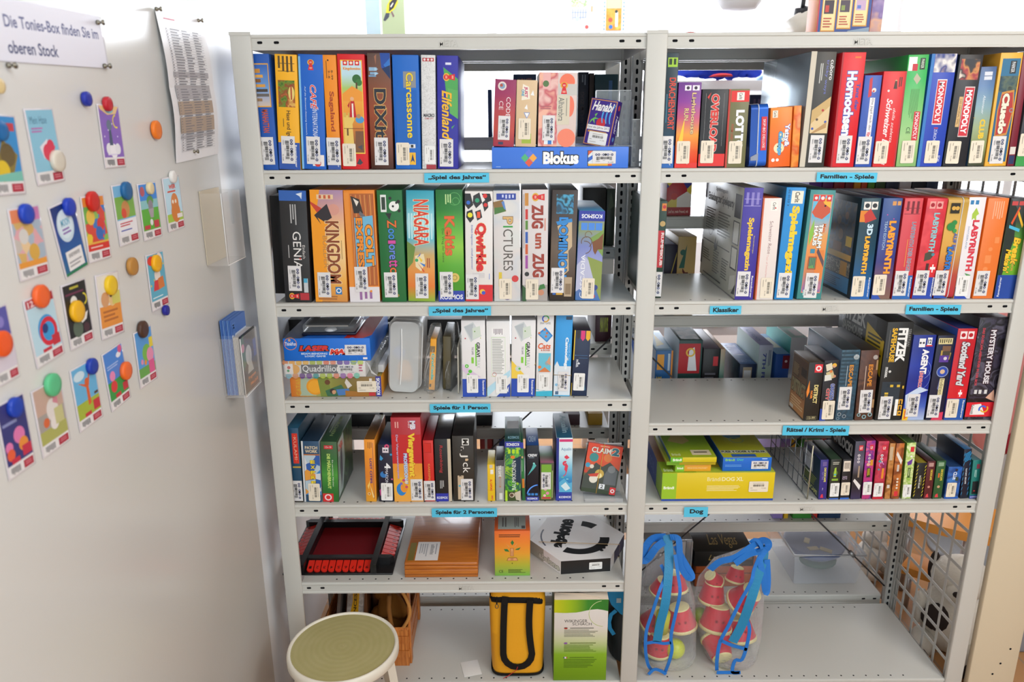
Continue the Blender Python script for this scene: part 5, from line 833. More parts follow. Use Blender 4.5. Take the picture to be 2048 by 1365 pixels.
game(RC2, (1748, 1800, 1774, 645), 'tall black thriller box with huge white name and yellow word', .30, '#20201f', side='#1c1c1a', top='#1a1a18', L=[
    r(.15, .4, .8, .97, '#232321'), t('FITZEK', (.1, .82, .6, .98), 'H', '#b8b8b4', b=.03), t('SAFEHOUSE', (.1, .7, .55, .8), 'H', '#8a8a82', b=.03), p([(.62, .9), (.98, .8), (.98, .44), (.9, .5), (.62, .62)], '#c8a820'), bl(.66, .58, .96, .82, '#3a3410', 6, 'H')], ops=[
    t('SEBASTIAN', (.82, .76, .94, .93), 'D', '#a8a8a8', b=-.01), t('FITZEK', (.46, .6, .82, .94), 'D', '#f0f0ee', b=.05), t('SAFEHOUSE', (.22, .6, .42, .94), 'D', '#e8b42c', b=.04), bl(.12, .62, .17, .92, '#6a6a68', 1, 'V'), t('moses.', (.14, .44, .24, .55), 'D', '#d8d8d6', b=.03), c_(.33, .505, .05, '#d8d8d6'), r(.1, .16, .82, .4, '#2b3640'), r(.3, .34, .7, .38, '#24303a'), r(.42, .345, .54, .37, '#d8b43a'), r(.68, .345, .8, .37, '#d8b43a'), r(.9, .33, .96, .36, '#d8b43a'), r(.24, .27, .38, .29, '#d8b43a'), r(.24, .24, .38, .26, '#d8b43a'),
    r(.7, .05, .82, .22, '#efefea'), *[r(.84, .05+.06*i, .99, .1+.06*i, '#e8a82c') for i in range(3)], *[r(.7, .05+.06*i, .82, .1+.06*i, '#f4f4f0') for i in range(3)], r(.88, .17, .94, .21, '#20201f'), r(.88, .11, .94, .15, '#20201f'), c_(.92, .075, .04, '#20201f')], st=[('G', 1770, 819)], yb=846)
game(RC2, (1802, 1847, 1827, 671), 'deep blue agents box with white word and red undercover stamp', .28, grad(['#b8c8e8', '#4a6ac8', '#1c2f98', '#1a2a8c', '#2238a0', '#1c2f8c'], 0, .2), side='#2a2f6a', top='#5a5a58', ops=[
    r(.28, .86, .56, .96, '#eeeef0'), r(.64, .88, .84, .97, '#eeeef0'), t('12', (.66, .9, .82, .95), 'H', '#2a2a3a', b=.04), r(.6, .87, .88, .885, '#d83a3a'), c_(.34, .91, .05, '#3a3a4a'), c_(.48, .91, .05, '#3a3a4a'), ('o', .5, .6, .48, .465, '#8aa0e0', (-60, 80)), ('o', .4, .5, .6, .585, '#7a90d8', (-70, 40)), t('AGENT', (.48, .55, .78, .84), 'D', '#f4f4f6', ol='#3a3f8a', b=.05), t('UNDERCOVER', (.5, .32, .66, .58), 'D', '#d83a4a', ol='#f0e8ea', b=.03), p([(.0, .3), (.6, .4), (1, .36), (.4, .3), (.1, .12)], '#c8d8f0'), p([(0, .14), (.32, .1), (.24, 0), (0, 0)], '#f0c42c'), t('Piatnik', (.06, .01, .2, .14), 'D', '#d8342c', b=.03)], st=[('G', 1825, 811)])
game(RC2, (1849, 1884, 1875, 672), 'black evidence box with magnifying glass and cream word strip', .28, '#181a38', side='#15152c', top='#2c2a24', ops=[
    r(.08, .9, .88, .97, '#dccf98'), bl(.12, .91, .84, .96, '#4a4430', 6, 'V'), r(.36, .82, .84, .88, '#7a5a44'), p([(.3, .83), (.9, .8), (.84, .72), (.3, .74)], '#b89a4a'), r(.4, .75, .84, .82, '#4a4238'), r(.26, .69, .8, .77, '#5a3a98'), c_(.6, .735, .1, '#d8d0d8'), ('o', .56, .58, .34, .29, '#8a9ac8'), c_(.56, .58, .28, '#2a4ab0'), c_(.56, .58, .14, '#d8b898'), p([(.46, .48), (.54, .48), (.46, .36), (.4, .38)], '#6a70a0'), r(.48, .3, .76, .5, '#e0d4a0'), t('Indizien', (.52, .31, .72, .49), 'D', '#2a2a2a', b=.0), p([(.3, .0), (.98, .0), (.98, .1), (.5, .08)], '#d83a5a')], st=[('G', 1862, 813)])
game(RC2, (1886, 1925, 1916, 658), 'crimson detective box with slanted silver title and blue foot', .28, grad(['#c8202c', '#d8222c', '#d02030', '#c01c28'], 0, .2), side='#2a4a9a', top='#26306a', ops=[
    r(0, 0, 1, .24, '#2458a8'), r(.16, .89, .5, .97, '#f0e4e4'), r(.56, .89, .86, .97, '#f0e4e4'), c_(.32, .93, .11, '#b81c28'), c_(.7, .93, .11, '#b81c28'), t('Scotland Yard', (.32, .38, .74, .86), 'D', '#d8d8dc', ol='#2a2a34', ow=.05, b=.05, sh=.2), bl(.26, .4, .3, .84, '#2a2a34', 1, 'V'), r(.5, .25, .78, .345, '#e02a34'), r(.61, .26, .67, .335, '#f6f0f0'), r(.54, .285, .74, .31, '#f6f0f0'), rav(.82, w=.12)], st=[('B', 1902, 817)], yb=843)
game(RC2, (1927, 1983, 1960, 636), 'large dark mystery box with purple storm clouds and red foot panel', .30, art(['#141014', '#1c1820', '#3a3448', '#141014', '#5a5668', '#241f28'], 22, 11, dist=.8), side='#1c1618', top='#3a2c30', ops=[
    r(0, .03, 1, .175, '#dd2030'), t('MYSTERY HOUSE', (.46, .36, .66, .88), 'D', '#e0dce2', ol='#3a1420', ow=.1, b=.04), t('DAS 3D-ESCAPE-ABENTEUER IN DER BOX', (.16, .34, .25, .9), 'D', '#c8404c', b=.03), p([(.64, .22), (.9, .3), (.98, .2), (.98, .18)], '#d8a890'), r(.2, .26, .3, .3, '#d8d8d8'), r(.36, .26, .46, .3, '#d8d8d8'), r(.56, .26, .66, .3, '#d8d8d8'), p([(.16, .05), (.7, .05), (.52, .16), (.2, .15)], '#f0ecec'), ('o', .6, .105, .15, .09, '#3a6ad8', (30, 210)), ('o', .66, .11, .15, .1, '#e8b42c', (200, 400)), t('Schmidt', (.18, .055, .28, .15), 'D', '#3a3a44', b=.02)], yb=844)

# ================================================================ FOURTH SHELF, LEFT (two persons)
GD = RD.group; D_ = lambda yb=1008: row(LV['D'], .018, GD, yb)
RD1 = D_()
game(RD1, (584, 608, 572, 857), 'petrol blue spine with red capsule title, half behind the left post', .26, '#1d4a68', side='#153648', top='#1c5a78', ops=[r(.4, .53, .88, .93, '#d83424'), t('·KULAMI·', (.52, .56, .76, .9), 'D', '#efb8a0', b=.0), r(.3, .47, 1, .49, '#c8a03a'), r(0, 0, 1, .1, '#3a342c'), t('tiffen', (.4, .02, .9, .07), 'H', '#e0dcd4')], st=[('G', 597, 982, 0, .95)])
game(RD1, (609, 645, 601, 883), 'blue patchwork spine with white tray edge and yellow vertical letters', .20, '#22486a', side='#d4d8da', top='#1d3348', yb=1012, ops=[
    r(0, 0, .1, 1, '#d4d8dc'), r(.12, .77, 1, .79, '#b8703a'), r(.12, .12, 1, .77, art(['#2f5fae', '#b8ccd8', '#3a78c0', '#e8a040', '#2f5fae', '#d8dce0', '#3a8ad0', '#f0b82c'], 42, 3, 'v')), t('PATCH', (.2, .87, .9, .92), 'H', '#d8c8a8', b=.04), t('WORK', (.2, .81, .9, .86), 'H', '#d8c8a8', b=.04), *[t(ch, (.46, .635-.085*i, .72, .69-.085*i), 'H', '#f0d42c', ol='#2a3a1c', b=.05) for i, ch in enumerate('EXPRE')], r(.5, .02, .9, .06, '#4a78c8')], st=[('B', 629, 988)])
game(RD1, (646, 679, 640, 884), 'forest green spine with lime vertical title and red star foot, side picture visible', .21, grad(['#2c6a2c', '#2f7a34', '#4a9a3c', '#2a6a2c', '#3a5a34'], 0, .17), side='#1f4a28', top='#2a4a34', yb=1013, right='#1f3a28', ops=[
    r(.2, .88, .74, .94, '#c82c34'), t('13-19', (.28, .895, .66, .925), 'H', '#f0d8d8'), t('DIE MÄRCHENBRAUT', (.36, .22, .6, .8), 'D', '#c8e07a', ol='#7ab83a', ow=.02, b=.03), t('Ein verrücktes Märchen', (.66, .26, .74, .7), 'D', '#e8f0e0', b=0), r(.02, 0, .68, .14, '#dc2c30'), c_(.35, .075, .22, '#f2e0e0'), c_(.35, .075, .14, '#dc2c30')],
    Rt=[r(.02, .03, .98, .97, art(['#24502c', '#1c3a20', '#3a6a34', '#182c1c'], 18, 3)), p([(.04, .05), (.06, .95), (.4, .98), (.48, .5), (.3, .08)], '#a8bcb8'), p([(.16, .5), (.2, .8), (.3, .85), (.32, .4), (.22, .1)], '#5a5a64'), t('CHEN', (.08, .78, .34, .9), 'H', '#c83a3a', b=.04), bl(.08, .3, .16, .7, '#3a8a5a', 2, 'V')], T=[t('MÄRCHEN', (.35, .2, .62, .9), 'D', '#8aa85a'), bl(.2, .3, .3, .8, '#9aa88a', 1, 'V')])
game(RD1, (732, 754, 727, 880), 'narrow amber orange box with purple line and title', .19, grad(['#f0a82c', '#e8882a', '#f0982c'], 0, .16), side='#d88a2a', top=mat('#7a5228', rough=.2), ops=[
    r(.78, .05, .82, .95, '#6a3a5a'), t('LOST CITIES', (.46, .3, .68, .7), 'D', '#3a2a7a', b=.04), bl(.3, .84, .74, .96, '#a86a2c', 3, 'V'), c_(.34, .13, .15, '#ecd8a0'), c_(.34, .13, .1, '#c87a2c'), p([(.4, .3), (.8, .08), (.7, .06)], '#f8e0a0'), p([(.2, .26), (.5, .36), (.3, .2)], '#f6cf70')])
game(RD1, (758, 788, 755, 890), 'black box with blue and pink shapes and a large white digit four', .17, '#191730', side='#1a1a34', top='#1f3054', yb=1006, ops=[
    ('o', .6, .97, .16, .06, '#d84a7a'), r(.3, .86, .72, .95, '#e4dce4'), c_(.42, .905, .06, '#2a2a3a'), c_(.58, .905, .06, '#2a2a3a'), p([(.1, .74), (.14, .82), (.34, .76), (.2, .72)], '#3a9ad0'), c_(.88, .83, .08, '#3a9ad0'), c_(.35, .48, .24, '#2f7ac0'), c_(.45, .52, .14, '#191730'), p([(.05, .2), (.2, .24), (.3, .14), (.1, .1)], '#c83a8a'), t('4', (.42, .58, .84, .68), 'D', '#f2f2f4', b=.04), t('MATION', (.46, .32, .66, .57), 'D', '#e8e8f0', b=.0), c_(.92, .4, .06, '#d85a9a')], st=[('W', 774, 984)])
game(RD1, (789, 848, 781, 836), 'wide red and orange box with tilted yellow title and blue game disc', .27, grad(['#f0a040', '#f09038', '#e85a3a', '#d83434', '#c82c34', '#b8303a'], 0, .2), side='#b8242c', top='#a81c28', ops=[
    r(0, .46, 1, .8, '#c8282c'), r(0, 0, 1, .46, grad(['#f0a848', '#f0b43a', '#ec9a34'], 0, .1)), t('MB', (.64, .86, .82, .96), 'D', '#e8e0e8', ol='#3a7ac8', b=.06), t('SPIELE', (.58, .88, .62, .96), 'D', '#f0d8d8'), bl(.12, .86, .28, .95, '#e8a8a0', 2, 'V'), t('Viergewinnt', (.5, .3, .78, .82), 'D', '#f6cf3c', ol='#c84a1c', ow=.04, b=.06), t('PROFESSIONAL', (.38, .2, .5, .58), 'D', '#cfe0f4', ol='#2f5ab8', ow=.05, b=.04), t('Der Vierergewinnspass', (.13, .28, .22, .8), 'D', '#c8b8d8', ol='#a85a7a', b=.02), c_(.26, .15, .17, '#2a86d0', 1.4), c_(.35, .17, .12, '#f0982f', 1.5), *[c_(.26+.09*(i % 3), .28-.06*(i//3)-.02*(i % 3), .05, ['#e8c83a', '#c84a7a', '#e8d8b0', '#7a6ab8', '#e0a03a', '#c8506a'][i]) for i in range(6)]], st=[('G', 834, 983)])
game(RD1, (850, 871, 844, 882), 'slim red box with gold vertical word, between the wide box and the black rose box', .19, '#d42a22', side='#a81c20', top='#8c1a24', yb=1010, ops=[r(.1, .8, .8, .96, '#b8241e'), r(.14, .81, .76, .95, '#d42a22'), t('KARESSPIEL', (.42, .32, .62, .62), 'D', '#e8a84a', b=0)], st=[('G', 861, 984, 0, .92)])
game(RD1, (872, 905, 867, 879), 'black spine with red rose-like lettering, blue foot and cream tray edge', .19, '#1b1a1c', side='#1c1c20', top=mat('#26262e', rough=.2), yb=1006, ops=[r(.8, 0, 1, 1, '#cdbfa8'), r(0, 0, .78, .13, '#2a34a8'), t('Rosenkönig', (.26, .46, .5, .9), 'D', '#c8323a', sh=.1, b=.0), bl(.26, .2, .54, .34, '#b8b8b8', 3, 'V'), t('KOSMOS', (.06, .04, .72, .08), 'H', '#e0e4f4', b=.03)])
game(RD1, (907, 950, 902, 873), 'dark brown box in clear wrap with white cut-out letters', .20, '#2f2a24', side='#26221e', top=mat('#1c1c1e', rough=.15), ops=[r(.46, .86, .78, .96, '#ecebe6'), t('M', (.5, .87, .74, .95), 'D', '#26221e', b=.04), t('r.', (.4, .78, .54, .84), 'D', '#ece8e0', b=.0), t('J', (.34, .68, .72, .74), 'D', '#ece8e0', b=.0), t('a', (.6, .62, .74, .66), 'D', '#e8c8a0', b=.04), t('ck', (.48, .44, .82, .6), 'D', '#f0ece6', b=.0), r(.22, .03, .5, .4, '#cfb89a'), t('K', (.3, .38, .46, .41), 'H', '#2a2622'), c_(.3, .24, .05, '#4ab0d0'), r(.5, .02, .8, .05, '#c8303a')], st=[('G', 934, 981)])
game(RD1, (975, 991, 974, 930), 'small yellow box held by a yellow band', .10, '#f0c41e', side='#e0b41a', top='#e8c83a', yb=1007, ops=[t('AL CAPONE', (.34, .28, .64, .6), 'D', '#d8382c', b=.05), r(.4, .74, .8, .86, '#f0ece0'), r(.3, .9, .7, .99, '#cfcab8'), t('AMIGO', (.5, .03, .74, .16), 'D', '#e04a3a', b=.03), ('r', -.06, .3, 1.04, .31, '#d8a82c')])
game(RD1, (992, 1009, 991, 922), 'small grey box with faint skull-like mark, right of the yellow one', .10, '#a8a8a2', side='#6a6a68', top='#26262c', yb=1007, ops=[r(0, .86, 1, 1, '#4a4a50'), t('THE GAME', (.3, .6, .66, .88), 'D', '#e8e8e4', b=.03), r(.4, .34, .62, .6, '#b8825a'), r(.44, .37, .58, .57, '#a8a8a2'), r(.4, .04, .8, .2, '#dcdcd6')])
game(RD1, (1010, 1042, 1008, 884), 'green jungle box with white vertical title and sloth face at its foot', .19, art(['#3a8a2c', '#6ac03a', '#1f5a5a', '#2f7a3a', '#a8d03a', '#1c4a5a'], 36, 3, dist=1), side='#1a4a34', top='#1f4a4a', yb=1013, ops=[
    r(0, .9, 1, 1, '#2b3aa4'), r(0, 0, .14, .18, '#b8e02c'), r(.16, 0, 1, .16, '#3a4a20'), t('KOSMOS', (.1, .925, .9, .975), 'F', '#eceef8', b=.03), r(.2, .8, .36, .87, '#b8e02c'), r(.46, .8, .62, .87, '#b8e02c'), r(.72, .8, .88, .87, '#b8e02c'), c_(.5, .74, .14, '#e8842c', .8), p([(.5, .7), (1, .76), (1, .3), (.5, .34)], '#12304a'), t('BAUMKRONEN', (.44, .19, .7, .68), 'U', '#e8f0e8', b=.0), c_(.44, .1, .17, '#d8ccb8'), c_(.42, .1, .12, '#5a4434'), p([(.6, .14), (1, .18), (1, .0), (.7, .02)], '#cfc4b0')], T=[t('KOSMOS', (.2, .1, .9, .2), 'H', '#8ac8e0', b=.02), r(.15, .5, .9, .8, '#b8b8b8')])
game(RD1, (1044, 1051, 1040, 886), 'narrow green box with blue cap, tucked behind the jungle box', .19, grad(['#1f6a3a', '#2a7a3c', '#1f7a3c', '#2a6a3a'], 0, .17), side='#14503a', top='#16523a', yb=1011, ops=[r(0, .9, 1, 1, '#2b3aa4'), c_(.5, .75, .3, '#c8a07a', 1.5), r(.2, .22, .9, .38, '#d87a2c'), bl(.2, .44, .5, .7, '#a8c8a8', 1, 'V')], Y=.020)
game(RD1, (1052, 1078, 1052, 892), 'black space card box with blue planet glow, short box in the two-person row', .13, art(['#0a0c18', '#0c1020', '#0a0c18', '#14203a'], 20, 3), side='#101426', top='#1f4a8a', yb=1006, ops=[
    r(0, 0, 1, .075, '#2b3aa4'), t('KOSMOS', (.1, .022, .9, .058), 'H', '#eceef8', b=.03), ('o', 1.0, .1, .98, .86, '#1d6ae0', (95, 172)), ('o', 1.0, .1, .95, .9, '#7ac0f8', (100, 168)), t('CREW', (.12, .8, .86, .85), 'H', '#e4e8ec', ol='#3a3a3a', b=.05), bl(.2, .77, .8, .79, '#8a9aa8', 1, 'H'), p([(.6, .7), (.8, .64), (.6, .58), (.1, .46), (.44, .6)], '#5ab8b8'), c_(.6, .68, .08, '#8ad8d0'), r(.1, .1, .34, .14, '#3a8ad8'), r(.4, .1, .62, .14, '#3a8ad8'), r(.7, .1, .92, .14, '#3a8ad8')], T=[t('CREW', (.2, .2, .8, .5), 'H', '#a8c0d8')])
game(RD1, (1079, 1108, 1080, 927), 'brown-edged green card box with pink blossoms and upright sticker', .12, '#4c4636', side='#3a3a34', top=grad(['#b86a8a', '#5a8a5a', '#3a4a7a'], .0, .12, 'Y'), yb=1005, ops=[r(.1, .04, .82, .96, '#7ab03a'), c_(.4, .3, .1, '#e8a0b8'), c_(.55, .2, .12, '#e890b0'), c_(.34, .14, .1, '#f0b8c8'), r(.14, .05, .78, .1, '#c8384a'), r(.86, .08, .92, .8, '#a8c07a')], st=[('G', 1092, 962, pi, .8)])
game(RD1, (1111, 1144, 1112, 877), 'tall white-to-blue box with red seahorse on its front', .19, grad(['#2a3aa0', '#2a5ab8', '#3a9ad0', '#8acce8', '#d8ecf4', '#dceaf2'], 0, .18), side='#1c2c5a', top='#1d5a7a', yb=1003, ops=[
    r(0, 0, .16, 1, '#27358c'), r(0, 0, 1, .11, '#2b3aa0'), t('KOSMOS', (.2, .04, .94, .075), 'H', '#eceef8', b=.03), r(.18, .94, 1, .98, '#d83a7a'), r(.18, .145, .9, .18, '#c84aa0'), t('Aqualin', (.3, .79, .92, .85), 'H', '#3a7ab0', b=.0), c_(.6, .7, .1, '#e0405a'), p([(.62, .74), (.82, .69), (.6, .66)], '#e0405a'), ('o', .56, .6, .17, .04, '#e0405a', (60, 290)), p([(.58, .62), (.74, .56), (.66, .46), (.5, .5)], '#e0405a'), ('o', .34, .46, .3, .25, '#e0405a', (-70, 20)), p([(.2, .3), (.5, .36), (.8, .28), (1, .3), (1, .14), (.2, .14)], '#5ab4dc'), p([(.3, .24), (.6, .3), (.9, .2), (.6, .16)], '#d8eef6'), c_(.4, .38, .1, '#6ac0b0', .5), c_(.7, .35, .08, '#8ad0e0', .5)], T=[t('Aqualin', (.3, .2, .8, .9), 'D', '#a8d0e0')])
o, w, h = tilted('game_box', 'orange-red fantasy card box leaning back, front facing out, with a tall band', 'card game', (1172, 894), (1240, 901), (1231, 995), (1161, 982), .035, .022, ['#d84a24', '#2a2a2c', '#2a2a2c', '#2a2a2c', '#a83a20', '#2a2a2c'], [
    r(.0, .0, 1, 1, grad(['#26381c', '#2c3a22', '#5a5a3a', '#c8502a', '#e0502a', '#d8401f'], 0, .13)), p([(0, .3), (.3, .62), (.5, .55), (.7, .66), (1, .5), (1, .08), (0, .08)], '#3c443c'), c_(.22, .72, .13, '#3a8a8a'), c_(.62, .74, .12, '#d8783a'), p([(.7, .56), (.95, .5), (.96, .2), (.6, .2), (.6, .4)], '#5e6468'), c_(.78, .52, .11, '#7a7e80'), c_(.45, .4, .13, '#c8a84a'), c_(.45, .36, .08, '#f0e0a0'), c_(.08, .55, .07, '#3a9ac0'), c_(.2, .53, .06, '#e0d8c8'), c_(.3, .28, .12, '#e4dfd0'), p([(.12, .36), (.44, .42), (.4, .34), (.2, .32)], '#c8402a'), c_(.05, .42, .05, '#c8402a'),
    t('CLAIM', (.12, .82, .68, .93), 'H', '#efe6d8', ol='#2a5a6a', b=.02), t('2', (.7, .8, .92, .96), 'H', '#2a6a7a', ol='#e8d8b8', b=.06), bl(.35, .95, .65, .975, '#f0c8a0', 1, 'H'), r(.5, .1, .66, .2, '#e8ecf0'), t('2', (.54, .115, .62, .185), 'H', '#1c1c20', b=.02), r(.82, .01, .99, .16, '#d8282c'), c_(.905, .085, .06, '#f0e0e0'), c_(.905, .085, .03, '#d8282c')], GD, -.16, z=LV['D']+.0225)
band(o, [(w*.45, -.0012, -.0008), (w*.45, -.0012, h+.001), (w*.45, .023, h+.001), (w*.45, .023, -.0008)], .0010, '#d8a84a')
a = PY(1172, 902, .062); b_ = PY(1243, 880, .075); z0 = LV['D']+.0008
e = MB(); e.box((a.x, .068, z0), (b_.x, .0705, z0+.155), ac); e.box((a.x, .067, z0+.153), (b_.x, .0715, z0+.156), edge); e.box((a.x-.006, .006, z0), (b_.x, .07, z0+.0025), ac); e.box((a.x-.006, .004, z0), (b_.x, .006, z0+.012), ac)
o = e.build('display_stand'); tag(o, 'clear acrylic stand holding the leaning orange-red card box', 'display stand')

# ================================================================ FOURTH SHELF, RIGHT
GDR = RDR.group; zd = LV['D']+LIFT
o, xa, xb, z1 = lying('game_box', 'large yellow and lime box lying flat with white title, under the smaller ones', (1322, 1545, 950, 1006), .30, ['#dfc418', '#2a3f8c', '#23408e', '#23408e', '#b5a020', '#23408e'], .012, zd, ops=[
    r(0, .075, .13, .99, '#9ac42a'), r(0, 0, 1, .07, '#2348a0'), t('Brändi', (.015, .42, .11, .52), 'H', '#eef6dc', b=.05), t('Brändi', (.4, .7, .52, .84), 'H', '#f2e8a8', b=.01), t('DOG XL', (.53, .7, .72, .84), 'H', '#f6efb8', b=.02), bl(.4, .34, .73, .55, '#efe09a', 5, 'H')], T=[r(0, 0, .3, .9, '#9ab82a'), r(.3, 0, 1, .12, '#b8c83a'), p([(.0, .25), (.5, .2), (.4, .9), (0, .9)], '#a8703a'), t('Brändi', (.02, .03, .1, .09), 'H', '#e8f0d0')], L=[r(.72, .06, 1, 1, '#8fb82a'), r(0, 0, .7, 1, '#2a4a9a'), t('DOG XL', (.3, .3, .6, .7), 'H', '#5a7ab8')], st=[('B', .86, .5, -pi/2, 1)], group=GDR)
def onbox(label, q, d, Y, z, front, side, top, ops, T=(), st=(), L=()):
    return lying('game_box', label, q, d, [front, side, side, side, top, side], Y, z, ops, T, L, st, GDR)
onbox('blue and lime box lying on the right half of the large yellow one', (1444, 1541, 921, 948), .26, .020, z1, '#1467cc', '#1156ac', '#a8a824', [t('Brändi', (.05, .74, .24, .92), 'H', '#8ad05a', b=.04), t('Dog', (.29, .72, .42, .92), 'H', '#4ad0a0', b=.02), bl(.05, .3, .4, .5, '#5a9ae0', 2, 'H'), bl(.8, .84, .94, .95, '#c8e0f8', 1, 'H')],
    T=[c_(.48, .62, .2, '#1f6a8a', 1), ('o', .52, .48, .16, .13, '#8a9a5a'), r(.2, .02, .7, .09, '#1f5ab0'), r(.03, .12, .97, .19, '#d8d8c8'), t('FUER 4 ODER 6 SPIELER', (.04, .13, .96, .18), 'H', '#2a3a1c', b=.05)], st=[('G', .76, .46, -pi/2, .72)])
_, xa2, xb2, z2 = onbox('small orange and lime card set below two thin lime boxes', (1350, 1421, 936, 950), .16, .020, z1, '#e8a42a', '#8ab82a', '#c8b078', [r(0, 0, .25, 1, '#84c030'), t('Brändi', (.05, .3, .22, .6), 'H', '#f0f6e0', b=.04), t('MINI DOG PACKSET', (.34, .35, .9, .6), 'H', '#f4d8a0', b=0)])
_, _, _, z3 = onbox('thin green-yellow box, lower of the two thin ones piled crookedly', (1333, 1431, 928, 935), .24, .015, z2, '#c0aa1c', '#9aa82a', '#8a9a24', [r(0, 0, .26, 1, '#7ab02c')])
_, _, _, z4 = onbox('thin lime and yellow box with sticker on its lid, topmost of the pile', (1341, 1433, 915, 925), .23, .008, z3, '#d8c41c', '#2f6a8a', '#84a82a', [r(0, 0, .26, 1, '#6ab82c'), t('Brändi', (.05, .25, .24, .75), 'H', '#f0f8e0', b=.05)], T=[r(0, 0, 1, 1, grad(['#a8b824', '#8ab02a', '#7aa82a'], 0, .2, 'Y')), p([(.1, .5), (.3, .75), (.5, .7), (.6, .5), (.4, .4)], '#b8a86a'), r(.5, .07, .92, .22, '#e2d3b4'), bl(.56, .12, .86, .18, '#5a5040', 1, 'H'), t('Brändi', (.05, .05, .24, .12), 'H', '#dce8b8')])
# wire divider
e = MB(); WR = mat('#8f9498', rough=.25, metal=.8); X = PY(1618, 998, .02).x-.006; y0, y1, za, zb_ = .02, .34, zd+.002, zd+.165
for i in range(9): e.tube([(X, y0+(y1-y0)*i/8, za), (X, y0+(y1-y0)*i/8, zb_)], .0013, WR, 6)
for i in range(5): e.tube([(X, y0, za+(zb_-za)*i/4), (X, y1, za+(zb_-za)*i/4)], .0013, WR, 6)
e.tube([(X, y0-.002, za-.001), (X, y0-.002, zb_+.002)], .0022, mat('#b5b09c', rough=.3, metal=.6), 8)
o = e.build('wire_divider'); tag(o, 'chrome wire grid divider between the yellow box and the small puzzle boxes', 'divider')
RR = RDR
STK2 = lambda x, y, k='B': [(k, x, y)]
game(RR, (1636, 1653, 1641, 921), 'slim violet deck box with yellow title, first after the wire divider', .13, '#352a80', side='#1c3444', top='#1f2a44', yb=999, L=[r(.1, .5, .6, .9, '#c8ccd0'), bl(.1, .2, .9, .46, '#8a9a3a', 5, 'H'), t('DECKSCAPE', (.05, .05, .9, .16), 'H', '#d8dc8a', b=.03)], ops=[r(.3, .84, .8, .95, '#6a5a98'), t('DECKSCAPE', (.52, .44, .78, .8), 'D', '#e8e04a', b=.03), t('TEST TIME', (.28, .5, .42, .7), 'D', '#a89ad0', b=0), p([(.2, .04), (.6, .04), (.5, .14), (.3, .12)], '#d8344a'), p([(.4, .22), (.5, .28), (.44, .3)], '#c8c8d8')])
game(RR, (1655, 1677, 1662, 920), 'black box with glowing green bottle picture and white sticker', .14, '#26281f', side='#26302c', top='#2f4434', yb=999, ops=[bl(.2, .86, .9, .94, '#b8b8a8', 2, 'H'), c_(.5, .66, .24, '#4a6a2a'), p([(.34, .56), (.6, .56), (.56, .8), (.4, .78)], '#a8c83a'), c_(.48, .62, .1, '#4ab0c0'), r(.2, .47, .8, .52, '#8ab03a'), r(.1, 0, 1, .03, '#3a6ac8')], st=[('W', 1669, 980, 0, .78)])
game(RR, (1679, 1698, 1686, 920), 'black box with white barcode at its top and cream sticker below', .14, '#201d20', side='#1c1c20', top='#1f2228', yb=999, ops=[r(.1, .7, .86, .96, '#e8dccc'), bl(.2, .74, .8, .92, '#5a4a40', 7, 'V'), t('BES', (.1, .5, .6, .58), 'D', '#b8a8c0', b=0), r(.0, 0, 1, .04, '#2f6ac8')], st=[('B', 1689, 978, 0, .74)])
EX = lambda: [r(.4, .84, .8, .93, '#d8303c'), t('U!', (.48, .86, .72, .91), 'H', '#f0e0e0', b=.03), *[c_(.46, .76-.055*i, .13, '#e4dfe4') for i in range(3)], *[c_(.46, .76-.055*i, .06, '#6a5a6a') for i in range(3)]]
game(RR, (1700, 1721, 1711, 884), 'dark grey puzzle box with light vertical bar and torn white tag', .16, grad(['#3c2f58', '#2a2630', '#2a282c', '#6a6478', '#4a4658'], 0, .15), side='#1c1c22', top='#2a2c34', yb=998, ops=EX()+[r(.5, .38, .66, .58, '#a8907a'), p([(.1, .32), (.8, .16), (.9, .24), (.24, .36)], '#e8e4e2')], L=[t('UNLOCK!', (.1, .7, .9, .9), 'H', '#c8c8c8', b=.05)])
game(RR, (1723, 1742, 1733, 883), 'magenta puzzle box with gold and purple picture', .16, art(['#b02c7a', '#8a2a90', '#c83a7a', '#6a2a8a', '#d05a8a'], 30, 4), side='#3a1434', top='#7a1f4a', yb=996, ops=EX()+[c_(.4, .6, .2, '#e8b0a0'), r(.6, .58, .9, .68, '#d8982c'), r(.3, .38, .7, .54, '#3a3418'), bl(.36, .39, .64, .53, '#d8c42c', 2, 'V')], st=[('W', 1735, 977, 0, .74)])
game(RR, (1744, 1766, 1757, 884), 'raspberry red puzzle box with teal swirl picture', .16, art(['#c02c48', '#a8243c', '#d04058', '#8a2a5a'], 30, 7), side='#5a1424', top='#8c1f30', yb=997, ops=EX()+[('o', .5, .6, .24, .16, '#c87ac0', (0, 250)), c_(.3, .66, .12, '#3a9aa0'), c_(.3, .52, .1, '#3a9aa0'), r(.6, .36, .8, .54, '#e8902c'), r(0, 0, 1, .04, '#c81f34')], st=[('W', 1756, 980, 0, .78)])
game(RR, (1768, 1780, 1780, 888), 'tan-brown thin box edge left of the larger brown puzzle box', .16, art(['#a8642c', '#c88a4a', '#7a4420'], 40, 7), side='#a8622c', top='#6a3c24', yb=1001, ops=[r(.1, .7, .7, .94, '#c8b090'), r(.2, .2, .7, .26, '#d8d0c8')])
game(RR, (1781, 1798, 1793, 888), 'copper brown puzzle box standing upside down with torn white tag', .16, art(['#a85a24', '#c87434', '#7a3c1c', '#b86a2c'], 26, 2), side='#8a4c24', top='#3a2420', yb=1001, ops=[r(.3, .05, .76, .14, '#d8303c'), *[c_(.56, .2+.055*i, .13, '#e8dccc') for i in range(4)], p([(.1, .8), (.8, .62), (.9, .7), (.2, .86)], '#e8e2da'), r(.34, .5, .6, .62, '#d0c8c0')])
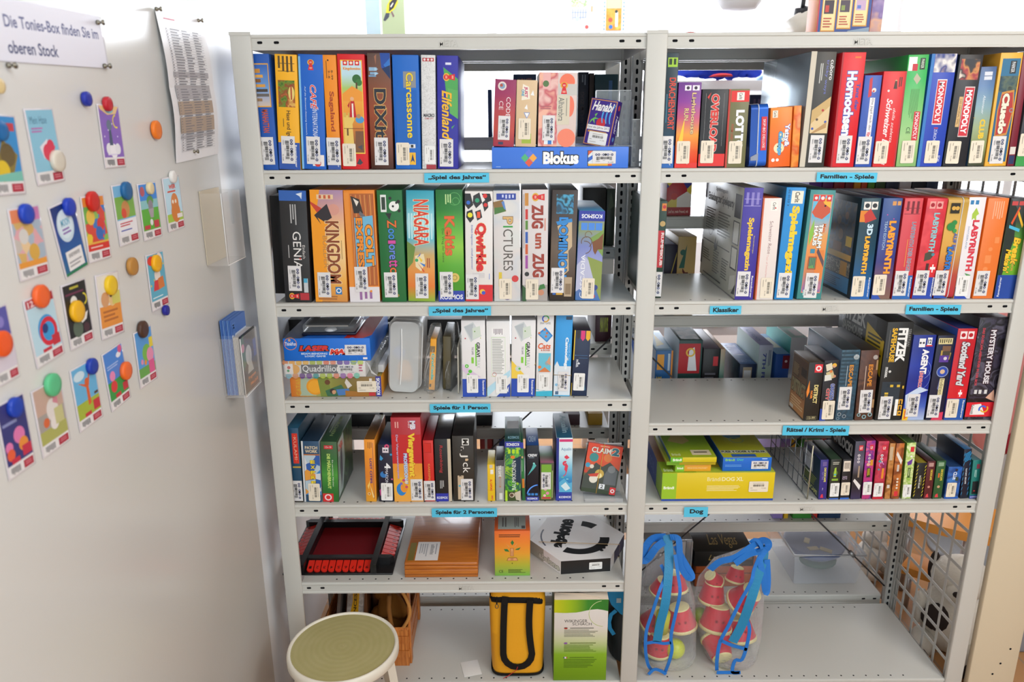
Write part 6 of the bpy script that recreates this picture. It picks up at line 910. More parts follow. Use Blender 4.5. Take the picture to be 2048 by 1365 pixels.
game(RR, (1802, 1821, 1814, 887), 'light green marbled puzzle box with purple mark', .16, art(['#c8dc8a', '#8ab83a', '#e0e8b0', '#a8c85a', '#f0f0d0'], 30, 3, dist=1), side='#5a7a2c', top='#4a6a3a', yb=1003, ops=[r(.44, .84, .84, .93, '#d8303c'), c_(.6, .76, .12, '#f4f4ec'), p([(.2, .66), (.8, .72), (.7, .62), (.3, .6)], '#6a3a9a'), r(.36, .38, .66, .56, '#4a6a2c'), bl(.44, .4, .58, .54, '#d8e0b0', 1, 'V')], st=[('W', 1811, 982, 0, .72)])
HZ = lambda c1: [x for i in range(9) for x in (p([(.04, .06+.1*i), (.16, .12+.1*i), (.16, .15+.1*i), (.04, .09+.1*i)], c1), p([(.84, .06+.1*i), (.96, .12+.1*i), (.96, .15+.1*i), (.84, .09+.1*i)], c1))]
game(RR, (1823, 1844, 1834, 927), 'black box with yellow hazard stripes round its edge', .14, '#1c1c1c', side='#3a3414', top='#8a7a1c', yb=1004, ops=HZ('#e8d42c')+[t('TATORT: ESCAPE', (.38, .3, .54, .66), 'D', '#e0e0dc', b=.03), bl(.6, .36, .66, .6, '#c8b82c', 1, 'V')])
game(RR, (1845, 1862, 1855, 924), 'maroon deck box with yellow title beside the green one', .13, '#5a1f24', side='#3a1418', top='#3a2024', yb=1004, ops=[r(.2, .86, .8, .96, '#b8908a'), t('DECKSCAPE', (.5, .5, .76, .78), 'D', '#e8d04a', b=.03), c_(.5, .32, .16, '#c88a7a'), p([(.2, .04), (.6, .04), (.5, .14), (.3, .12)], '#e0404a')])
game(RR, (1863, 1882, 1874, 923), 'moss green deck box with yellow title beside the maroon one', .13, '#2c5a30', side='#1f3a24', top='#2a3c2c', yb=1005, ops=[r(.2, .86, .8, .96, '#8aa88a'), t('DECKSCAPE', (.56, .48, .8, .78), 'D', '#e8d04a', b=.03), r(.3, .56, .46, .68, '#e0682c'), c_(.5, .32, .16, '#c8a07a'), p([(.2, .04), (.6, .04), (.5, .14), (.3, .12)], '#e0404a')])
game(RR, (1886, 1915, 1897, 935), 'bright blue detective card box with white sticker near the right end', .14, art(['#1d4a9a', '#2a6ac0', '#1a3a7a', '#3a7ac8'], 24, 5), side='#123a6a', top='#24406a', yb=1005, ops=[c_(.6, .9, .09, '#2a2434'), t('CLUE', (.4, .6, .66, .84), 'D', '#dfe8f4', b=.04), r(.6, .56, .8, .68, '#3a4a3a'), r(0, 0, 1, .05, '#1d5ab8')], st=[('B', 1902, 980, 0, .82)])
game(RR, (1918.5, 1935, 1928, 900), 'navy box with sky-blue diagonal stripes, second from the right end', .14, '#14182e', side='#14182c', top='#1a5a8a', yb=1004, ops=HZ('#2a9ad8')+[t('TATORT: ESCAPE', (.38, .3, .56, .62), 'D', '#dfe4ea', b=.03), *[p([(.16, .74+.03*i), (.84, .8+.03*i), (.84, .815+.03*i), (.16, .755+.03*i)], '#2a9ad8') for i in range(6)]])
game(RR, (1936.5, 1954, 1946, 922), 'teal box with dark picture patch, last at the right end by the post', .14, '#1d7a72', side='#1a5a5a', top='#2a6a70', yb=1004, ops=[r(0, 0, 1, .08, '#2b3aa0'), t('KOSMOS', (.1, .02, .9, .06), 'H', '#dfe4f4', b=.02), r(.2, .12, .9, .45, '#23282a'), c_(.5, .2, .1, '#c83a3a'), r(.5, .78, .9, .9, '#8a3a4a'), bl(.3, .55, .6, .75, '#a8d0c8', 2, 'V')], st=[])
# ================================================================ FIFTH SHELF (left): wooden games
ze = LV['E']+LIFT
RED = mat('#e02a1c', rough=.3, spec=.5); PBLK = mat('#141416', rough=.3); FELT = mat('#7a1018', rough=.9, spec=.1)
root = empty('number_board', (.122, .2025, ze)); tag(root, 'black framed game board with red number tiles on its four sides', 'board game')
e = MB(); e.bbox_((-.165, -.165, 0), (.165, .165, .006), PBLK, .002); e.build('base_tray', root)
e = MB(); e.box((-.10, -.10, .006), (.10, .10, .009), FELT); e.build('felt_field', root)
e = MB()
for s_ in (-1, 1):
    e.prism([(-.150, s_*.108-.009), (.150, s_*.108-.009), (.162, s_*.108), (.150, s_*.108+.009), (-.150, s_*.108+.009), (-.162, s_*.108)], .006, .030, PBLK, 'z')
    e.prism([(s_*.108-.009, -.165), (s_*.108+.009, -.165), (s_*.108+.009, .165), (s_*.108-.009, .165)], .006, .036, PBLK, 'z')
e.build('frame_bars', root)
for q in range(4):
    T_ = Matrix.Rotation(q*pi/2, 4, 'Z')
    for i in range(9):
        x0 = -.0955+.0213*i; e = MB(); tl = T_ @ Matrix.Translation((x0, -.120, .024)) @ Matrix.Rotation(radians(18), 4, 'X')
        pts = [(.001, 0), (.0195, 0), (.0195, -.034)]+[(.01025+.00925*cos(a*pi/8), -.034-.007*sin(a*pi/8)) for a in range(9)]+[(.001, -.034)]
        e.prism(pts, -.006, 0, RED, 'z', T=tl)
        f = Face2D(e, lambda x, zz, k: tl @ Vector((.018-x, -.022-zz, .0001+.00003*k)), .015, .010)
        f.draw([t(str(i+1), (.25, .05, .75, 1), 'H', mat('#3a0808'), b=.02)])
        e.build('number_tile', root)
# wooden chess-style case
WD = bpy.data.materials.new('stained_wood'); WD.use_nodes = True; nt = WD.node_tree; b = nt.nodes['Principled BSDF']; b.inputs['Roughness'].default_value = .28; b.inputs['Coat Weight'].default_value = .2
tc = nt.nodes.new('ShaderNodeTexCoord'); mp = nt.nodes.new('ShaderNodeMapping'); mp.inputs['Scale'].default_value = (3, 40, 40); nz = nt.nodes.new('ShaderNodeTexNoise'); nz.inputs['Scale'].default_value = 4; nz.inputs['Detail'].default_value = 6
cr = nt.nodes.new('ShaderNodeValToRGB'); cr.color_ramp.elements[0].position = .3; cr.color_ramp.elements[0].color = lin('#a85a1c'); cr.color_ramp.elements[1].position = .75; cr.color_ramp.elements[1].color = lin('#c97828')
nt.links.new(tc.outputs['Object'], mp.inputs[0]); nt.links.new(mp.outputs[0], nz.inputs[0]); nt.links.new(nz.outputs['Fac'], cr.inputs[0]); nt.links.new(cr.outputs[0], b.inputs['Base Color'])
w = .218; root = empty('wooden_case', (.325, .024, ze)); tag(root, 'flat orange-brown wooden game case with hinged lid and white sticker', 'game case')
e = MB(); e.bbox_((0, 0, 0), (w, .34, .026), WD, .002); e.box((-.0004, -.0004, .010), (w+.0004, .3404, .011), mat('#6a3a14')); e.build('case_base', root)
e = MB(); e.bbox_((0, 0, .0268), (w, .34, .038), WD, .002); e.bbox_((0, 0, .038), (w, .34, .050), WD, .0045); e.build('lid', root)
e = MB(); e.box((.030, .012, .0502), (.098, .115, .0505), '#e6e2e0'); Face2D(e, lambda x, yy, k: (.030+x, .012+yy, .0505+.00003*k), .068, .103).draw([bl(.60, .3, .78, .85, '#55555a', 12, 'H'), bl(.82, .2, .9, .9, '#8a8a90', 1, 'V'), bl(.1, .2, .5, .9, '#a8a8ac', 4, 'V')]); e.build('paper_sticker', root)
e = MB(); e.box((.008, .012, .0502), (.026, .11, .0508), mat('#8a7a2c', rough=.3, metal=.5)); e.build('brass_plate', root)
# orange-green tall box
flatbox('game_box', 'tall orange to green gradient box with drawing of a sprouting figure', 'board game', (.593, .030, ze), .105, .150, .10, [grad(['#7ab84a', '#b8b83a', '#e8a030', '#ec8428', '#e86a24'], 0, .15), '#c8642a', '#c8642a', '#c8642a', '#d8602a', '#9ab04a'], ops=[
    bl(.12, .85, .88, .93, '#6a3a1c', 2, 'H'), p([(.5, .8), (.55, .74), (.5, .68), (.45, .74)], '#2a7a3a'), p([(.26, .6), (.36, .6), (.42, .54), (.3, .55)], '#2a7a3a'), p([(.6, .6), (.74, .64), (.68, .58), (.58, .58)], '#2a7a3a'), r(.44, .44, .54, .62, '#8a4a24'), r(.45, .445, .53, .615, '#e0a068'), p([(.34, .34), (.66, .34), (.62, .41), (.38, .41)], '#8a4a24'), p([(.355, .345), (.645, .345), (.61, .4), (.39, .4)], '#e0a068'), r(.45, .35, .53, .4, '#c88a5a'), r(.485, .44, .495, .55, '#8a4a24'), p([(.32, .72), (.42, .65), (.41, .64)], '#d8b078'), p([(.66, .74), (.56, .66), (.57, .65)], '#d8b078'), t('CE', (.12, .07, .24, .13), 'H', '#2a2a1c', b=0), bl(.38, .06, .88, .15, '#5a6a2a', 4, 'H'), t('6', (.48, .27, .51, .3), 'H', '#2a2a1c')],
    T=[r(.1, .1, .88, .9, '#a8b4b0'), bl(.2, .2, .36, .8, '#5a5a5a', 2, 'V'), bl(.56, .15, .7, .8, '#5a5a5a', 3, 'V'), r(.76, .14, .86, .3, '#4a4a4e')])
# hexagonal white box
A0 = Vector((.790, .036, ze)); A1 = Vector((.940, .052, ze)); sd = (A1-A0).length; ang = atan2(A1.y-A0.y, A1.x-A0.x); hh = .044
hx = [Vector((0, 0))]; d = 0
for i in range(5): hx.append(hx[-1]+Vector((cos(radians(60*i)), sin(radians(60*i))))*sd)
root = empty('hexagonal_box', A0, (0, 0, ang)); tag(root, 'white hexagonal game box with black brush ring and rubber band', 'board game')
WHB = mat('#ebe9e8', rough=.4); BKP = mat('#0c0c0e', rough=.7, spec=.15)
e = MB(); e.prism([(q.x, q.y) for q in hx], 0, hh, WHB, 'z')
def side(i):
    a, b_ = hx[i], hx[(i+1) % 6]; u = (b_-a)/sd; n = Vector((u.y, -u.x))
    return lambda x, zz, k: (a.x+u.x*x+n.x*.00003*k*2, a.y+u.y*x+n.y*.00003*k*2, zz)
Face2D(e, side(0), sd, hh).draw([r(.0, .0, 1, 1, '#141416')])
Face2D(e, side(5), sd, hh).draw([r(0, 0, .45, 1, '#a8a89a'), t('abalone', (.3, .15, .96, .62), 'H', '#c8c8ba', ol='#55554e', ow=.04, b=.05)])
Face2D(e, side(1), sd, hh).draw([r(.25, 0, 1, 1, '#2c2f4a')])
Rc = sd*.866; c0 = Vector((sd/2, Rc))
Rt_ = lambda x, y, k: (c0.x+x, c0.y+y, hh+.00004*k)
def ringarc(r0, r1, a0, a1, m, k, n=30):
    for i in range(n):
        p_, q_ = radians(a0+(a1-a0)*i/n), radians(a0+(a1-a0)*(i+1)/n); w0 = 1-.0*i
        e.poly([Rt_(r_*cos(g), r_*sin(g), k) for r_, g in ((r1, p_), (r1, q_), (r0, q_), (r0, p_))], m)
ringarc(.070, .100, 232, 352, BKP, 2); ringarc(.070, .102, 40, 70, BKP, 3); ringarc(.112, .117, 150, 200, '#2a2f4a', 4)
ta = radians(70)
def tf(x, zz, k): X = -.050+x*cos(ta)-zz*sin(ta); Y_ = -.062+x*sin(ta)+zz*cos(ta); return Rt_(X, Y_, k)
Face2D(e, tf, .18, .052).draw([t('abalone', (0, 0, 1, 1), 'H', BKP, b=.08)])
for i in range(3): e.poly([Rt_(.058+.010*i+.006*cos(g*pi/8), -.085+.013*i+.006*sin(g*pi/8), 9) for g in range(16)], BKP)
e.build('box_body', root)
sticker(root, 'W', (sd*.70, -.0010, hh*.5), -pi/2, .72)
pa = [Vector((-.074, .05, 0)), ]
e = MB(); z1_ = hh+.0012; z0_ = -.0002
e.tube([(-.050, .115, z1_), (sd+.045, .070, z1_), (sd+.046, .070, z0_+.001), (-.051, .115, z0_+.001)], .0009, mat('#c9a878', rough=.5), 6, closed=True); e.build('rubber_band', root)

# ================================================================ BOTTOM SHELF
zf = LV['F']+LIFT
# yellow cooler-like bag
root = empty('fabric_bag', (.660, .016, zf+.006)); tag(root, 'yellow fabric bag with black strap loop and zipped top on the bottom shelf', 'bag')
YEL = mat('#eaa516', rough=.62, bump=.25, bscale=90); BLF = mat('#1a1817', rough=.85, spec=.2)
e = MB(); prev = None; n = 32
levels = [(0, .90), (.012, .965), (.05, 1.0), (.15, 1.01), (.25, 1.02), (.295, .99), (.316, .94), (.326, .80), (.329, .3)]
for k, (z, s_) in enumerate(levels):
    ring = []
    for i in range(n):
        a = 2*pi*(i+.5)/n; ex = .38
        x = .083*s_*(abs(cos(a))**ex)*(1 if cos(a) > 0 else -1); y = .075+.072*s_*(abs(sin(a))**ex)*(1 if sin(a) > 0 else -1)
        bul = .004*sin(z*22)*sin(3*a); ring.append((x+bul*cos(a), y+bul*sin(a)-.0, z+(.006*cos(a) if z > .3 else 0)))
    if prev: e.raw(prev+ring, [(i, (i+1) % n, n+(i+1) % n, n+i) for i in range(n)], YEL, True)
    else: e.poly(ring[::-1], BLF)
    prev = ring
e.poly(prev, YEL, True); e.build('bag_body', root)
for zz, rr in ((.003, .004), (.274, .013)):
    e = MB(); pts = []
    for i in range(n):
        a = 2*pi*(i+.5)/n; pts.append((.0845*(.985 if zz > .1 else .95)*(abs(cos(a))**.38)*(1 if cos(a) > 0 else -1), .075+.0735*(.985 if zz > .1 else .95)*(abs(sin(a))**.38)*(1 if sin(a) > 0 else -1), zz+(.004*sin(a*2) if zz > .1 else 0)-(.012 if zz > .1 and sin(a) < 0 else 0)*abs(cos(a/1))**2))
    e.tube(pts, 1, BLF, 6, closed=True, flat=(.0022, rr) if zz > .1 else (.003, .004)); e.build('zip_band' if zz > .1 else 'base_piping', root)
def ys(z): return -.0035
pts = [(-.036, -.001, .285)]+[(-.038-.006*sin(i/8*pi/2), -.0035, .285-.20*i/8) for i in range(1, 9)]+[(-.044+.044*(1-cos(a*pi/8))*1.0, -.0038, .085-.048*sin(a*pi/8)) for a in range(1, 8)]+[(.044-.006*(i/8)-.006*sin(i/8*pi), -.0035, .085+.19*i/8) for i in range(0, 9)]
e = MB(); sds = []
for i, p_ in enumerate(pts):
    a = Vector(pts[max(0, i-1)]); b_ = Vector(pts[min(len(pts)-1, i+1)]); tt = (b_-a).normalized(); sds.append(Vector((tt.z, 0, -tt.x)))
e.ribbon(pts, .020, BLF, sds, .003); e.build('carry_strap', root)
e = MB(); e.tube([(-.062, -.003, .278), (-.062, -.004, .262)], .0022, BLF, 8); e.tube([(-.062+.005*cos(a*pi/6), -.004, .254+.007*sin(a*pi/6)) for a in range(12)], .0011, mat('#5a5a5c', rough=.3, metal=.8), 6, closed=True); e.build('zip_pull', root)
e = MB(); e.tube([(.0, -.006, .040), (-.004, -.006, .028), (-.030, -.005, .006), (-.045, -.010, .001)], .0010, mat('#c8201c', rough=.6), 6); e.build('red_thread', root)
# Viking chess box
x0, x1 = PY(1108, 1260, .006).x, PY(1215, 1260, .006).x
root = flatbox('game_box', 'tall white and green outdoor game box with worn open top on the bottom shelf', 'board game', (x0, .004, zf), x1-x0, .287, .13, [grad(['#6f9c12', '#7aa81c', '#8ab82c', '#c8cfa0', '#dcd4cc', '#dcd6d0', '#dcd6d0'], 0, .287), '#4a6a1c', '#4a6a1c', '#4a6a1c', '#c8b8a0', '#5a7a1c'], ops=[
    p([(0, 1), (1, 1), (1, .86), (.9, .875), (.8, .885), (.7, .88), (.6, .87), (.5, .855), (.4, .845), (.2, .84), (0, .845)], grad(['#c8c81c', '#9abc1c', '#3a8a2c', '#2f7a2c'], 0, .15, 'X')), ('o', .92, .83, .28, .272, '#a8c02c', (100, 268)), ('o', .92, .83, .282, .276, '#e8f0d0', (100, 170)),
    t('WIKINGER', (.19, .725, .62, .76), 'H', '#2c2c2c', b=.0), t('SCHACH', (.34, .69, .7, .722), 'H', '#2c2c2c', b=.0), c_(.22, .655, .035, '#c83a2c', .6), c_(.22, .66, .035, '#2a2a2a', .25), bl(.3, .645, .82, .665, '#6a6a60', 1, 'H'), bl(.19, .545, .82, .64, '#8a8a78', 6, 'H'), c_(.22, .47, .035, '#8a5aa0', .6), bl(.3, .46, .82, .48, '#6a7a3a', 1, 'H'), bl(.19, .36, .82, .455, '#6a8a2a', 6, 'H'), c_(.22, .29, .035, '#dfe0d8', .6), r(.185, .282, .205, .298, '#2f3a8a'), r(.235, .282, .255, .298, '#c8343a'), bl(.3, .28, .82, .3, '#5a7a1c', 1, 'H'), bl(.19, .16, .82, .275, '#5a7f1a', 6, 'H')])
e = MB(); WP = mat('#d8c8b4', rough=.6); w = x1-x0
e.raw([(0, 0, .287), (w, 0, .287), (w-.002, .02, .300), (w*.5, .01, .303), (.002, .02, .298), (0, .13, .287), (w, .13, .287), (w-.01, .10, .302), (.01, .10, .304)], [(0, 1, 2, 3, 4), (5, 6, 7, 8)], WP); e.build('torn_flap', root)
e = MB(); e.raw([(.006, .012, .291), (w-.006, .012, .291), (w-.01, .10, .296), (.01, .10, .296)], [(0, 1, 2, 3)], art(['#1c3a1c', '#e0e0dc', '#2a2a2a', '#c8ccc8'], 14, 3)); e.build('picture_insert', root)
# white card lying
a = PZ(942, 1338, LV['F']); e = MB(); e.bbox_((-.028, -.034, 0), (.028, .034, .0012), mat('#e9e7e4', rough=.5), .0004); o = e.build('paper_card', None, (a.x, a.y, zf), (0, 0, radians(14))); tag(o, 'blank white card lying flat left of the yellow bag', 'card')
# blue drawstring bag
def loft(mb, rows, Y, dep, m, n=18, wob=.0, seed=0, cap=True, ex=.8, zmin=None):
    """soft hull through pixel rows (x left, x right, y)"""
    rings = []; rn = random.Random(seed); ph = [rn.random()*6 for _ in range(4)]
    for k, (xl, xr, y) in enumerate(rows):
        A_ = PY(xl, y, Y); Bq = PY(xr, y, Y); c = (A_+Bq)/2; rx = (Bq.x-A_.x)/2
        if zmin is not None: c.z = max(c.z, zmin+.006*k)
        dd = dep[k]/2 if isinstance(dep, (list, tuple)) else dep/2
        ring = []
        for i in range(n):
            a = 2*pi*i/n; w_ = 1+wob*(sin(3*a+k*1.7+ph[0])+.7*sin(5*a-k*1.1+ph[1]))
            cx_, sx_ = cos(a), sin(a); ring.append(Vector((c.x+rx*w_*abs(cx_)**ex*(1 if cx_ > 0 else -1), Y+dd*w_*abs(sx_)**ex*(1 if sx_ > 0 else -1), c.z)))
        rings.append(ring)
    vs_ = [v for R_ in rings for v in R_]; fs = []
    for k in range(len(rings)-1):
        for i in range(n): fs.append((k*n+i, k*n+(i+1) % n, (k+1)*n+(i+1) % n, (k+1)*n+i))
    if cap: fs += [tuple(range(n-1, -1, -1)), tuple((len(rings)-1)*n+i for i in range(n))]
    mb.raw(vs_, fs, m, True); return rings
root = empty('fabric_bag', (.98, .14, zf)); tag(root, 'dark bag with bright blue flap and strap squeezed beside the middle post', 'bag')
def kid(e, name, parent):
    o = e.build(name, parent); o.matrix_parent_inverse = Matrix.Translation(-Vector(parent.location)); return o
e = MB(); loft(e, [(1222, 1262, 1330), (1215, 1266, 1290), (1212, 1266, 1240), (1214, 1264, 1205), (1222, 1258, 1188), (1230, 1250, 1178)], .16, .16, mat('#262a2e', rough=.7), wob=.02, zmin=zf); kid(e, 'bag_body', root)
e = MB(); BL = mat('#1a8cc4', rough=.6)
q = [PY(*v, .066) for v in ((1212, 1183), (1250, 1178), (1250, 1232), (1240, 1226), (1222, 1208))]
e.prism([(v.x, v.z) for v in q], .060, .072, BL, 'y'); kid(e, 'flap', root)
e = MB(); q = [PY(x, y, .056) for x, y in ((1232, 1222), (1222, 1230), (1218, 1245), (1220, 1258), (1228, 1270))]; e.ribbon(q, .012, BL, [Vector((.6, 0, .5))]*5, .002); kid(e, 'strap', root)
e = MB(); q = PY(1233, 1202, .0588); e.box((q.x, .0585, q.z-.008), (q.x+.014, .0595, q.z+.008), mat('#b8c4cc')); kid(e, 'care_tag', root)

# basket with rolled sheets
BW_ = bpy.data.materials.new('basket_wood'); BW_.use_nodes = True; nt = BW_.node_tree; b = nt.nodes['Principled BSDF']; b.inputs['Roughness'].default_value = .45
tc = nt.nodes.new('ShaderNodeTexCoord'); mp = nt.nodes.new('ShaderNodeMapping'); mp.inputs['Scale'].default_value = (60, 60, 4); nz = nt.nodes.new('ShaderNodeTexNoise'); nz.inputs['Scale'].default_value = 3
cr = nt.nodes.new('ShaderNodeValToRGB'); cr.color_ramp.elements[0].color = lin('#a85a22'); cr.color_ramp.elements[1].color = lin('#d98a44'); cr.color_ramp.elements[0].position = .3; cr.color_ramp.elements[1].position = .7
nt.links.new(tc.outputs['Object'], mp.inputs[0]); nt.links.new(mp.outputs[0], nz.inputs[0]); nt.links.new(nz.outputs['Fac'], cr.inputs[0]); nt.links.new(cr.outputs[0], b.inputs['Base Color'])
bx0, bx1, by0, by1, bh = .048, .318, .075, .335, .135
root = empty('wooden_basket', (bx0, by0, zf)); tag(root, 'orange wooden basket with rope handle behind the round stool', 'basket'); W_, D__ = bx1-bx0, by1-by0
e = MB(); e.box((0, 0, 0), (W_, D__, .006), BW_)
for k in range(5):
    z0_, z1_ = .006+.026*k, .006+.026*k+.025; o_ = .002 if k % 2 else 0
    e.box((-o_, -o_, z0_), (W_+o_, .003-o_, z1_), BW_); e.box((0, D__-.003, z0_), (W_, D__, z1_), BW_); e.box((-o_, .003, z0_), (.003-o_, D__-.003, z1_), BW_); e.box((W_-.003+o_, .003, z0_), (W_+o_, D__-.003, z1_), BW_)
e.build('basket_body', root)
e = MB(); e.tube([(0, 0, bh+.002), (W_, 0, bh+.002), (W_, D__, bh+.002), (0, D__, bh+.002)], .005, BW_, 8, closed=True); e.build('rim', root)
for yy in (.01, D__-.03):
    e = MB(); e.bbox_((W_-.001, yy, .0), (W_+.007, yy+.028, .285 if yy < .1 else .25), BW_, .002); e.build('handle_slat', root)
e = MB(); rp = mat('#c88a44', rough=.8, bump=.6, bscale=300)
e.tube([(W_-.02+.03*sin(i/12*pi), .005+.002*i/12-.010*sin(i/12*pi), bh-.005+.15*i/12) for i in range(13)], .0055, rp, 8); e.build('rope_handle', root)
zb_ = zf+.006
def cyl(name, label, cat, a, b_, r_, m, **k):
    e = MB(); e.tube([a, b_], r_, m, 20); o = e.build(name); tag(o, label, cat); return o
cyl('cardboard_tube', 'thick brown cardboard tube leaning in the basket', 'tube', (.190, .29, zb_+.03), (.212, .19, zb_+.290), .022, mat('#8a5a34', rough=.7))
e = MB(); e.bbox_((0, 0, 0), (.052, .11, .27), art(['#b8aca4', '#9a9088', '#c4bab2', '#a89c94'], 30, 3), .001); f = Face2D(e, lambda x, zz, k: (x, -.00003*k, zz), .052, .27); f.draw([p([(.2, .1), (.7, .05), (.75, .9), (.8, .97), (.3, .97), (.35, .6), (.2, .4)], '#d8a018'), t('BALANCESPIEL', (.42, .2, .6, .9), 'U', '#3a2c10', b=.03)])
o = e.build('game_box', None, (.098, .15, zb_+.012), (-.06, .10, 0)); tag(o, 'grey mottled box with yellow blotch and lettering standing in the basket', 'board game')
e = MB(); e.bbox_((0, 0, 0), (.010, .12, .28), mat('#6b5f58', rough=.6), .001); o = e.build('board', None, (.064, .14, zb_+.010), (-.05, .13, 0)); tag(o, 'thin grey-brown board leaning at the left inside of the basket', 'board')
e = MB(); e.bbox_((0, 0, 0), (.012, .10, .27), mat('#7a4a28', rough=.5), .001); o = e.build('board', None, (.160, .17, zb_+.010), (-.05, .02, 0)); tag(o, 'thin brown wooden board between the box and the tube in the basket', 'board')
e = MB(); CL_ = mat('#7a4f1e', rough=.85, spec=.15, bump=.3, bscale=60)
blob(e, (.245, .19, zb_+.09), .055, CL_, .9, .9, 1.1, 18, 3, .14); blob(e, (.255, .16, zb_+.155), .042, CL_, 1.0, .8, .9, 18, 7, .2); blob(e, (.232, .17, zb_+.20), .030, CL_, .8, .7, 1.2, 16, 9, .2)
o = e.build('folded_cloth', None); tag(o, 'crumpled ochre brown cloth stuffed in the basket', 'cloth')
e = MB(); e.tube([(.262, .10, zb_+.235), (.258, .098, zb_+.19), (.262, .096, zb_+.14), (.270, .094, zb_+.10)], .0075, mat('#8a5a22', rough=.8), 8); o = e.build('leather_strap'); tag(o, 'brown cloth strap hanging over the crumpled cloth in the basket', 'strap')

# stool
root = empty('round_stool', (.190, -.222, 0)); tag(root, 'low round white stool with green ringed seat in front of the shelf', 'stool')
PW = mat('#e6dfd0', rough=.35)
SE = bpy.data.materials.new('ringed_green_mat'); SE.use_nodes = True; nt = SE.node_tree; b = nt.nodes['Principled BSDF']; b.inputs['Roughness'].default_value = .38
tc = nt.nodes.new('ShaderNodeTexCoord'); wv = nt.nodes.new('ShaderNodeTexWave'); wv.wave_type = 'RINGS'; wv.rings_direction = 'Z'; wv.inputs['Scale'].default_value = 19; wv.inputs['Distortion'].default_value = 2.5; wv.inputs['Detail'].default_value = 3
nz = nt.nodes.new('ShaderNodeTexNoise'); nz.inputs['Scale'].default_value = 22
cr = nt.nodes.new('ShaderNodeValToRGB'); cr.color_ramp.elements[0].color = lin('#a59c64'); cr.color_ramp.elements[1].color = lin('#b5ab7a'); mx = nt.nodes.new('ShaderNodeMix'); mx.data_type = 'FLOAT'; mx.inputs[0].default_value = .75
nt.links.new(tc.outputs['Object'], wv.inputs[0]); nt.links.new(tc.outputs['Object'], nz.inputs[0]); nt.links.new(wv.outputs['Fac'], mx.inputs[2]); nt.links.new(nz.outputs['Fac'], mx.inputs[3]); nt.links.new(mx.outputs[0], cr.inputs[0]); nt.links.new(cr.outputs[0], b.inputs['Base Color'])
bp = nt.nodes.new('ShaderNodeBump'); bp.inputs['Strength'].default_value = .12; bp.inputs['Distance'].default_value = .002; nt.links.new(wv.outputs['Fac'], bp.inputs['Height']); nt.links.new(bp.outputs['Normal'], b.inputs['Normal'])
e = MB(); e.lathe([(.120, .418), (.143, .418), (.1475, .424), (.1475, .440), (.1455, .4475), (.1415, .450), (.1375, .4475), (.1365, .444), (.120, .440)], PW, 64, caps=False); e.lathe([(.0, .424), (.13, .424)], PW, 64, caps=False); e.build('seat_rim', root)
e = MB(); e.lathe([(.0005, .4462), (.03, .4462), (.06, .4460), (.1, .4458), (.1370, .4450)], SE, 64, caps=False); e.build('seat_mat', root)
for q in range(4):
    a = radians(45+90*q-12); e = MB(); c1, s1 = cos(a), sin(a); P0_ = Vector((.112*c1, .112*s1, .425)); P1_ = Vector((.165*c1, .165*s1, 0)); tn = Vector((-s1, c1, 0)); ra = Vector((c1, s1, 0))
    vs_ = []
    for P_, wd, th in ((P0_, .028, .012), (P1_, .020, .010)):
        for u_, v_ in ((-1, -1), (1, -1), (1, 1), (-1, 1)): vs_.append(P_+tn*wd*u_+ra*th*v_)
    e.raw(vs_, [(0, 1, 5, 4), (1, 2, 6, 5), (2, 3, 7, 6), (3, 0, 4, 7), (0, 3, 2, 1), (4, 5, 6, 7)], PW); e.build('leg', root)

# clear bags holding melon cups
CR_ = mat('#e9dfa0', rough=.6); MR = mat('#d61f34', rough=.45); GI = mat('#9aa8a4', rough=.7)
def cup(px_, py_, rp, Y, tx, ty, label, open_=False):
    c = PY(px_, py_, Y); s_ = 0.98*rp/ (FPX/ (RC.transposed() @ (c-Vector((CX, CY, CZ)))).length)
    e = MB(); R1, R0, H = s_, s_*.66, s_*1.55
    e.lathe([(R0*.0+.0005, H), (R0*.9, H), (R0, H*.985), (R0*1.02, H*.95)], CR_, 28, caps=False)
    e.lathe([(R0*1.02, H*.95), (R1*.97, H*.13)], MR, 28, caps=False); e.lathe([(R1*.97, H*.13), (R1*1.02, H*.10), (R1*1.02, 0), (R1*.92, 0)], CR_, 28, caps=False)
    e.lathe([(R1*.92, 0), (R1*.88, H*.02), (.0005, H*.03)], GI, 28, caps=False)
    for sx in (-.35, .2):
        for rr, m in ((.11, '#7a1018'), (.085, MR), (.05, '#5a0c14')):
            rad_ = R0+(R1-R0)*.5; a0 = -pi/2+sx*.9
            e.poly([((rad_+.0012+.0002*(1-rr*5))*cos(a0+rr*cos(g*pi/8)), (rad_+.0012+.0002*(1-rr*5))*sin(a0+rr*cos(g*pi/8)), H*.5+rr*s_*sin(g*pi/8)) for g in range(16)], m)
    q = c-Vector((0, 0, H*.5*abs(cos(tx)))); q.z = max(q.z, zf+.004+R1*(abs(sin(tx))+abs(sin(ty)))); o = e.build('melon_cup', None, q, (tx, ty, 0)); tag(o, label, 'toy cup', 'red melon cups in the clear bags'); return o
def ball(px_, py_, rp, Y, col, label):
    c = PY(px_, py_, Y); s_ = rp/(FPX/(RC.transposed() @ (c-Vector((CX, CY, CZ)))).length); e = MB()
    e.lathe([(max(.0005, s_*sin(pi*i/14)), -s_*cos(pi*i/14)) for i in range(15)], mat(col, rough=.35), 24, caps=False); c.z = max(c.z, zf+s_+.003); o = e.build('toy_ball', None, c); tag(o, label, 'ball')
yb1 = .125
cup(1312, 1305, 27, yb1, .1, .12, 'red melon cup at the bottom of the left clear bag')
cup(1366, 1235, 28, yb1+.01, -.1, -.18, 'red melon cup at the right middle of the left clear bag')
cup(1300, 1235, 25, yb1+.03, .2, .5, 'red melon cup by the middle post inside the left clear bag')
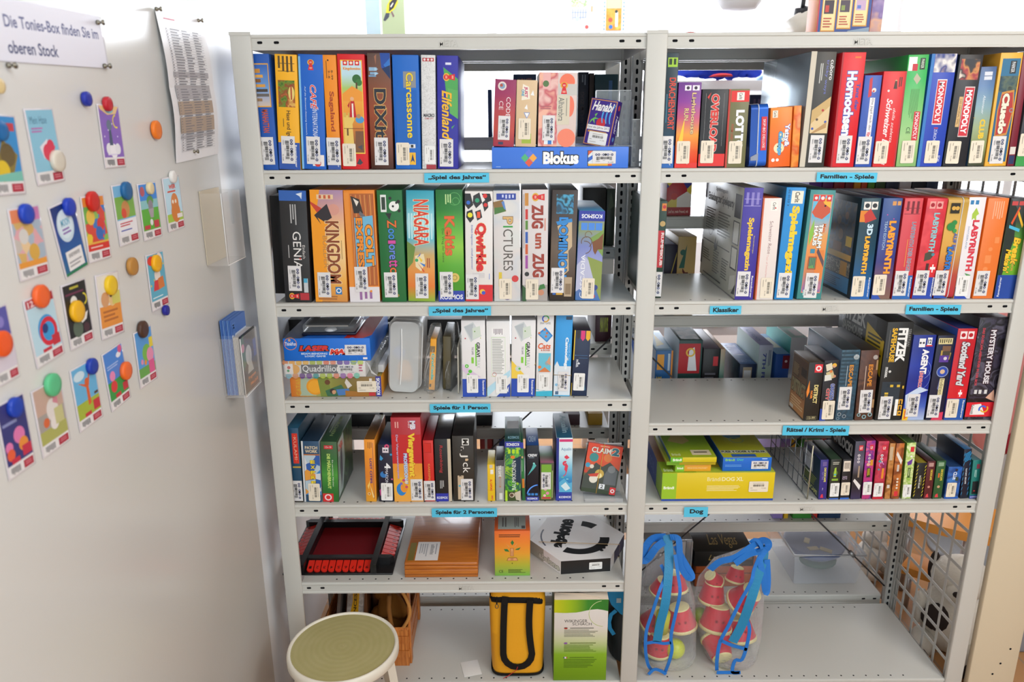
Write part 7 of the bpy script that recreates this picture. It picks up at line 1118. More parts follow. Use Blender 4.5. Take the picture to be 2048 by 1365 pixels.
cup(1352, 1165, 24, yb1+.02, -.2, -.1, 'topmost red melon cup of the left clear bag')
cup(1318, 1172, 20, yb1+.05, .1, .3, 'small red melon cup at the upper left of the left clear bag')
ball(1349, 1312, 18, yb1-.02, '#c8d41c', 'yellow-green ball at the foot of the left clear bag')
e = MB(); e.lathe([(.022, 0), (.022, .07)], mat('#cfd018', rough=.5), 24); c = PY(1322, 1262, yb1-.025); o = e.build('toy_can', None, (c.x, c.y, c.z), (.1, .05, 0)); tag(o, 'yellow cylinder toy in the middle of the left clear bag', 'toy can')
yb2 = .135
cup(1432, 1235, 30, yb2, -.15, .12, 'red melon cup with printed face, left middle of the right clear bag')
cup(1428, 1296, 27, yb2-.01, 2.0, -.3, 'red melon cup showing its open grey end, at the bottom of the right clear bag')
cup(1482, 1290, 27, yb2+.03, -.25, -.15, 'red melon cup low on the right side of the right clear bag')
cup(1424, 1185, 25, yb2+.04, -.1, .1, 'upper left red melon cup of the right clear bag')
cup(1480, 1188, 28, yb2+.01, .4, .45, 'tilted red melon cup at the upper right of the right clear bag')
cup(1433, 1155, 17, yb2+.05, .2, -.6, 'small topmost cup with cream end in the right clear bag')
cup(1470, 1150, 18, yb2+.04, -.2, .2, 'dim red melon cup behind the others, upper middle of the right clear bag')
ball(1400, 1232, 15, yb2+.05, '#8ac01c', 'green ball at the left edge of the right clear bag')
FM = film('#eef2f8', .04, .07); TR = mat('#1a74cc', rough=.6); TZ = mat('#1a84b4', rough=.45, bump=.4, bscale=400)
def ribpx(e, pts, Y, wd, m=TR, th=.0018):
    q = [PY(x, y, Yv if isinstance(Yv, float) else Y) for x, y, Yv in [(v+(None,))[:3] for v in pts]]; sds = []
    for v in q: v.z = max(v.z, zf+.008)
    for i in range(len(q)):
        a = q[max(0, i-1)]; b_ = q[min(len(q)-1, i+1)]; tt = (b_-a).normalized(); sds.append(Vector((tt.z, 0, -tt.x)))
    # subdivide smoothly
    P2 = []; S2 = []
    for i in range(len(q)-1):
        for s_ in range(4):
            u = s_/4; p0, p1, p2, p3 = q[max(0, i-1)], q[i], q[i+1], q[min(len(q)-1, i+2)]
            P2.append(.5*((2*p1)+(-p0+p2)*u+(2*p0-5*p1+4*p2-p3)*u*u+(-p0+3*p1-3*p2+p3)*u**3)); S2.append((sds[i]*(1-u)+sds[i+1]*u).normalized())
    P2.append(q[-1]); S2.append(sds[-1]); e.ribbon(P2, wd, m, S2, th)
root = empty('clear_carry_bag', (1.11, yb1, zf)); tag(root, 'transparent bag with blue trim full of melon cups, beside the middle post', 'bag')
e = MB(); loft(e, [(1300, 1368, 1354), (1288, 1380, 1340), (1280, 1388, 1290), (1278, 1390, 1240), (1282, 1386, 1190), (1292, 1376, 1150), (1306, 1358, 1110), (1318, 1346, 1085), (1322, 1340, 1068)], yb1, [.15, .18, .20, .20, .19, .16, .10, .05, .02], FM, 28, wob=.022, seed=1, zmin=zf); kid(e, 'clear_film', root)
e = MB(); F1 = yb1-.106
ribpx(e, [(1334, 1070, .10), (1338, 1110, .075), (1336, 1160, F1+.02), (1330, 1210, F1), (1320, 1250, F1), (1314, 1284, F1)], F1, .027, TZ); kid(e, 'zipper', root)
e = MB()
for pl in ([(1322, 1130, .07), (1330, 1152, .055), (1318, 1185, F1), (1305, 1225, F1), (1293, 1262, F1), (1291, 1300, F1), (1296, 1330, F1+.01), (1303, 1350, F1+.02)], [(1350, 1110, .06), (1356, 1150, F1+.02), (1360, 1185, F1), (1352, 1225, F1), (1342, 1272, F1), (1344, 1300, F1), (1338, 1325, F1), (1330, 1352, F1+.01)], [(1290, 1288), (1310, 1285), (1328, 1288), (1342, 1286)], [(1297, 1350), (1308, 1340), (1320, 1342), (1332, 1352)]): ribpx(e, pl, F1, .010)
kid(e, 'blue_piping', root)
e = MB(); ribpx(e, [(1330, 1075, .10), (1305, 1078, .09), (1290, 1098, .085), (1286, 1120, .085), (1296, 1118, .08), (1312, 1096, .075), (1328, 1084, .08)], .085, .024); ribpx(e, [(1340, 1075, .09), (1356, 1078, .08), (1359, 1100, .075), (1360, 1130, .07), (1376, 1156, .065), (1384, 1152, .07), (1366, 1120, .08), (1352, 1092, .085)], .08, .019); kid(e, 'carry_handle', root)
root = empty('clear_carry_bag', (1.33, yb2, zf)); tag(root, 'transparent bag with blue trim and knotted top, leaning right on the empty shelf', 'bag')
e = MB(); loft(e, [(1434, 1480, 1362), (1420, 1496, 1352), (1403, 1508, 1310), (1394, 1516, 1260), (1392, 1522, 1210), (1400, 1526, 1170), (1424, 1530, 1135), (1470, 1534, 1110), (1512, 1536, 1088)], yb2, [.14, .17, .20, .21, .20, .18, .14, .07, .02], FM, 28, wob=.022, seed=5, zmin=zf); kid(e, 'clear_film', root)
F2 = yb2-.110
e = MB(); ribpx(e, [(1526, 1090, .11), (1527, 1115, .09), (1514, 1160, F2+.02), (1502, 1200, F2), (1484, 1250, F2), (1465, 1285, F2)], F2, .030, TZ); kid(e, 'zipper', root)
e = MB()
for pl in ([(1520, 1110, .08), (1508, 1140, F2+.02), (1502, 1165, F2), (1480, 1205, F2), (1458, 1250, F2), (1440, 1285, F2), (1434, 1320, F2), (1432, 1362, F2+.01)], [(1494, 1240, F2), (1499, 1260, F2), (1494, 1290, F2), (1484, 1320, F2), (1470, 1322, F2), (1465, 1345, F2), (1480, 1356, F2)], [(1438, 1280), (1460, 1290), (1480, 1296), (1494, 1300)], [(1432, 1362), (1445, 1360), (1462, 1356), (1478, 1356)]): ribpx(e, pl, F2, .011)
kid(e, 'blue_piping', root)
e = MB(); ribpx(e, [(1420, 1140, .07), (1440, 1124, .06), (1470, 1116, .055), (1500, 1096, .06), (1522, 1082, .08), (1536, 1086, .09), (1532, 1100, .085), (1500, 1108, .06), (1470, 1128, .05)], .07, .022); ribpx(e, [(1532, 1100, .08), (1520, 1120, .07), (1526, 1150, .06), (1530, 1180, .055), (1534, 1185, .06), (1536, 1160, .07), (1534, 1120, .08)], .07, .018)
for i in range(5): ribpx(e, [(1500+i*4, 1086+i*2, .07+.006*i), (1512+i*3, 1080, .065+.006*i), (1524-i, 1098, .06+.008*i), (1510-i*3, 1104, .07)], .07, .010)
kid(e, 'carry_handle', root)

# ================================================================ THINGS ON THE REAR RACK
def rear(x0, x1, yt, z, label, front, side=None, top=None, ops=(), Y=.440, d=.25, L=(), T=(), yp=None, cat='board game', group='boxed games on the rear rack', lo=None):
    yref = yp or yt+40
    A_ = PY(x0, yref, Y); Bq = PY(x1, yref, Y); h = PY((x0+x1)/2, yt, Y).z-z
    return flatbox('game_box', label, cat, (A_.x, Y, z+.0006), Bq.x-A_.x-.001, max(.02, h), d, [M(front), M(side or front), M(side or front), M(side or front), M(top or side or front), M(side or front)], ops, T, L, (), group)
Z0, Z1, Z2, Z3 = .80, 1.192, 1.51, 1.751
G_ = lambda f, s_, tp: None
rear(1310, 1345, 702, Z0, 'orange-edged blue children game box seen across the empty shelf, leftmost there', '#1f5f9a', '#d8e0e8', '#9ac0e0', ops=[r(.1, .75, .5, .95, '#e8a03a'), r(.9, 0, 1, 1, '#d8882c'), r(.72, .74, .84, .96, '#b8c8d4'), t('MY', (.1, .5, .4, .66), 'H', '#e8c83a', b=.06)], T=[p([(.1, .1), (.9, .1), (.9, .9), (.1, .9)], '#b8d8f0'), p([(.2, .2), (.7, .3), (.5, .8)], '#e8d070')])
rear(1357, 1404, 681, Z0, 'dark green box with red publisher patch seen across the empty shelf', '#1d4440', '#c8d4dc', '#4a5c58', ops=[r(.0, .62, .92, .96, '#b8242c'), p([(.4, .65), (.8, .65), (.66, .92), (.44, .88)], '#e8e8ea'), ('o', .5, .86, .2, .13, '#e8b83a', (0, 360)), r(.4, .5, .8, .55, '#a8b8b4'), p([(.2, .1), (.26, .4), (.7, .4), (.78, .1)], '#121818'), t('GATTO', (.42, .12, .56, .36), 'D', '#e0e4e4')], T=[r(.1, .05, .9, .95, art(['#5a6a5c', '#3a4a48', '#7a7468', '#2a3434'], 20, 4))])
rear(1405, 1438, 698, Z0, 'black puzzle box with red jigsaw mark seen across the empty shelf', '#121216', '#1c1c22', '#6a5a6c', ops=[r(.62, .78, .92, .9, '#c8343c'), bl(.15, .55, .85, .7, '#6a6a74', 3, 'H'), r(.15, .3, .42, .42, '#8a2a30'), r(.6, .3, .85, .42, '#3a6a64'), c_(.7, .24, .1, '#3a3a42')])
rear(1439, 1449, 699, Z0, 'narrow teal and peach box edge beside the black puzzle box', grad(['#1f5a74', '#4a9a94', '#c8a080'], 0, .3), '#3a7a80', '#e0b890')
rear(1477, 1511, 729, Z0, 'navy box with small framed wave picture, lower than its neighbours', '#162a4c', art(['#1f3a5a', '#12203a', '#3a4a5c'], 12, 2), '#2f5a98', ops=[r(.2, .55, .72, .95, '#b8a890'), r(.25, .6, .67, .9, '#d8dce0'), c_(.5, .73, .16, '#2f6ab8')], T=[t('NAUTIK', (.1, .08, .9, .2), 'H', '#4a78b8'), r(.15, .4, .8, .9, art(['#c8c8e0', '#8a90c8', '#5a6aa8', '#e0dcec'], 16, 6))])
rear(1516, 1544, 691, Z0, 'iridescent lilac and mint box standing across the empty shelf', grad(['#8a8ab8', '#a8b0c8', '#a8c0b8', '#b8b8d8'], 0, .3), '#c0d8d8', '#b0b4e8', ops=[t('7TH FLEET', (.3, .4, .55, .9), 'D', '#3a4a9a', b=.03), bl(.7, .74, .9, .94, '#5a6a8a', 2, 'V')], T=[t('ALLE FRIENDS', (.2, .2, .5, .8), 'D', '#5a78c8')])
rear(1549, 1577, 709, Z0, 'cobalt blue box with maroon corner behind the black crime box', '#1d52a8', '#2a64b8', '#7ab0e0', ops=[r(.5, .8, 1, .98, '#7a1f34'), c_(.75, .9, .1, '#e0d0d8'), c_(.5, .4, .2, '#16203a'), c_(.4, .15, .22, '#b8d0e8')], T=[r(.2, .3, .9, .8, '#d8d8c8')])
rear(1579, 1612, 676, Z0, 'white and turquoise box behind the cobalt blue one', '#dfe2e6', '#4ab8b4', '#bfe0e0', Y=.50, T=[r(.4, .1, .9, .4, '#e8e8f0'), r(.1, .5, .8, .9, '#8ac8b8')])
rear(1262, 1276, 668, Z0, 'pale grey box with blue diagonal seen through the side gap by the middle post', '#cfd2dc', '#c8ccd8', '#d8dce8', ops=[p([(0, .9), (1, .55), (1, .75), (0, 1)], '#2f58b0')])
rear(1333, 1383, 362, Z2, 'red children game box on the rear rack behind the magazine box gap', art(['#b8242c', '#3a3a8a', '#e0c84a', '#b8242c', '#e8e0d8', '#2f4aa0'], 22, 3, 'v'), '#8a1c24', ops=[r(0, 0, 1, .24, '#a81c24'), t('Lauf an, mein Freund, mit', (.1, .06, .9, .16), 'H', '#e8c8b8'), c_(.3, .55, .14, '#c83a34')])
rear(1328, 1354, 491, Z1, 'dark violet box with thin yellow wand line low on the rear rack', '#1c1634', '#2c2448', '#5a5a8c', ops=[p([(.2, .3), (.95, .9), (.98, .86), (.24, .28)], '#b8a040'), ('o', .5, .35, .2, .18, '#a8a8c0')], T=[r(.1, .1, .9, .9, '#a8b8e8')])
rear(1355, 1392, 474, Z1, 'tan family game box with green dragon low on the rear rack', '#c8a868', '#a88a54', '#c8b088', ops=[t('FAMILY', (.3, .02, .62, .6), 'U', '#5a1c1c', b=.06), c_(.3, .8, .16, '#2f6a5a'), p([(.1, .6), (.5, .9), (.4, .6)], '#2f6a5a'), r(.66, .2, .8, .4, '#b83a3a')])
cols = ['#6a3a9a', '#7a2f7a', '#a02434', '#7a1c2c', '#e8a01c', '#d8501c', '#5aa02c', '#3a5a34', '#2a3450', '#c8ccd4', '#1f2434', '#2c3a5a']
x = 1618
names = ['lilac', 'plum', 'crimson', 'maroon', 'amber', 'orange-red', 'grass green', 'fir green', 'ink blue', 'silver grey', 'near-black', 'slate navy', 'mid grey']
for i, c in enumerate(cols):
    wpx = [26, 22, 22, 16, 14, 12, 14, 20, 26, 24, 28, 24, 20][i]; rear(x, x+wpx, 352+(i % 3), Z2, '%s box top in the rear row above the maze boxes' % names[i], c, yp=372, ops=[bl(.2, .3, .8, .6, '#c8c0c8', 3, 'H')]); x += wpx+1
rear(1156, 1177, 145, Z3, 'very dark blue railway box standing on the rear rack behind the top row', '#151c30', '#241a1c', yp=200, ops=[t('ZUG UM ZUG', (.25, .1, .6, .7), 'U', '#3a2a34', b=.02), bl(.3, .8, .8, .96, '#6a7078', 2, 'V')])
rear(1178, 1188, 147, Z3, 'thin dark brown box beside the dark railway box on the rear rack', '#2a1c16', '#1c1412', yp=200)
rear(1189, 1236, 149, Z3, 'dark teal box behind the purple fireworks box on the rear rack', '#1a4048', '#14303a', yp=200, ops=[r(.6, .5, .75, .9, '#2a5a8a')])
rear(1027, 1073, 149, Z3, 'dark blue box top peeking above the sand-coloured box', '#1f3a5c', '#182c48', yp=200, ops=[t('KOMET', (.2, .8, .8, .94), 'H', '#8a5a5a')])
rear(976, 984, 180, Z3, 'thin navy booklet standing on the rear rack beside the crimson box', '#1c3a6a', '#16304e', yp=230, d=.18)
rear(1498, 1528, 190, Z3, 'dark purple box above the blue tin on the rear rack', '#241c44', '#1c1430', yp=220, ops=[bl(.2, .6, .8, .9, '#6a4a6a', 2, 'V')])
rear(1729, 1772, 124, Z3, 'blue-grey box behind the white-panelled blue box on the rear rack', '#4a6a8a', '#3a4a6a', yp=160, ops=[r(.1, .7, .9, .9, '#7ab0c8')])
rear(1773, 1812, 112, Z3, 'dark wine red box behind the red ladder game on the rear rack', '#5a1c30', '#3a1424', yp=160)
rear(1190, 1222, 630, .0+1.10, 'dark maroon box with yellow-green letters low on the rear rack, left bay', '#3c1424', '#2a0f1c', yp=680, ops=[t('MAN MUSS', (.3, .35, .8, .9), 'H', '#a8b03a', b=.04)])
rear(1213, 1230, 378, 1.416, 'dark green box standing on the rear rack, left bay', '#1f2c1c', '#182014', yp=420, ops=[p([(.1, .6), (.5, .95), (.9, .7)], '#3a4a2c')])
rear(1165, 1212, 376, 1.416, 'nearly black box with faint round seal on the rear rack, left bay', '#201c18', '#181410', yp=420, ops=[('o', .7, .6, .2, .18, '#6a6a60')])
rear(1131, 1160, 830, .805, 'dark box with red print on the rear rack above the seahorse box', '#3a1c24', yp=850)
rear(1176, 1205, 828, .805, 'ochre yellow box on the rear rack near the middle post', '#a8801c', yp=850)
rear(960, 985, 876, .447, 'red and white striped box low on the rear rack, left bay', '#a83a3a', yp=890, ops=[r(.4, 0, .6, 1, '#d8d8d8')])
rear(987, 1010, 876, .447, 'white and blue box low on the rear rack, left bay', '#c8ccd8', yp=890, ops=[r(.5, 0, 1, 1, '#2a4a9a')])
rear(548, 640, 376, 1.416, 'broad black game box standing on the rear rack behind the first black spine', '#15161a', '#101114', yp=420)  # added dark boxes down to the long case, they darken the gaps
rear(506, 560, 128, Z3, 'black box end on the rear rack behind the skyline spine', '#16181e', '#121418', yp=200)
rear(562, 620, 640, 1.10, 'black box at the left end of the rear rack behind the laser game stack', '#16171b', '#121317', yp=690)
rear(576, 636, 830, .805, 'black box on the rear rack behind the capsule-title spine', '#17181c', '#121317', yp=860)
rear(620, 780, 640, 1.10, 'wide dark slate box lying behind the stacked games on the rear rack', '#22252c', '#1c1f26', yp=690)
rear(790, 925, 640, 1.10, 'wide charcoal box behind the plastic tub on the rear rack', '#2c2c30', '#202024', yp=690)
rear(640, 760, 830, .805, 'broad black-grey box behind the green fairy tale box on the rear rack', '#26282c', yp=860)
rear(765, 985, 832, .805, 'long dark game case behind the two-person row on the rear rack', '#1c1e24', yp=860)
for i, (a, b_, c, nm) in enumerate(((1560, 1581, '#8a7ac0', 'lavender'), (1583, 1592, '#d8b02c', 'mustard'), (1601, 1640, '#3a8a3a', 'leaf green with white icons'), (1642, 1652, '#c83a34', 'bright red'), (1654, 1700, '#1f3a5c', 'denim blue'))):
    rear(a, b_, 872+i % 2, .447, '%s box low on the rear rack behind the wire divider' % nm, c, yp=890, ops=[bl(.2, .88, .8, .97, '#e8e8e8', 1, 'H')] if i == 2 else [])
# rear bottom: silver case, black box on brown chest, plastic bin
e = MB(); AL = mat('#b8bcc2', rough=.25, metal=.7); e.bbox_((0, 0, 0), (.17, .24, .19), mat('#c9ccd2', rough=.3, metal=.3), .004)
e.bbox_((-.002, -.002, .185), (.172, .242, .197), AL, .003); e.bbox_((.150, -.004, .10), (.174, .0, .19), AL, .003); e.bbox_((.166, -.006, 0), (.174, .01, .19), AL, .002)
o = e.build('aluminium_case', None, (1.122, .47, .154), (0, 0, 0)); tag(o, 'silver aluminium case standing on the rear rack behind the left clear bag', 'case')
e = MB(); e.bbox_((0, 0, 0), (.24, .26, .088), mat('#a8501c', rough=.35), .004); e.box((-.001, -.001, .055), (.241, .261, .058), mat('#5a2a10')); o = e.build('wooden_chest', None, (1.312, .468, .154)); tag(o, 'glossy red-brown wooden chest under the black box on the rear rack', 'chest')
flatbox('game_box', 'black box with gold script lying on the brown chest on the rear rack', 'board game', (1.303, .462, .2432), .215, .060, .24, ['#121210', '#0e0e0c', '#0e0e0c', '#0e0e0c', '#1a1a18', '#0e0e0c'], ops=[t('Las Vegas', (.24, .3, .74, .78), 'H', '#c8a85a', sh=.4, b=-.01), t('ROYALE', (.6, .1, .8, .24), 'H', '#a88a4a', b=0), r(.85, .45, .97, .8, '#6a5a4a')], T=[t('Las Vegas', (.3, .1, .8, .5), 'H', '#b89a54', sh=.4, b=-.01)])
root = empty('plastic_bin', (1.672, .475, .154)); tag(root, 'frosted plastic storage bin with lid on the rear rack behind the empty shelf', 'storage bin')
FB = mat('#dfe2ea', rough=.25, alpha=.28); FB2 = mat('#eceef2', rough=.2, alpha=.9)
e = MB(); w, d_, h = .25, .28, .115
pr = [(.010, 0), (0, h)]
def tub(e, x0, y0, x1, y1, z0, z1, fl, m):
    a = [(x0+fl, y0+fl, z0), (x1-fl, y0+fl, z0), (x1-fl, y1-fl, z0), (x0+fl, y1-fl, z0)]; b_ = [(x0, y0, z1), (x1, y0, z1), (x1, y1, z1), (x0, y1, z1)]
    e.raw(a+b_, [(0, 1, 5, 4), (1, 2, 6, 5), (2, 3, 7, 6), (3, 0, 4, 7), (3, 2, 1, 0)], m)
tub(e, 0, 0, w, d_, 0, h, .010, FB); e.build('bin_body', root)
e = MB(); e.bbox_((-.004, -.004, h+.014), (w+.004, d_+.004, h+.016), FB, .0008); e.tube([(-.004, -.004, h+.010), (w+.004, -.004, h+.010), (w+.004, d_+.004, h+.010), (-.004, d_+.004, h+.010)], .0055, FB2, 8, closed=True); e.build('lid', root)
e = MB(); e.lathe([(.03, 0), (.075, .006), (.105, .030), (.112, .050), (.108, .050), (.10, .032), (.07, .010), (.0005, .006)], mat('#5a6a98', rough=.4), 32, caps=False); o = e.build('bowl', None, (1.80, .62, .200)); tag(o, 'blue bowl inside the frosted storage bin', 'bowl')
e = MB(); blob(e, (1.815, .61, .178), .075, mat('#2f5a3c', rough=.8), 1.0, .9, .22, 20, 2, .06); o = e.build('green_cloth'); tag(o, 'folded green cloth at the bottom inside the storage bin', 'cloth')
for i, (x, y, a) in enumerate(((1.79, .60, .3), (1.83, .58, -.5), (1.78, .64, 1.1))):
    e = MB(); e.bbox_((-.022, -.010, 0), (.022, .010, .004), mat('#e0c88a', rough=.5), .001); o = e.build('wooden_tile', None, (x, y, .228+.005*i), (.1, .1, a)); tag(o, ['pale wooden piece lying in the blue bowl, the lowest', 'pale wooden piece in the blue bowl turned to the right, the middle one', 'pale wooden piece on top of the others in the blue bowl'][i], 'game piece')

# ================================================================ ON TOP AND BEYOND
z2_ = 2.0025
A_ = PY(1633, 57, .12); Bq = PY(1738, 57, .12); w = Bq.x-A_.x
o = flatbox('game_box', 'large orange-edged game box standing on top of the rack with three printed cards', 'board game', (A_.x, .12, z2_), w, .20, .075, ['#2b4a94', '#e07a24', '#c8342c', '#e07a24', '#e07a24', '#e07a24'], ops=[
    r(0, 0, 1, 1, '#2b4a94'), r(0, 0, .02, 1, '#c8303a'), *[x for i in range(3) for x in (r(.07+.30*i, .05+.03*i, .34+.30*i, .50, '#d8962c'), r(.085+.30*i, .065+.03*i, .325+.30*i, .485, '#f0dca0'), r(.11+.30*i, .26+.02*i, .29+.30*i, .42, ['#3a2a34', '#4a3a4a', '#c8a8c8'][i]), r(.13+.30*i, .28+.02*i, .2+.30*i, .36, ['#c83a2c', '#8a9a4a', '#5a78c8'][i]), bl(.11+.30*i, .09+.03*i, .29+.30*i, .22+.02*i, '#b8503a', 4, 'H'))], p([(.5, 0), (1, .04), (1, .1), (.6, .06)], '#8aa0b8'), bl(.04, .0, .5, .03, '#a8b8d8', 2, 'H')])
A_ = PY(1748, 57, .14)
flatbox('game_box', 'peach and violet box standing on top of the rack right of the large orange-edged one', 'board game', (Bq.x+.008, .135, z2_), .030, .20, .16, [art(['#b8a0c8', '#8a78b0', '#e8b89a', '#c8a8b8'], 20, 3), '#e8a88a', '#e8a88a', '#e8a88a', '#e8a88a', '#e8a88a'])
e = MB(); blob(e, (PY(1381, 62, .25).x, .25, z2_+.011), .019, mat('#d8281c', rough=.4), 1.3, 1, .75, 20, 3, .03); o = e.build('red_toy'); tag(o, 'small rounded red thing lying on top of the rack right of the middle post', 'toy')
# spotlight
a = PY(1607, 2, 1.2); root = empty('spotlight', (a.x, 1.2, 2.9)); tag(root, 'black and white spotlight hanging from the ceiling above the right bay', 'spotlight')
DK = mat('#23252b', rough=.4)
def kpt(px_, py_, Y): q = PY(px_, py_, Y); return (q.x-a.x, Y-1.2, q.z-2.9)
e = MB(); e.tube([(0, 0, .098), kpt(1607, 3, 1.2), kpt(1604, 22, 1.2)], .008, DK, 10); e.bbox_((-.05, -.05, .085), (.05, .05, .0995), DK, .004); e.build('arm', root)
e = MB(); q0 = Vector(kpt(1597, 28, 1.2)); q1 = Vector(kpt(1622, 36, 1.2)); e.tube([q0+Vector((.0, 0, .02)), q0, q1], [.014, .036, .036], DK, 16); e.build('yoke', root)
e = MB(); c0_ = Vector(kpt(1620, 32, 1.2)); c1_ = Vector(kpt(1585, 58, 1.17)); e.tube([c0_, c0_*.98+c1_*.02, c1_], [.036, .038, .038], mat('#efe9dd', rough=.4), 24); e.build('lamp_head', root)
a2 = PY(1478, 6, 1.2); e = MB(); e.lathe([(.02, .0), (.065, .004), (.085, .03), (.08, .12), (.03, .16)], mat('#e6e4e6', rough=.5), 8); e.tube([(0, 0, .16), (0, 0, 2.998-a2.z+.02)], .008, mat('#dcdcdc'), 8)
o = e.build('pendant_lamp', None, (a2.x, 1.2, a2.z-.025)); tag(o, 'white faceted pendant lamp whose underside shows at the top edge', 'lamp')
# white rack beyond with blue jacket
root = empty('white_shelf_rack', (1.05, 1.75, 0)); tag(root, 'white shelf rack standing beyond the steel racks', 'shelf rack'); WS = mat('#e9e9ee', rough=.45)
for z in (.18, .75, 1.35, 1.93): e = MB(); e.bbox_((0, 0, z), (1.22, .35, z+.045), WS, .002); e.build('shelf_board', root)
for x in (0, 1.18):
    for y in (0, .31): e = MB(); e.bbox_((x, y, 0), (x+.04, y+.04, 1.93), WS, .002); e.build('post', root)
o = lattice('mesh_side_panel', None, 0, 0, .3, .2, 1.9, .05, .006); o.parent = root; o.location = (.93, .02, 0)
e = MB(); JB = mat('#1c3ec0', rough=.7, bump=.4, bscale=30)
for i, (px_, py_, rr, sx, sz) in enumerate(((1372, 160, .05, 1.3, .5), (1400, 156, .07, 1.2, .6), (1432, 153, .085, 1.3, .55), (1466, 152, .08, 1.2, .6), (1492, 155, .055, 1.1, .7))):
    q = PY(px_, py_, 1.86); blob(e, (q.x, 1.86+.02*(i % 2), 1.996+rr*sz), rr, JB, sx, 1.0, sz, 22, 3+i, .16)
root = e.build('jacket'); tag(root, 'crumpled royal blue jacket lying on top of the white rack beyond', 'jacket')
e = MB(); loft(e, [(1420, 1466, 153), (1426, 1462, 149), (1436, 1452, 147)], 1.75, [.1, .08, .04], mat('#c8282c', rough=.7), 16, .05, 2); e.build('red_lining', root)
e = MB(); loft(e, [(1512, 1560, 162), (1516, 1552, 155), (1524, 1546, 150)], 1.9, [.2, .18, .1], mat('#a8cfe0', rough=.8), 18, .05, 3); o = e.build('folded_scarf'); tag(o, 'pale blue folded cloth right of the royal blue jacket', 'cloth')
a = PY(1425, 684, 1.75); e = MB(); pts = []
for i in range(24): g = 2*pi*i/24; pts.append((.085*cos(g)*(1.0 if cos(g) > 0 else 1.4), .028*sin(g)))
e.prism(pts, 0, .02, mat('#2a2420', rough=.5), 'y'); e.prism([(x*.9+.01, z*.8-.008) for x, z in pts[13:24]], -.0012, 0, mat('#d8b42c', rough=.5), 'y')
o = e.build('oval_board', None, (a.x, 1.74, .797+.03), (0, 0, 0)); tag(o, 'dark oval board with yellow edge on the white rack, seen across the empty shelf', 'board')
# decorations near the far windows
def banner(name, label, cat, x0, x1, Y, ztop, zbot, m, ops=(), th=.006):
    A_ = PY(x0, 30, Y); Bq = PY(x1, 30, Y); e = MB(); w = Bq.x-A_.x; h = ztop-zbot; e.box((0, 0, 0), (w, th, h), M(m))
    Face2D(e, lambda x, zz, k: (x, -.00006*k, zz), w, h).draw(ops); o = e.build(name, None, (A_.x, Y, zbot)); tag(o, label, cat); return o
zb0 = PY(780, 62, 2.0).z; zt0 = PY(780, 0, 2.0).z
o = banner('wall_banner', 'pale green paper strip with a black and yellow bird hanging by the window', 'banner', 763, 809, 2.0, zt0+.25, .9, '#bccaa0')
h_ = zt0+.25-.9; vv = lambda py_: (PY(780, py_, 2.0).z-.9)/h_; uu = lambda px_: (px_-763)/46
e = MB(); w = PY(809, 30, 2.0).x-PY(763, 30, 2.0).x
Face2D(e, lambda x, zz, k: (x, -.0008-.00006*k, zz), w, h_).draw([p([(uu(x), vv(y)) for x, y in ((766, 41), (772, 26), (780, 22), (778, 34), (770, 42))], '#4a4e5c'), p([(uu(x), vv(y)) for x, y in ((772, 26), (775, 10), (784, -4), (796, -8), (797, 6), (790, 18), (780, 26))], '#e8dc3a'), p([(uu(x), vv(y)) for x, y in ((778, 24), (780, 6), (790, -4), (796, 0), (788, 16))], '#3a3640'), p([(uu(x), vv(y)) for x, y in ((781, 13), (787, 5), (788, 7), (783, 15))], '#ecece6'), p([(uu(x), vv(y)) for x, y in ((784, 22), (789, 32), (786, 35), (782, 24))], '#8a6a70')]); e.build('bird_picture', o)
banner('curtain_strip', 'pale bluish translucent curtain strip left of the bird banner', 'curtain', 731, 760, 2.05, 2.75, .9, mat('#b8ccd8', rough=.7, alpha=.8))
zt = PY(1165, 0, 2.4).z+.2; zb1_ = PY(1165, 75, 2.4).z; vv = lambda py_: (PY(1165, py_, 2.4).z-zb1_)/(zt-zb1_)
banner('palace_poster', 'white poster with a sketched palace and green treetops beyond the rack', 'poster', 1128, 1202, 2.4, zt, zb1_, '#d8d8da', [r(.18, vv(14), .62, vv(-10), art(['#8ab86a', '#d8c8b0', '#6a9a5a', '#e8e4d8'], 40, 2)), *[('r', .22+.07*i, vv(40-3*(i % 3)), .25+.07*i, vv(18), '#8a94b8') for i in range(6)], r(.2, vv(26), .64, vv(24), '#8a94b8'), r(.24, vv(36), .6, vv(34), '#8a94b8'), c_(.36, vv(38), .06, '#a8b0c8'), r(.72, vv(24), .78, vv(12), '#e09a7a'), c_(.62, vv(54), .05, '#d8504a')])
zt = PY(1228, 0, 2.3).z+.15; zb1_ = PY(1228, 64, 2.3).z; vv = lambda py_: (PY(1228, py_, 2.3).z-zb1_)/(zt-zb1_)
banner('photo_card', 'white card with blue dotted border and an orange photo beyond the rack', 'picture card', 1206, 1250, 2.3, zt, zb1_, '#c8cddc', [*[r(x, .03+.06*i, x+.04, .06+.06*i, '#3a78d0') for x in (.04, .92) for i in range(16)], r(.14, vv(61), .84, vv(-4), '#d8962c'), r(.16, vv(60), .82, vv(-3), art(['#d88a34', '#e09a44', '#c87a2c', '#e8a850'], 20, 2)), r(.16, vv(17), .82, vv(-3), '#b8a890'), r(.56, vv(54), .68, vv(24), '#e0e0d8'), c_(.6, vv(23), .07, '#2a3a34'), c_(.34, vv(40), .1, '#a8503a'), c_(.36, vv(54), .09, '#2f6ab0')])

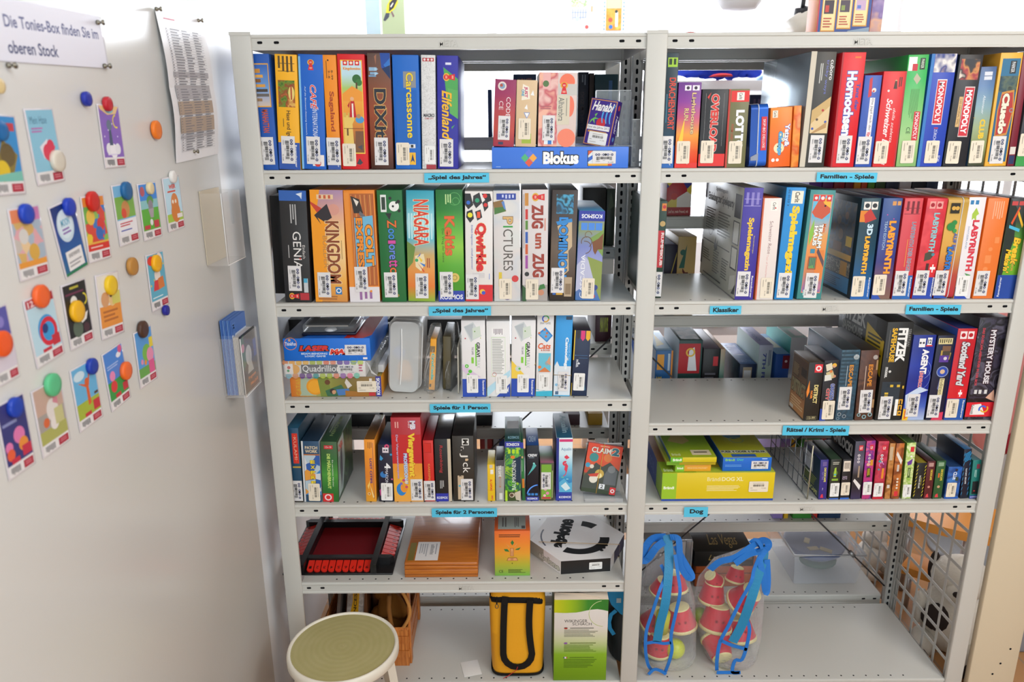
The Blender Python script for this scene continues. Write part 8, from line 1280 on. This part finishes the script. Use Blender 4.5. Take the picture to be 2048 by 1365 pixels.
# children's corner at the right, behind the mesh
WO = mat('#d9913e', rough=.35)
def bench(name, label, cx, cy, r0, r1, z0, z1, a0, a1):
    root = empty(name, (cx, cy, 0)); tag(root, label, 'bench'); e = MB(); n = 20; vs_ = []
    for zz in (z0, z1):
        for i in range(n+1):
            a = radians(a0+(a1-a0)*i/n); vs_ += [(r0*cos(a), r0*sin(a), zz), (r1*cos(a), r1*sin(a), zz)]
    m_ = 2*(n+1); fs = []
    for i in range(n):
        k = 2*i; fs += [(k, k+1, k+3, k+2), (m_+k, m_+k+2, m_+k+3, m_+k+1), (k, k+2, m_+k+2, m_+k), (k+1, m_+k+1, m_+k+3, k+3)]
    fs += [(0, m_, m_+1, 1), (2*n, 2*n+1, m_+2*n+1, m_+2*n)]
    e.raw(vs_, fs, WO); e.build('seat_slab', root)
    for i in (2, 10, 18):
        a = radians(a0+(a1-a0)*i/n); rm = (r0+r1)/2; e = MB(); e.tube([(rm*cos(a), rm*sin(a), 0), (rm*cos(a), rm*sin(a), z0)], .012, mat('#c8cace', rough=.3, metal=.7), 12); e.build('leg', root)
bench('curved_bench', 'curved orange wooden bench seen through the mesh, the farther one', 2.66, 1.16, .56, .80, .34, .375, 222, 262)
bench('curved_bench', 'curved orange wooden bench seen through the mesh, the nearer lower one', 2.72, 1.20, .80, .92, .17, .20, 227, 240)
PL = mat('#d9d3c8', rough=.95, spec=.1, bump=.6, bscale=150); PD = mat('#3a3230', rough=.95, spec=.1)
def plush(name, label, x, y, s_, patches=True, pose=0):
    root = empty(name, (x, y, 0), (0, 0, pose)); tag(root, label, 'plush toy'); e = MB()
    blob(e, (0, 0, .42*s_), .36*s_, PL, 1, .9, 1.15, 24, 2, .03); blob(e, (0, -.05*s_, .95*s_), .27*s_, PL, 1.05, 1, .95, 24, 3, .03); blob(e, (0, -.28*s_, .88*s_), .13*s_, PL, 1, 1, .8, 16, 4, .03)
    for sx in (-1, 1): blob(e, (sx*.26*s_, -.30*s_, .16*s_), .15*s_, PL, .9, 1.7, .95, 16, 5, .03); blob(e, (sx*.33*s_, -.12*s_, .5*s_), .11*s_, PL, .8, 1, 1.9, 16, 6, .03)
    e.build('body', root)
    if patches:
        e = MB(); blob(e, (-.27*s_, -.02*s_, .98*s_), .10*s_, PD, .6, 1, 1.7, 16, 7, .05); e.build('ear', root); e = MB(); blob(e, (.27*s_, -.02*s_, .98*s_), .10*s_, PD, .6, 1, 1.7, 16, 8, .05); e.build('ear', root)
        e = MB(); blob(e, (-.16*s_, -.27*s_, .5*s_), .13*s_, PD, 1.1, .5, 1.3, 16, 9, .05); e.build('dark_patch', root); e = MB(); blob(e, (0, -.40*s_, .92*s_), .04*s_, PD, 1.2, 1, .8, 12, 9, .0); e.build('nose', root)
        for sx in (-1, 1): e = MB(); blob(e, (sx*.26*s_, -.56*s_, .14*s_), .12*s_, PD, .9, .6, 1, 12, 9, .03); e.build('paw', root)
plush('plush_dog', 'large cream plush dog with dark patches sitting behind the mesh panel', 2.185, .32, .31, True, -.6)
plush('plush_toy', 'white plush toy behind the mesh, left of the patched dog', 2.12, .80, .17, False, .3)
e = MB(); blob(e, (2.41, .36, .20), .075, mat('#5a1420', rough=.25), 1.3, .9, .8, 20, 2, .04); e.tube([(2.36, .30, .24), (2.38, .29, .32), (2.44, .29, .32), (2.46, .30, .24)], .006, mat('#3a0c14', rough=.3), 8)
e.bbox_((2.35, .29, 0), (2.47, .43, .14), mat('#8a8a90', rough=.6), .01); o = e.build('handbag'); tag(o, 'shiny dark red bag on a grey block behind the mesh panel', 'handbag')
root = empty('coat_stand', (2.62, .95, 0)); tag(root, 'pink jacket hanging on a stand at the far right, seen past the post', 'jacket')
e = MB(); e.tube([(0, 0, .02), (0, 0, 1.1)], .012, mat('#8f9296', rough=.3, metal=.6), 10); e.lathe([(.16, 0), (.16, .02), (.02, .03)], mat('#8f9296', rough=.4), 24); e.build('stand', root)
e = MB(); blob(e, (0, -.02, .78), .20, mat('#d88a88', rough=.75, bump=.5, bscale=40), .8, .5, 1.5, 24, 5, .07); e.build('pink_jacket', root)
e = MB(); blob(e, (.12, -.08, .55), .10, mat('#b0203a', rough=.6), .9, .6, 1.2, 18, 3, .08); e.build('red_scarf', root)
e = MB(); e.bbox_((2.25, 1.25, 0), (3.0, 1.60, .62), mat('#c2c6c8', rough=.5), .004); e.box((2.62, 1.2485, .02), (2.625, 1.25, .60), HOLE); o = e.build('low_cabinet'); tag(o, 'low grey cabinet behind the curved benches', 'cabinet')

# ================================================================ WHITEBOARD: cards, magnets, sign, list, holders
XB = -.0590
def wall_rect(TL, TR, BR, BL, X=XB, flat=False):
    a, b_, c, d = [PX(*q, X) for q in (TL, TR, BR, BL)]
    w = ((b_-a).length+(c-d).length)/2; h = ((a-d).length+(b_-c).length)/2; cen = (a+b_+c+d)/4
    v = ((a-d)+(b_-c))/2; u = ((b_-a)+(c-d))/2; r1 = atan2(v.y, v.z); r2 = atan2(-u.z, u.y); return w, h, cen, r2 if flat else (r1+r2)/2
def wall_obj(e, name, cen, roll, w, h, X=XB):
    # local x -> +Y, local z -> up, front (-y) -> +X
    o = e.build(name, None, (X, cen.y, cen.z), (0, roll, pi/2)); return o
GCARD = 'laminated picture cards on the whiteboard'
def card(quad_, label, ops, bg='#5a9ad0', foot=True):
    w, h, cen, roll = wall_rect(*quad_); e = MB(); e.bbox_((-w/2, -.0012, -h/2), (w/2, 0, h/2), mat('#dcd6dc', rough=.12, coat=.5), .0004)
    base = [r(.04, .02, .96, .98, '#e9e6e6'), r(.04, .17 if foot else .02, .96, .98, bg)]
    ft = [bl(.12, .035, .46, .135, '#55555a', 9, 'V'), r(.58, .035, .93, .14, '#b02a40'), bl(.64, .06, .86, .12, '#d8808a', 2, 'H')] if foot else []
    Face2D(e, lambda x, zz, k: (x-w/2, -.0012-.00003*k, zz-h/2), w, h).draw(base+list(ops)+ft)
    o = wall_obj(e, 'picture_card', cen, roll, w, h); tag(o, label, 'picture card', GCARD); return o
card(((-36, 226), (27, 232), (52, 383), (-20, 398)), 'sky blue card with yellow-brown shapes cut by the left edge, topmost row', [r(.2, .8, .9, .9, '#c8404a'), p([(.1, .2), (.5, .7), (.9, .5), (.7, .25)], '#8a7a3a'), c_(.6, .5, .22, '#6a5a34'), c_(.4, .3, .2, '#e0c02a'), p([(.04, .17), (.96, .17), (.96, .3), (.04, .24)], '#7ac0b0')], '#3a90d0')
card(((45, 217), (103, 217), (130, 362), (75, 372)), 'pale blue card with pink heart and a white figure shape, top row', [t('Mein Hase', (.12, .8, .7, .9), 'H', '#3a6a8a', b=0), bl(.12, .68, .6, .76, '#b86ab0', 2, 'H'), p([(.3, .5), (.6, .6), (.64, .36), (.4, .34)], '#e4e0ea'), c_(.56, .42, .17, '#d83a54'), c_(.68, .5, .13, '#d83a54'), p([(.4, .4), (.85, .5), (.6, .24)], '#d83a54')], '#8cc4dc')
card(((192, 207), (235, 212), (252, 334), (210, 337)), 'purple card with white cloud, stars and yellow moon, top row', [p([(.04, .98), (.96, .98), (.8, .86), (.4, .84), (.1, .92)], '#e8c890'), c_(.5, .93, .2, '#8ac0d0', .5), c_(.3, .3, .14, '#ecebf2'), c_(.5, .27, .17, '#f4f2f8'), c_(.7, .3, .13, '#ecebf2'), ('o', .76, .74, .16, .12, '#e8d84a', (90, 290)), p([(.34, .36), (.5, .36), (.48, .6), (.38, .62)], '#4a5a74'), c_(.42, .68, .12, '#6a7a90'), *[c_(.15+.2*i, .5+.1*(i % 3), .02, '#e8e0f8') for i in range(4)], bl(.2, .19, .8, .23, '#e0d8f0', 1, 'H')], '#8a68c0')
card(((13, 417), (74, 412), (101, 545), (40, 565)), 'busy pastel card with orange foot band under a blue magnet, leftmost of the second row', [r(.04, .8, .96, .98, grad(['#e88a5a', '#e89a3a', '#c87ab0'], -.02, .02, 'X')), r(.04, .22, .96, .8, art(['#c8c0b8', '#e8c89a', '#a8b8c8', '#e0a8b0', '#d8b068', '#b8a090'], 60, 2, 'v')), c_(.34, .6, .15, '#d8d4d0'), c_(.6, .36, .17, '#d8a848'), r(.04, .17, .96, .25, '#e89a3a')], '#d8c8b8')
card(((89, 414), (142, 400), (180, 532), (135, 553)), 'deep blue moon card with green rim and large white sticker', [r(.04, .02, .96, .3, '#1f7a50'), r(.04, .06, .96, .98, grad(['#1f6a8a', '#1c5aa0', '#1a3f90', '#142a6a'], -.06, .06)), c_(.46, .68, .33, '#c8dcea', 1.1), c_(.46, .7, .28, '#d8e8f2', 1.1), t('MOON', (.3, .68, .64, .78), 'H', '#5aa8c8', b=.03), bl(.3, .56, .64, .66, '#8a6ab0', 2, 'H'), r(.2, .07, .86, .34, '#eceaea'), bl(.3, .24, .76, .3, '#55555a', 14, 'V'), bl(.26, .1, .8, .2, '#a8a8ac', 2, 'H')], '#14306a', False)
card(((157, 393), (206, 390), (222, 515), (180, 527)), 'bright multicolour card with red name band under a red magnet', [r(.04, .8, .96, .98, '#e08a3a'), r(.04, .3, .96, .84, art(['#e8c83a', '#6ab04a', '#d8483a', '#8ac05a', '#3a78c0', '#e89a4a'], 55, 5, 'v')), c_(.3, .68, .18, '#e8c04a'), c_(.7, .55, .16, '#d83a34'), c_(.6, .42, .16, '#3a6ab8'), r(.04, .17, .96, .27, '#d8342c'), bl(.14, .2, .86, .24, '#f0c8c0', 1, 'H')], '#e8b04a')
card(((221, 371), (262, 365), (279, 480), (240, 495)), 'green meadow card with white text panel under a petrol blue magnet', [r(.04, .44, .96, .8, '#7ab04a'), c_(.5, .58, .2, '#c88a4a', 1), c_(.4, .52, .12, '#d84a34'), r(.04, .17, .96, .42, '#ecebf0'), bl(.14, .3, .8, .38, '#c83a4a', 2, 'H'), bl(.14, .22, .8, .26, '#4a5ab0', 1, 'H')], '#7ab8e0')
card(((272, 368), (310, 364), (324, 472), (289, 483)), 'green and blue card with small dog-like grey figure shape under a cream magnet', [r(.04, .17, .96, .6, '#5ab03a'), r(.04, .55, .96, .7, '#8ac4c8'), c_(.2, .86, .12, '#b85a6a'), c_(.55, .68, .18, '#5a9a4a', .7), c_(.55, .6, .13, '#8a8490'), p([(.4, .54), (.7, .54), (.64, .38), (.48, .38)], '#a8a0a8'), c_(.5, .3, .08, '#e8e8ec'), r(.1, .19, .4, .26, '#c83a4a'), r(.62, .19, .9, .32, '#c83a4a')], '#3a8ae0')
card(((323, 357), (356, 351), (370, 455), (337, 465)), 'light blue card with an orange rounded shape and green grass, last of the second row', [r(.04, .17, .96, .32, '#a8cc4a'), t('WER', (.3, .78, .7, .86), 'H', '#d84a2c', b=.05), bl(.2, .7, .8, .76, '#d84a2c', 1, 'H'), c_(.55, .5, .22, '#d8823a', 1.2), c_(.55, .34, .26, '#d8823a'), c_(.44, .54, .05, '#f0e8d8'), c_(.6, .54, .05, '#f0e8d8'), r(.6, .22, .92, .3, '#f0e8e8')], '#bfe0f0')
card(((45, 602), (102, 579), (130, 705), (73, 740)), 'white and light blue card with red top corner and red ring shape', [r(.04, .86, .96, .98, '#b02034'), t('123', (.1, .87, .4, .96), 'H', '#f0e0e4', b=.03), c_(.56, .48, .3, '#3a9ad8'), ('o', .6, .44, .3, .2, '#d8283c'), c_(.5, .5, .1, '#1f3a7a'), r(.3, .17, .6, .22, '#c82c3c'), r(.66, .2, .93, .36, '#c82c3c')], '#bcdcea')
card(((119, 572), (167, 558), (190, 680), (142, 700)), 'black night card with yellow crescent under a yellow magnet', [bl(.3, .88, .8, .95, '#b8b03a', 1, 'H'), bl(.1, .8, .9, .86, '#6a2a4a', 1, 'H'), ('o', .8, .7, .14, .1, '#e0d03a', (-90, 90)), c_(.4, .7, .14, '#e4e4e0'), p([(.5, .42), (.9, .5), (.8, .38), (.6, .34)], '#eceae6'), c_(.4, .28, .2, '#5a6a5a'), c_(.75, .25, .12, '#4a2a34')], '#1c1c20')
card(((187, 553), (235, 541), (248, 666), (205, 679)), 'white card with orange lower panel under a bright yellow magnet', [r(.04, .17, .96, .5, '#e8943a'), bl(.16, .24, .84, .44, '#b86a2c', 3, 'H'), c_(.3, .6, .17, '#d8a070'), c_(.6, .58, .15, '#e8c48a'), c_(.74, .6, .12, '#efece6'), c_(.56, .66, .06, '#2a2a2a'), r(.6, .5, .96, .7, '#d8d068')], '#e6e2da')
card(((288, 512), (325, 501), (338, 610), (306, 622)), 'turquoise dotted card with red-striped shape under an amber magnet', [*[c_(.1+.2*(i % 5), .45+.08*i, .03, '#e0cc4a') for i in range(7)], c_(.24, .88, .2, '#d8343c', .6), c_(.7, .86, .18, '#ece4de'), c_(.5, .6, .17, '#e8e0d8'), p([(.2, .34), (.5, .34), (.5, .52), (.3, .52)], '#d8343c'), p([(.5, .34), (.84, .36), (.8, .56), (.5, .54)], '#d87a3a'), bl(.1, .2, .9, .24, '#d8ecf4', 1, 'H')], '#5cb0cc')
card(((-34, 625), (10, 608), (40, 750), (-8, 780)), 'violet to white card cut by the left edge, lower middle', [r(.04, .17, .96, .6, '#d8d0dc'), c_(.6, .8, .16, '#8a80c8')], '#5a58a8')
card(((-6, 812), (41, 787), (74, 923), (12, 968)), 'dark blue card with pink and orange rounded shapes, lowest at the left', [bl(.1, .66, .7, .74, '#8a90c0', 1, 'H'), c_(.6, .5, .2, '#e07ab0'), c_(.7, .36, .17, '#e8903a'), c_(.2, .4, .13, '#e07ab0'), c_(.22, .3, .14, '#e8603a'), r(.2, .17, .5, .24, '#c8304a'), r(.62, .2, .95, .34, '#c8304a')], '#3a3a7a')
card(((60, 783), (118, 755), (141, 878), (86, 920)), 'faded beige and olive card under a mint green magnet', [r(.04, .6, .96, .98, '#c8a898'), r(.04, .17, .96, .36, '#b0b060'), c_(.56, .6, .2, '#e4dcd8', 1.2), p([(.6, .7), (.7, .9), (.8, .86), (.76, .64)], '#d88a98'), c_(.3, .46, .1, '#d8683a'), c_(.56, .4, .14, '#e8e0dc'), r(.6, .36, .9, .6, '#c8c48a')], '#a8a09a')
card(((137, 742), (185, 717), (207, 833), (160, 865)), 'sky card with green hill and red-orange jumping shape', [r(.04, .17, .96, .42, '#a8b83a'), c_(.3, .84, .22, '#cfe4f0', .5), p([(.5, .32), (.62, .34), (.6, .68), (.5, .66)], '#d8602a'), p([(.2, .74), (.5, .62), (.54, .66), (.3, .72)], '#d8602a'), p([(.62, .62), (.74, .86), (.7, .88), (.58, .66)], '#d8602a'), c_(.56, .7, .09, '#d8602a'), r(.78, .44, .94, .48, '#5a3a24'), r(.3, .17, .56, .23, '#c8303a'), r(.68, .2, .95, .36, '#c8303a')], '#6ab4e0')
card(((201, 711), (241, 685), (262, 795), (224, 824)), 'blue sky and green field card with an orange magnet at its side', [r(.04, .17, .96, .48, '#3a9a44'), c_(.74, .84, .12, '#e8eaf4', .6), c_(.84, .92, .1, '#e05a8a'), bl(.12, .68, .8, .76, '#a8c0f0', 2, 'H'), c_(.3, .56, .13, '#e88ab8'), c_(.3, .38, .15, '#dc3a3a'), r(.3, .17, .56, .24, '#c8303a'), r(.7, .2, .95, .34, '#c8303a')], '#4a86d8')
card(((264, 667), (300, 651), (315, 757), (282, 777)), 'blue card with green tree and pink rounded shape under a brown magnet', [r(.04, .17, .96, .34, '#6aa84a'), c_(.56, .56, .24, '#7ab84a'), r(.76, .62, .96, .8, '#e8d03a'), c_(.74, .5, .2, '#e892b4'), r(.6, .17, .92, .4, '#e05a90'), c_(.26, .44, .07, '#e892b4'), c_(.44, .4, .07, '#e8903a')], '#5a9ee0')
# magnets
def magnet(px_, py_, rp, col, label, X=-.0560):
    c = PX(px_, py_, X); dist = (RC.transposed() @ (c-Vector((CX, CY, CZ)))).length; s_ = rp*dist/FPX
    e = MB(); e.lathe([(s_*.97, 0), (s_, .001), (s_, .0062), (s_*.93, .0075), (s_*.5, .0078), (.0005, .0078)], mat(col, rough=.35), 32)
    o = e.build('round_magnet', None, (XB+.0015, c.y, c.z), (0, pi/2, 0)); tag(o, label, 'magnet', 'round magnets on the whiteboard')
for a in ((171, 198, 12, '#1a2ca0', 'dark blue magnet alone on the board, right under the paper sign'), (213, 208, 12, '#c02030', 'crimson magnet holding the purple cloud card'), (311, 260, 16, '#ec7a1c', 'orange magnet alone on the board left of the long list'), (113, 322, 18, '#d8d0c0', 'off-white magnet at the lower corner of the pale blue heart card'), (-2, 262, 16, '#1468a8', 'blue magnet cut by the left edge near the top'),
          (50, 428, 17, '#1440b8', 'royal blue magnet on the busy pastel card'), (136, 414, 15.5, '#1438b4', 'royal blue magnet on the moon card'), (183, 403, 17.5, '#cc2018', 'red magnet on the bright multicolour card'), (251, 382, 16, '#1a6298', 'petrol blue magnet on the meadow card'), (298, 377, 10.5, '#e0cfa4', 'small cream magnet on the grey-figure card'), (344, 354, 11, '#e4e2de', 'small white magnet on the last card of the second row'),
          (263, 533, 16, '#b8823a', 'tan magnet alone on the bare board between the third-row cards'), (311, 527, 15.5, '#eeb010', 'amber magnet on the turquoise dotted card'), (330, 621, 9.5, '#161c90', 'small navy magnet below the turquoise dotted card'), (80, 593, 20, '#ee6428', 'orange magnet on the red-cornered card'), (152, 623, 19, '#eeb418', 'yellow magnet on the black night card'), (220, 571, 17.5, '#e8c01c', 'bright yellow magnet on the orange-panel card'),
          (284, 659, 15.5, '#4a2e20', 'dark brown magnet on the green tree card'), (2, 688, 22, '#f05a1c', 'orange-red magnet cut by the left edge in the middle'), (103, 770, 20, '#5cc088', 'mint green magnet on the faded beige card'), (182, 733, 14.5, '#1238a4', 'blue magnet on the jumping-shape card'), (250, 742, 16.5, '#f06c28', 'orange magnet at the side of the green field card'), (28, 815, 17.5, '#1840b0', 'blue magnet on the lowest dark blue card'), (-6, 172, 12, '#e0c890', 'pale yellow magnet just inside the left edge under the sign')):
    magnet(*a)
def clip(px_, py_, label):
    c = PX(px_, py_, -.055); e = MB(); MT = mat('#8a8578', rough=.25, metal=.9); e.lathe([(.004, 0), (.004, .003), (.0022, .005), (.0022, .008), (.0045, .010), (.0045, .012)], MT, 16); o = e.build('pin_magnet', None, (XB+.002, c.y, c.z), (0, pi/2, 0)); tag(o, label, 'magnet', 'small metal pin magnets')
for a in ((196, 45, 'metal pin at the upper right corner of the paper sign'), (210, 132, 'metal pin at the lower right corner of the paper sign'), (18, 131, 'metal pin under the lower left of the paper sign'), (313, 18, 'metal pin at the top left corner of the long list'), (397, 41, 'metal pin at the top right corner of the long list'), (388, 303, 'metal pin at the foot of the long list')): clip(*a)
# sign
w, h, cen, roll = wall_rect((-75, -16), (203, 31), (215, 140), (-60, 114), flat=True); e = MB(); e.bbox_((-w/2, -.0010, -h/2), (w/2, 0, h/2), mat('#e2e2ee', rough=.12, coat=.5), .0004)
yz = lambda px_, py_: PX(px_, py_, XB)
f = Face2D(e, lambda x, zz, k: (x-w/2, -.0010-.00003*k, zz-h/2), w, h)
def uvp(px_, py_): q = yz(px_, py_)-cen; q = Vector((q.y*cos(roll)-q.z*sin(roll), q.y*sin(roll)+q.z*cos(roll))); return (q.x+w/2)/w, (q.y+h/2)/h
u0, v0 = uvp(5, 40); u1, v1 = uvp(192, 52); ub, vb = uvp(16, 104); uc, vc = uvp(113, 92)
f.draw([r(.005, .01, .985, .99, '#e6e6f2'), t('Die Tonies-Box finden Sie im', (u0, v0-.10, u1, v0+.10), 'H', '#4a5086', b=.02), t('oberen Stock', (ub, vb-.02, uc, vb+.19), 'H', '#3a4272', b=.02)])
o = wall_obj(e, 'paper_sign', cen, roll, w, h); tag(o, 'laminated white sign with two lines of dark blue text on the whiteboard', 'sign')
# long list, gently curled
w, h, cen, roll = wall_rect((306, 12), (399, 38), (438, 312), (351, 321)); e = MB(); nb = 24
bow = lambda v: -.0020-.010*sin(pi*v)**2*(1-.5*v)-.004*abs(sin(2*pi*v))
rows_ = [(x*w-w/2, bow(i/nb), i/nb*h-h/2) for i in range(nb+1) for x in (0, 1)]
back = [(x, y+.0006, z) for x, y, z in rows_]; N_ = len(rows_)
e.raw(rows_+back, [(2*i, 2*i+1, 2*i+3, 2*i+2) for i in range(nb)]+[(N_+2*i, N_+2*i+2, N_+2*i+3, N_+2*i+1) for i in range(nb)]+[(2*i, 2*i+2, N_+2*i+2, N_+2*i) for i in range(nb)]+[(2*i+1, N_+2*i+1, N_+2*i+3, 2*i+3) for i in range(nb)], mat('#ebebee', rough=.3), False)
f = Face2D(e, lambda x, zz, k: (x-w/2, bow(zz/h)-.0004-.00001*k, zz-h/2), w, h); rn = random.Random(8); ops = [bl(.12, .935, .42, .95, '#c83a5a', 1, 'H')]
for i in range(46):
    v = .875-.0178*i
    if i in (16, 17, 21, 22, 23, 24, 25, 40): ops.append(r(.1, v-.003, .88, v+.0135, '#b0aeb2'))
    elif 27 <= i <= 31 or 33 <= i <= 38: ops.append(r(.1, v-.003, .88, v+.0135, '#b09c88'))
    ops += [r(.1, v-.0045, .88, v-.003, '#9a9aa0')]
    for a0, a1 in ((.12, .15), (.2, .4), (.44, .62), (.68, .84)): ops.append(r(a0, v+.002, a0+(a1-a0)*(.6+.4*rn.random()), v+.008, '#74747c'))
f.draw(ops); o = wall_obj(e, 'printed_list', cen, roll, w, h); tag(o, 'long printed table list with grey and brown rows, curling off the whiteboard', 'printed list')
# acrylic holders
ACR = film('#e6e4e2', .08, .05, .16)
def holder(y0, y1, z0, z1, d, name, label, back=None, notch=True):
    root = empty(name, (XB, (y0+y1)/2, z0)); tag(root, label, 'leaflet holder'); w = y1-y0; h = z1-z0; e = MB()
    e.box((0, -w/2, 0), (.002, w/2, h), back or ACR); e.build('back_plate', root)
    e = MB(); hf = h*.97; hw = .014; N = 8
    out = [(-w/2, 0), (w/2, 0), (w/2, hf), (hw, hf), (hw, hf*.62)]+[(hw*cos(pi*i/N), hf*.62-hw*sin(pi*i/N)) for i in range(1, N)]+[(-hw, hf*.62), (-hw, hf), (-w/2, hf)] if notch else [(-w/2, 0), (w/2, 0), (w/2, hf), (-w/2, hf)]
    e.prism([(a, b_) for a, b_ in out], d, d+.0018, ACR, 'x'); e.build('front_plate', root)
    e = MB()
    for s_ in (-1, 1): e.box((0, s_*w/2-.0009, 0), (d+.001, s_*w/2+.0009, hf), ACR)
    e.box((0, -w/2, -.001), (d+.001, w/2, .001), ACR); e.tube([(d+.001, -w/2, 0), (d+.001, -w/2, hf)], .0012, film('#ffffff', .6, .1), 6); e.tube([(d+.001, -w/2, 0), (d+.001, w/2, 0)], .0012, film('#ffffff', .6, .1), 6)
    e.build('side_walls', root); return root
holder(-.212, -.092, 1.478, 1.648, .048, 'leaflet_holder', 'empty clear acrylic leaflet holder at the right edge of the whiteboard', mat('#d9cdb4', rough=.3, alpha=.75))
hr = holder(-.195, -.075, 1.146, 1.300, .050, 'leaflet_holder', 'clear acrylic holder filled with blue leaflets and a black flyer', None, False)
for i in range(8):
    e = MB(); e.box((0, -.052, 0), (.0022, .050, .190), mat(['#4a78c0', '#3a64b0', '#6a90cc'][i % 3], rough=.5))
    f = Face2D(e, lambda x, zz, k: (.0022+.00003*k, -.052+x, zz), .102, .190); f.draw([r(.0, .0, 1, .8, '#c8d4e8'), r(0, .8, 1, 1, '#3a6ab8'), t('Medien', (.1, .55, .3, .95), 'D', '#4a78c0', b=.03)])
    o = e.build('leaflet', None, (XB+.0035+.0034*i, -.135, 1.149)); tag(o, 'blue-edged leaflet in the lower holder on the whiteboard', 'leaflet', 'blue leaflets in the lower holder')
for i in range(5):
    e = MB(); e.box((0, -.052, 0), (.0020, .050, .148), mat('#c9c4be', rough=.5)); o = e.build('booklet', None, (XB+.0315+.0028*i, -.135, 1.149)); tag(o, 'pale booklet edge in the lower holder, between the blue leaflets and the black flyer', 'booklet', 'pale booklets in the lower holder')
e = MB(); e.box((0, -.054, 0), (.0020, .054, .150), mat('#17181a', rough=.3))
Face2D(e, lambda x, zz, k: (.0020+.00003*k, -.054+x, zz), .108, .150).draw([p([(0, .4), (0, .9), (.2, 1), (.3, .5)], '#2f6a4a'), c_(.45, .6, .2, '#c8ccc8', 1.2), p([(.3, .3), (.5, .7), (.7, .3)], '#b8bcb8'), r(.8, .5, 1, .8, '#2a4a9a'), r(.0, .0, 1, .2, '#5a3a24'), t('Programm', (.3, .18, .8, .25), 'H', '#e8862c', b=.03), t('Mai-Juli', (.4, .06, .9, .13), 'H', '#e8862c', b=.03), c_(.12, .78, .1, '#d89ab0')])
o = e.build('flyer', None, (XB+.0465, -.135, 1.149)); tag(o, 'black flyer with orange print in front in the lower holder', 'flyer')
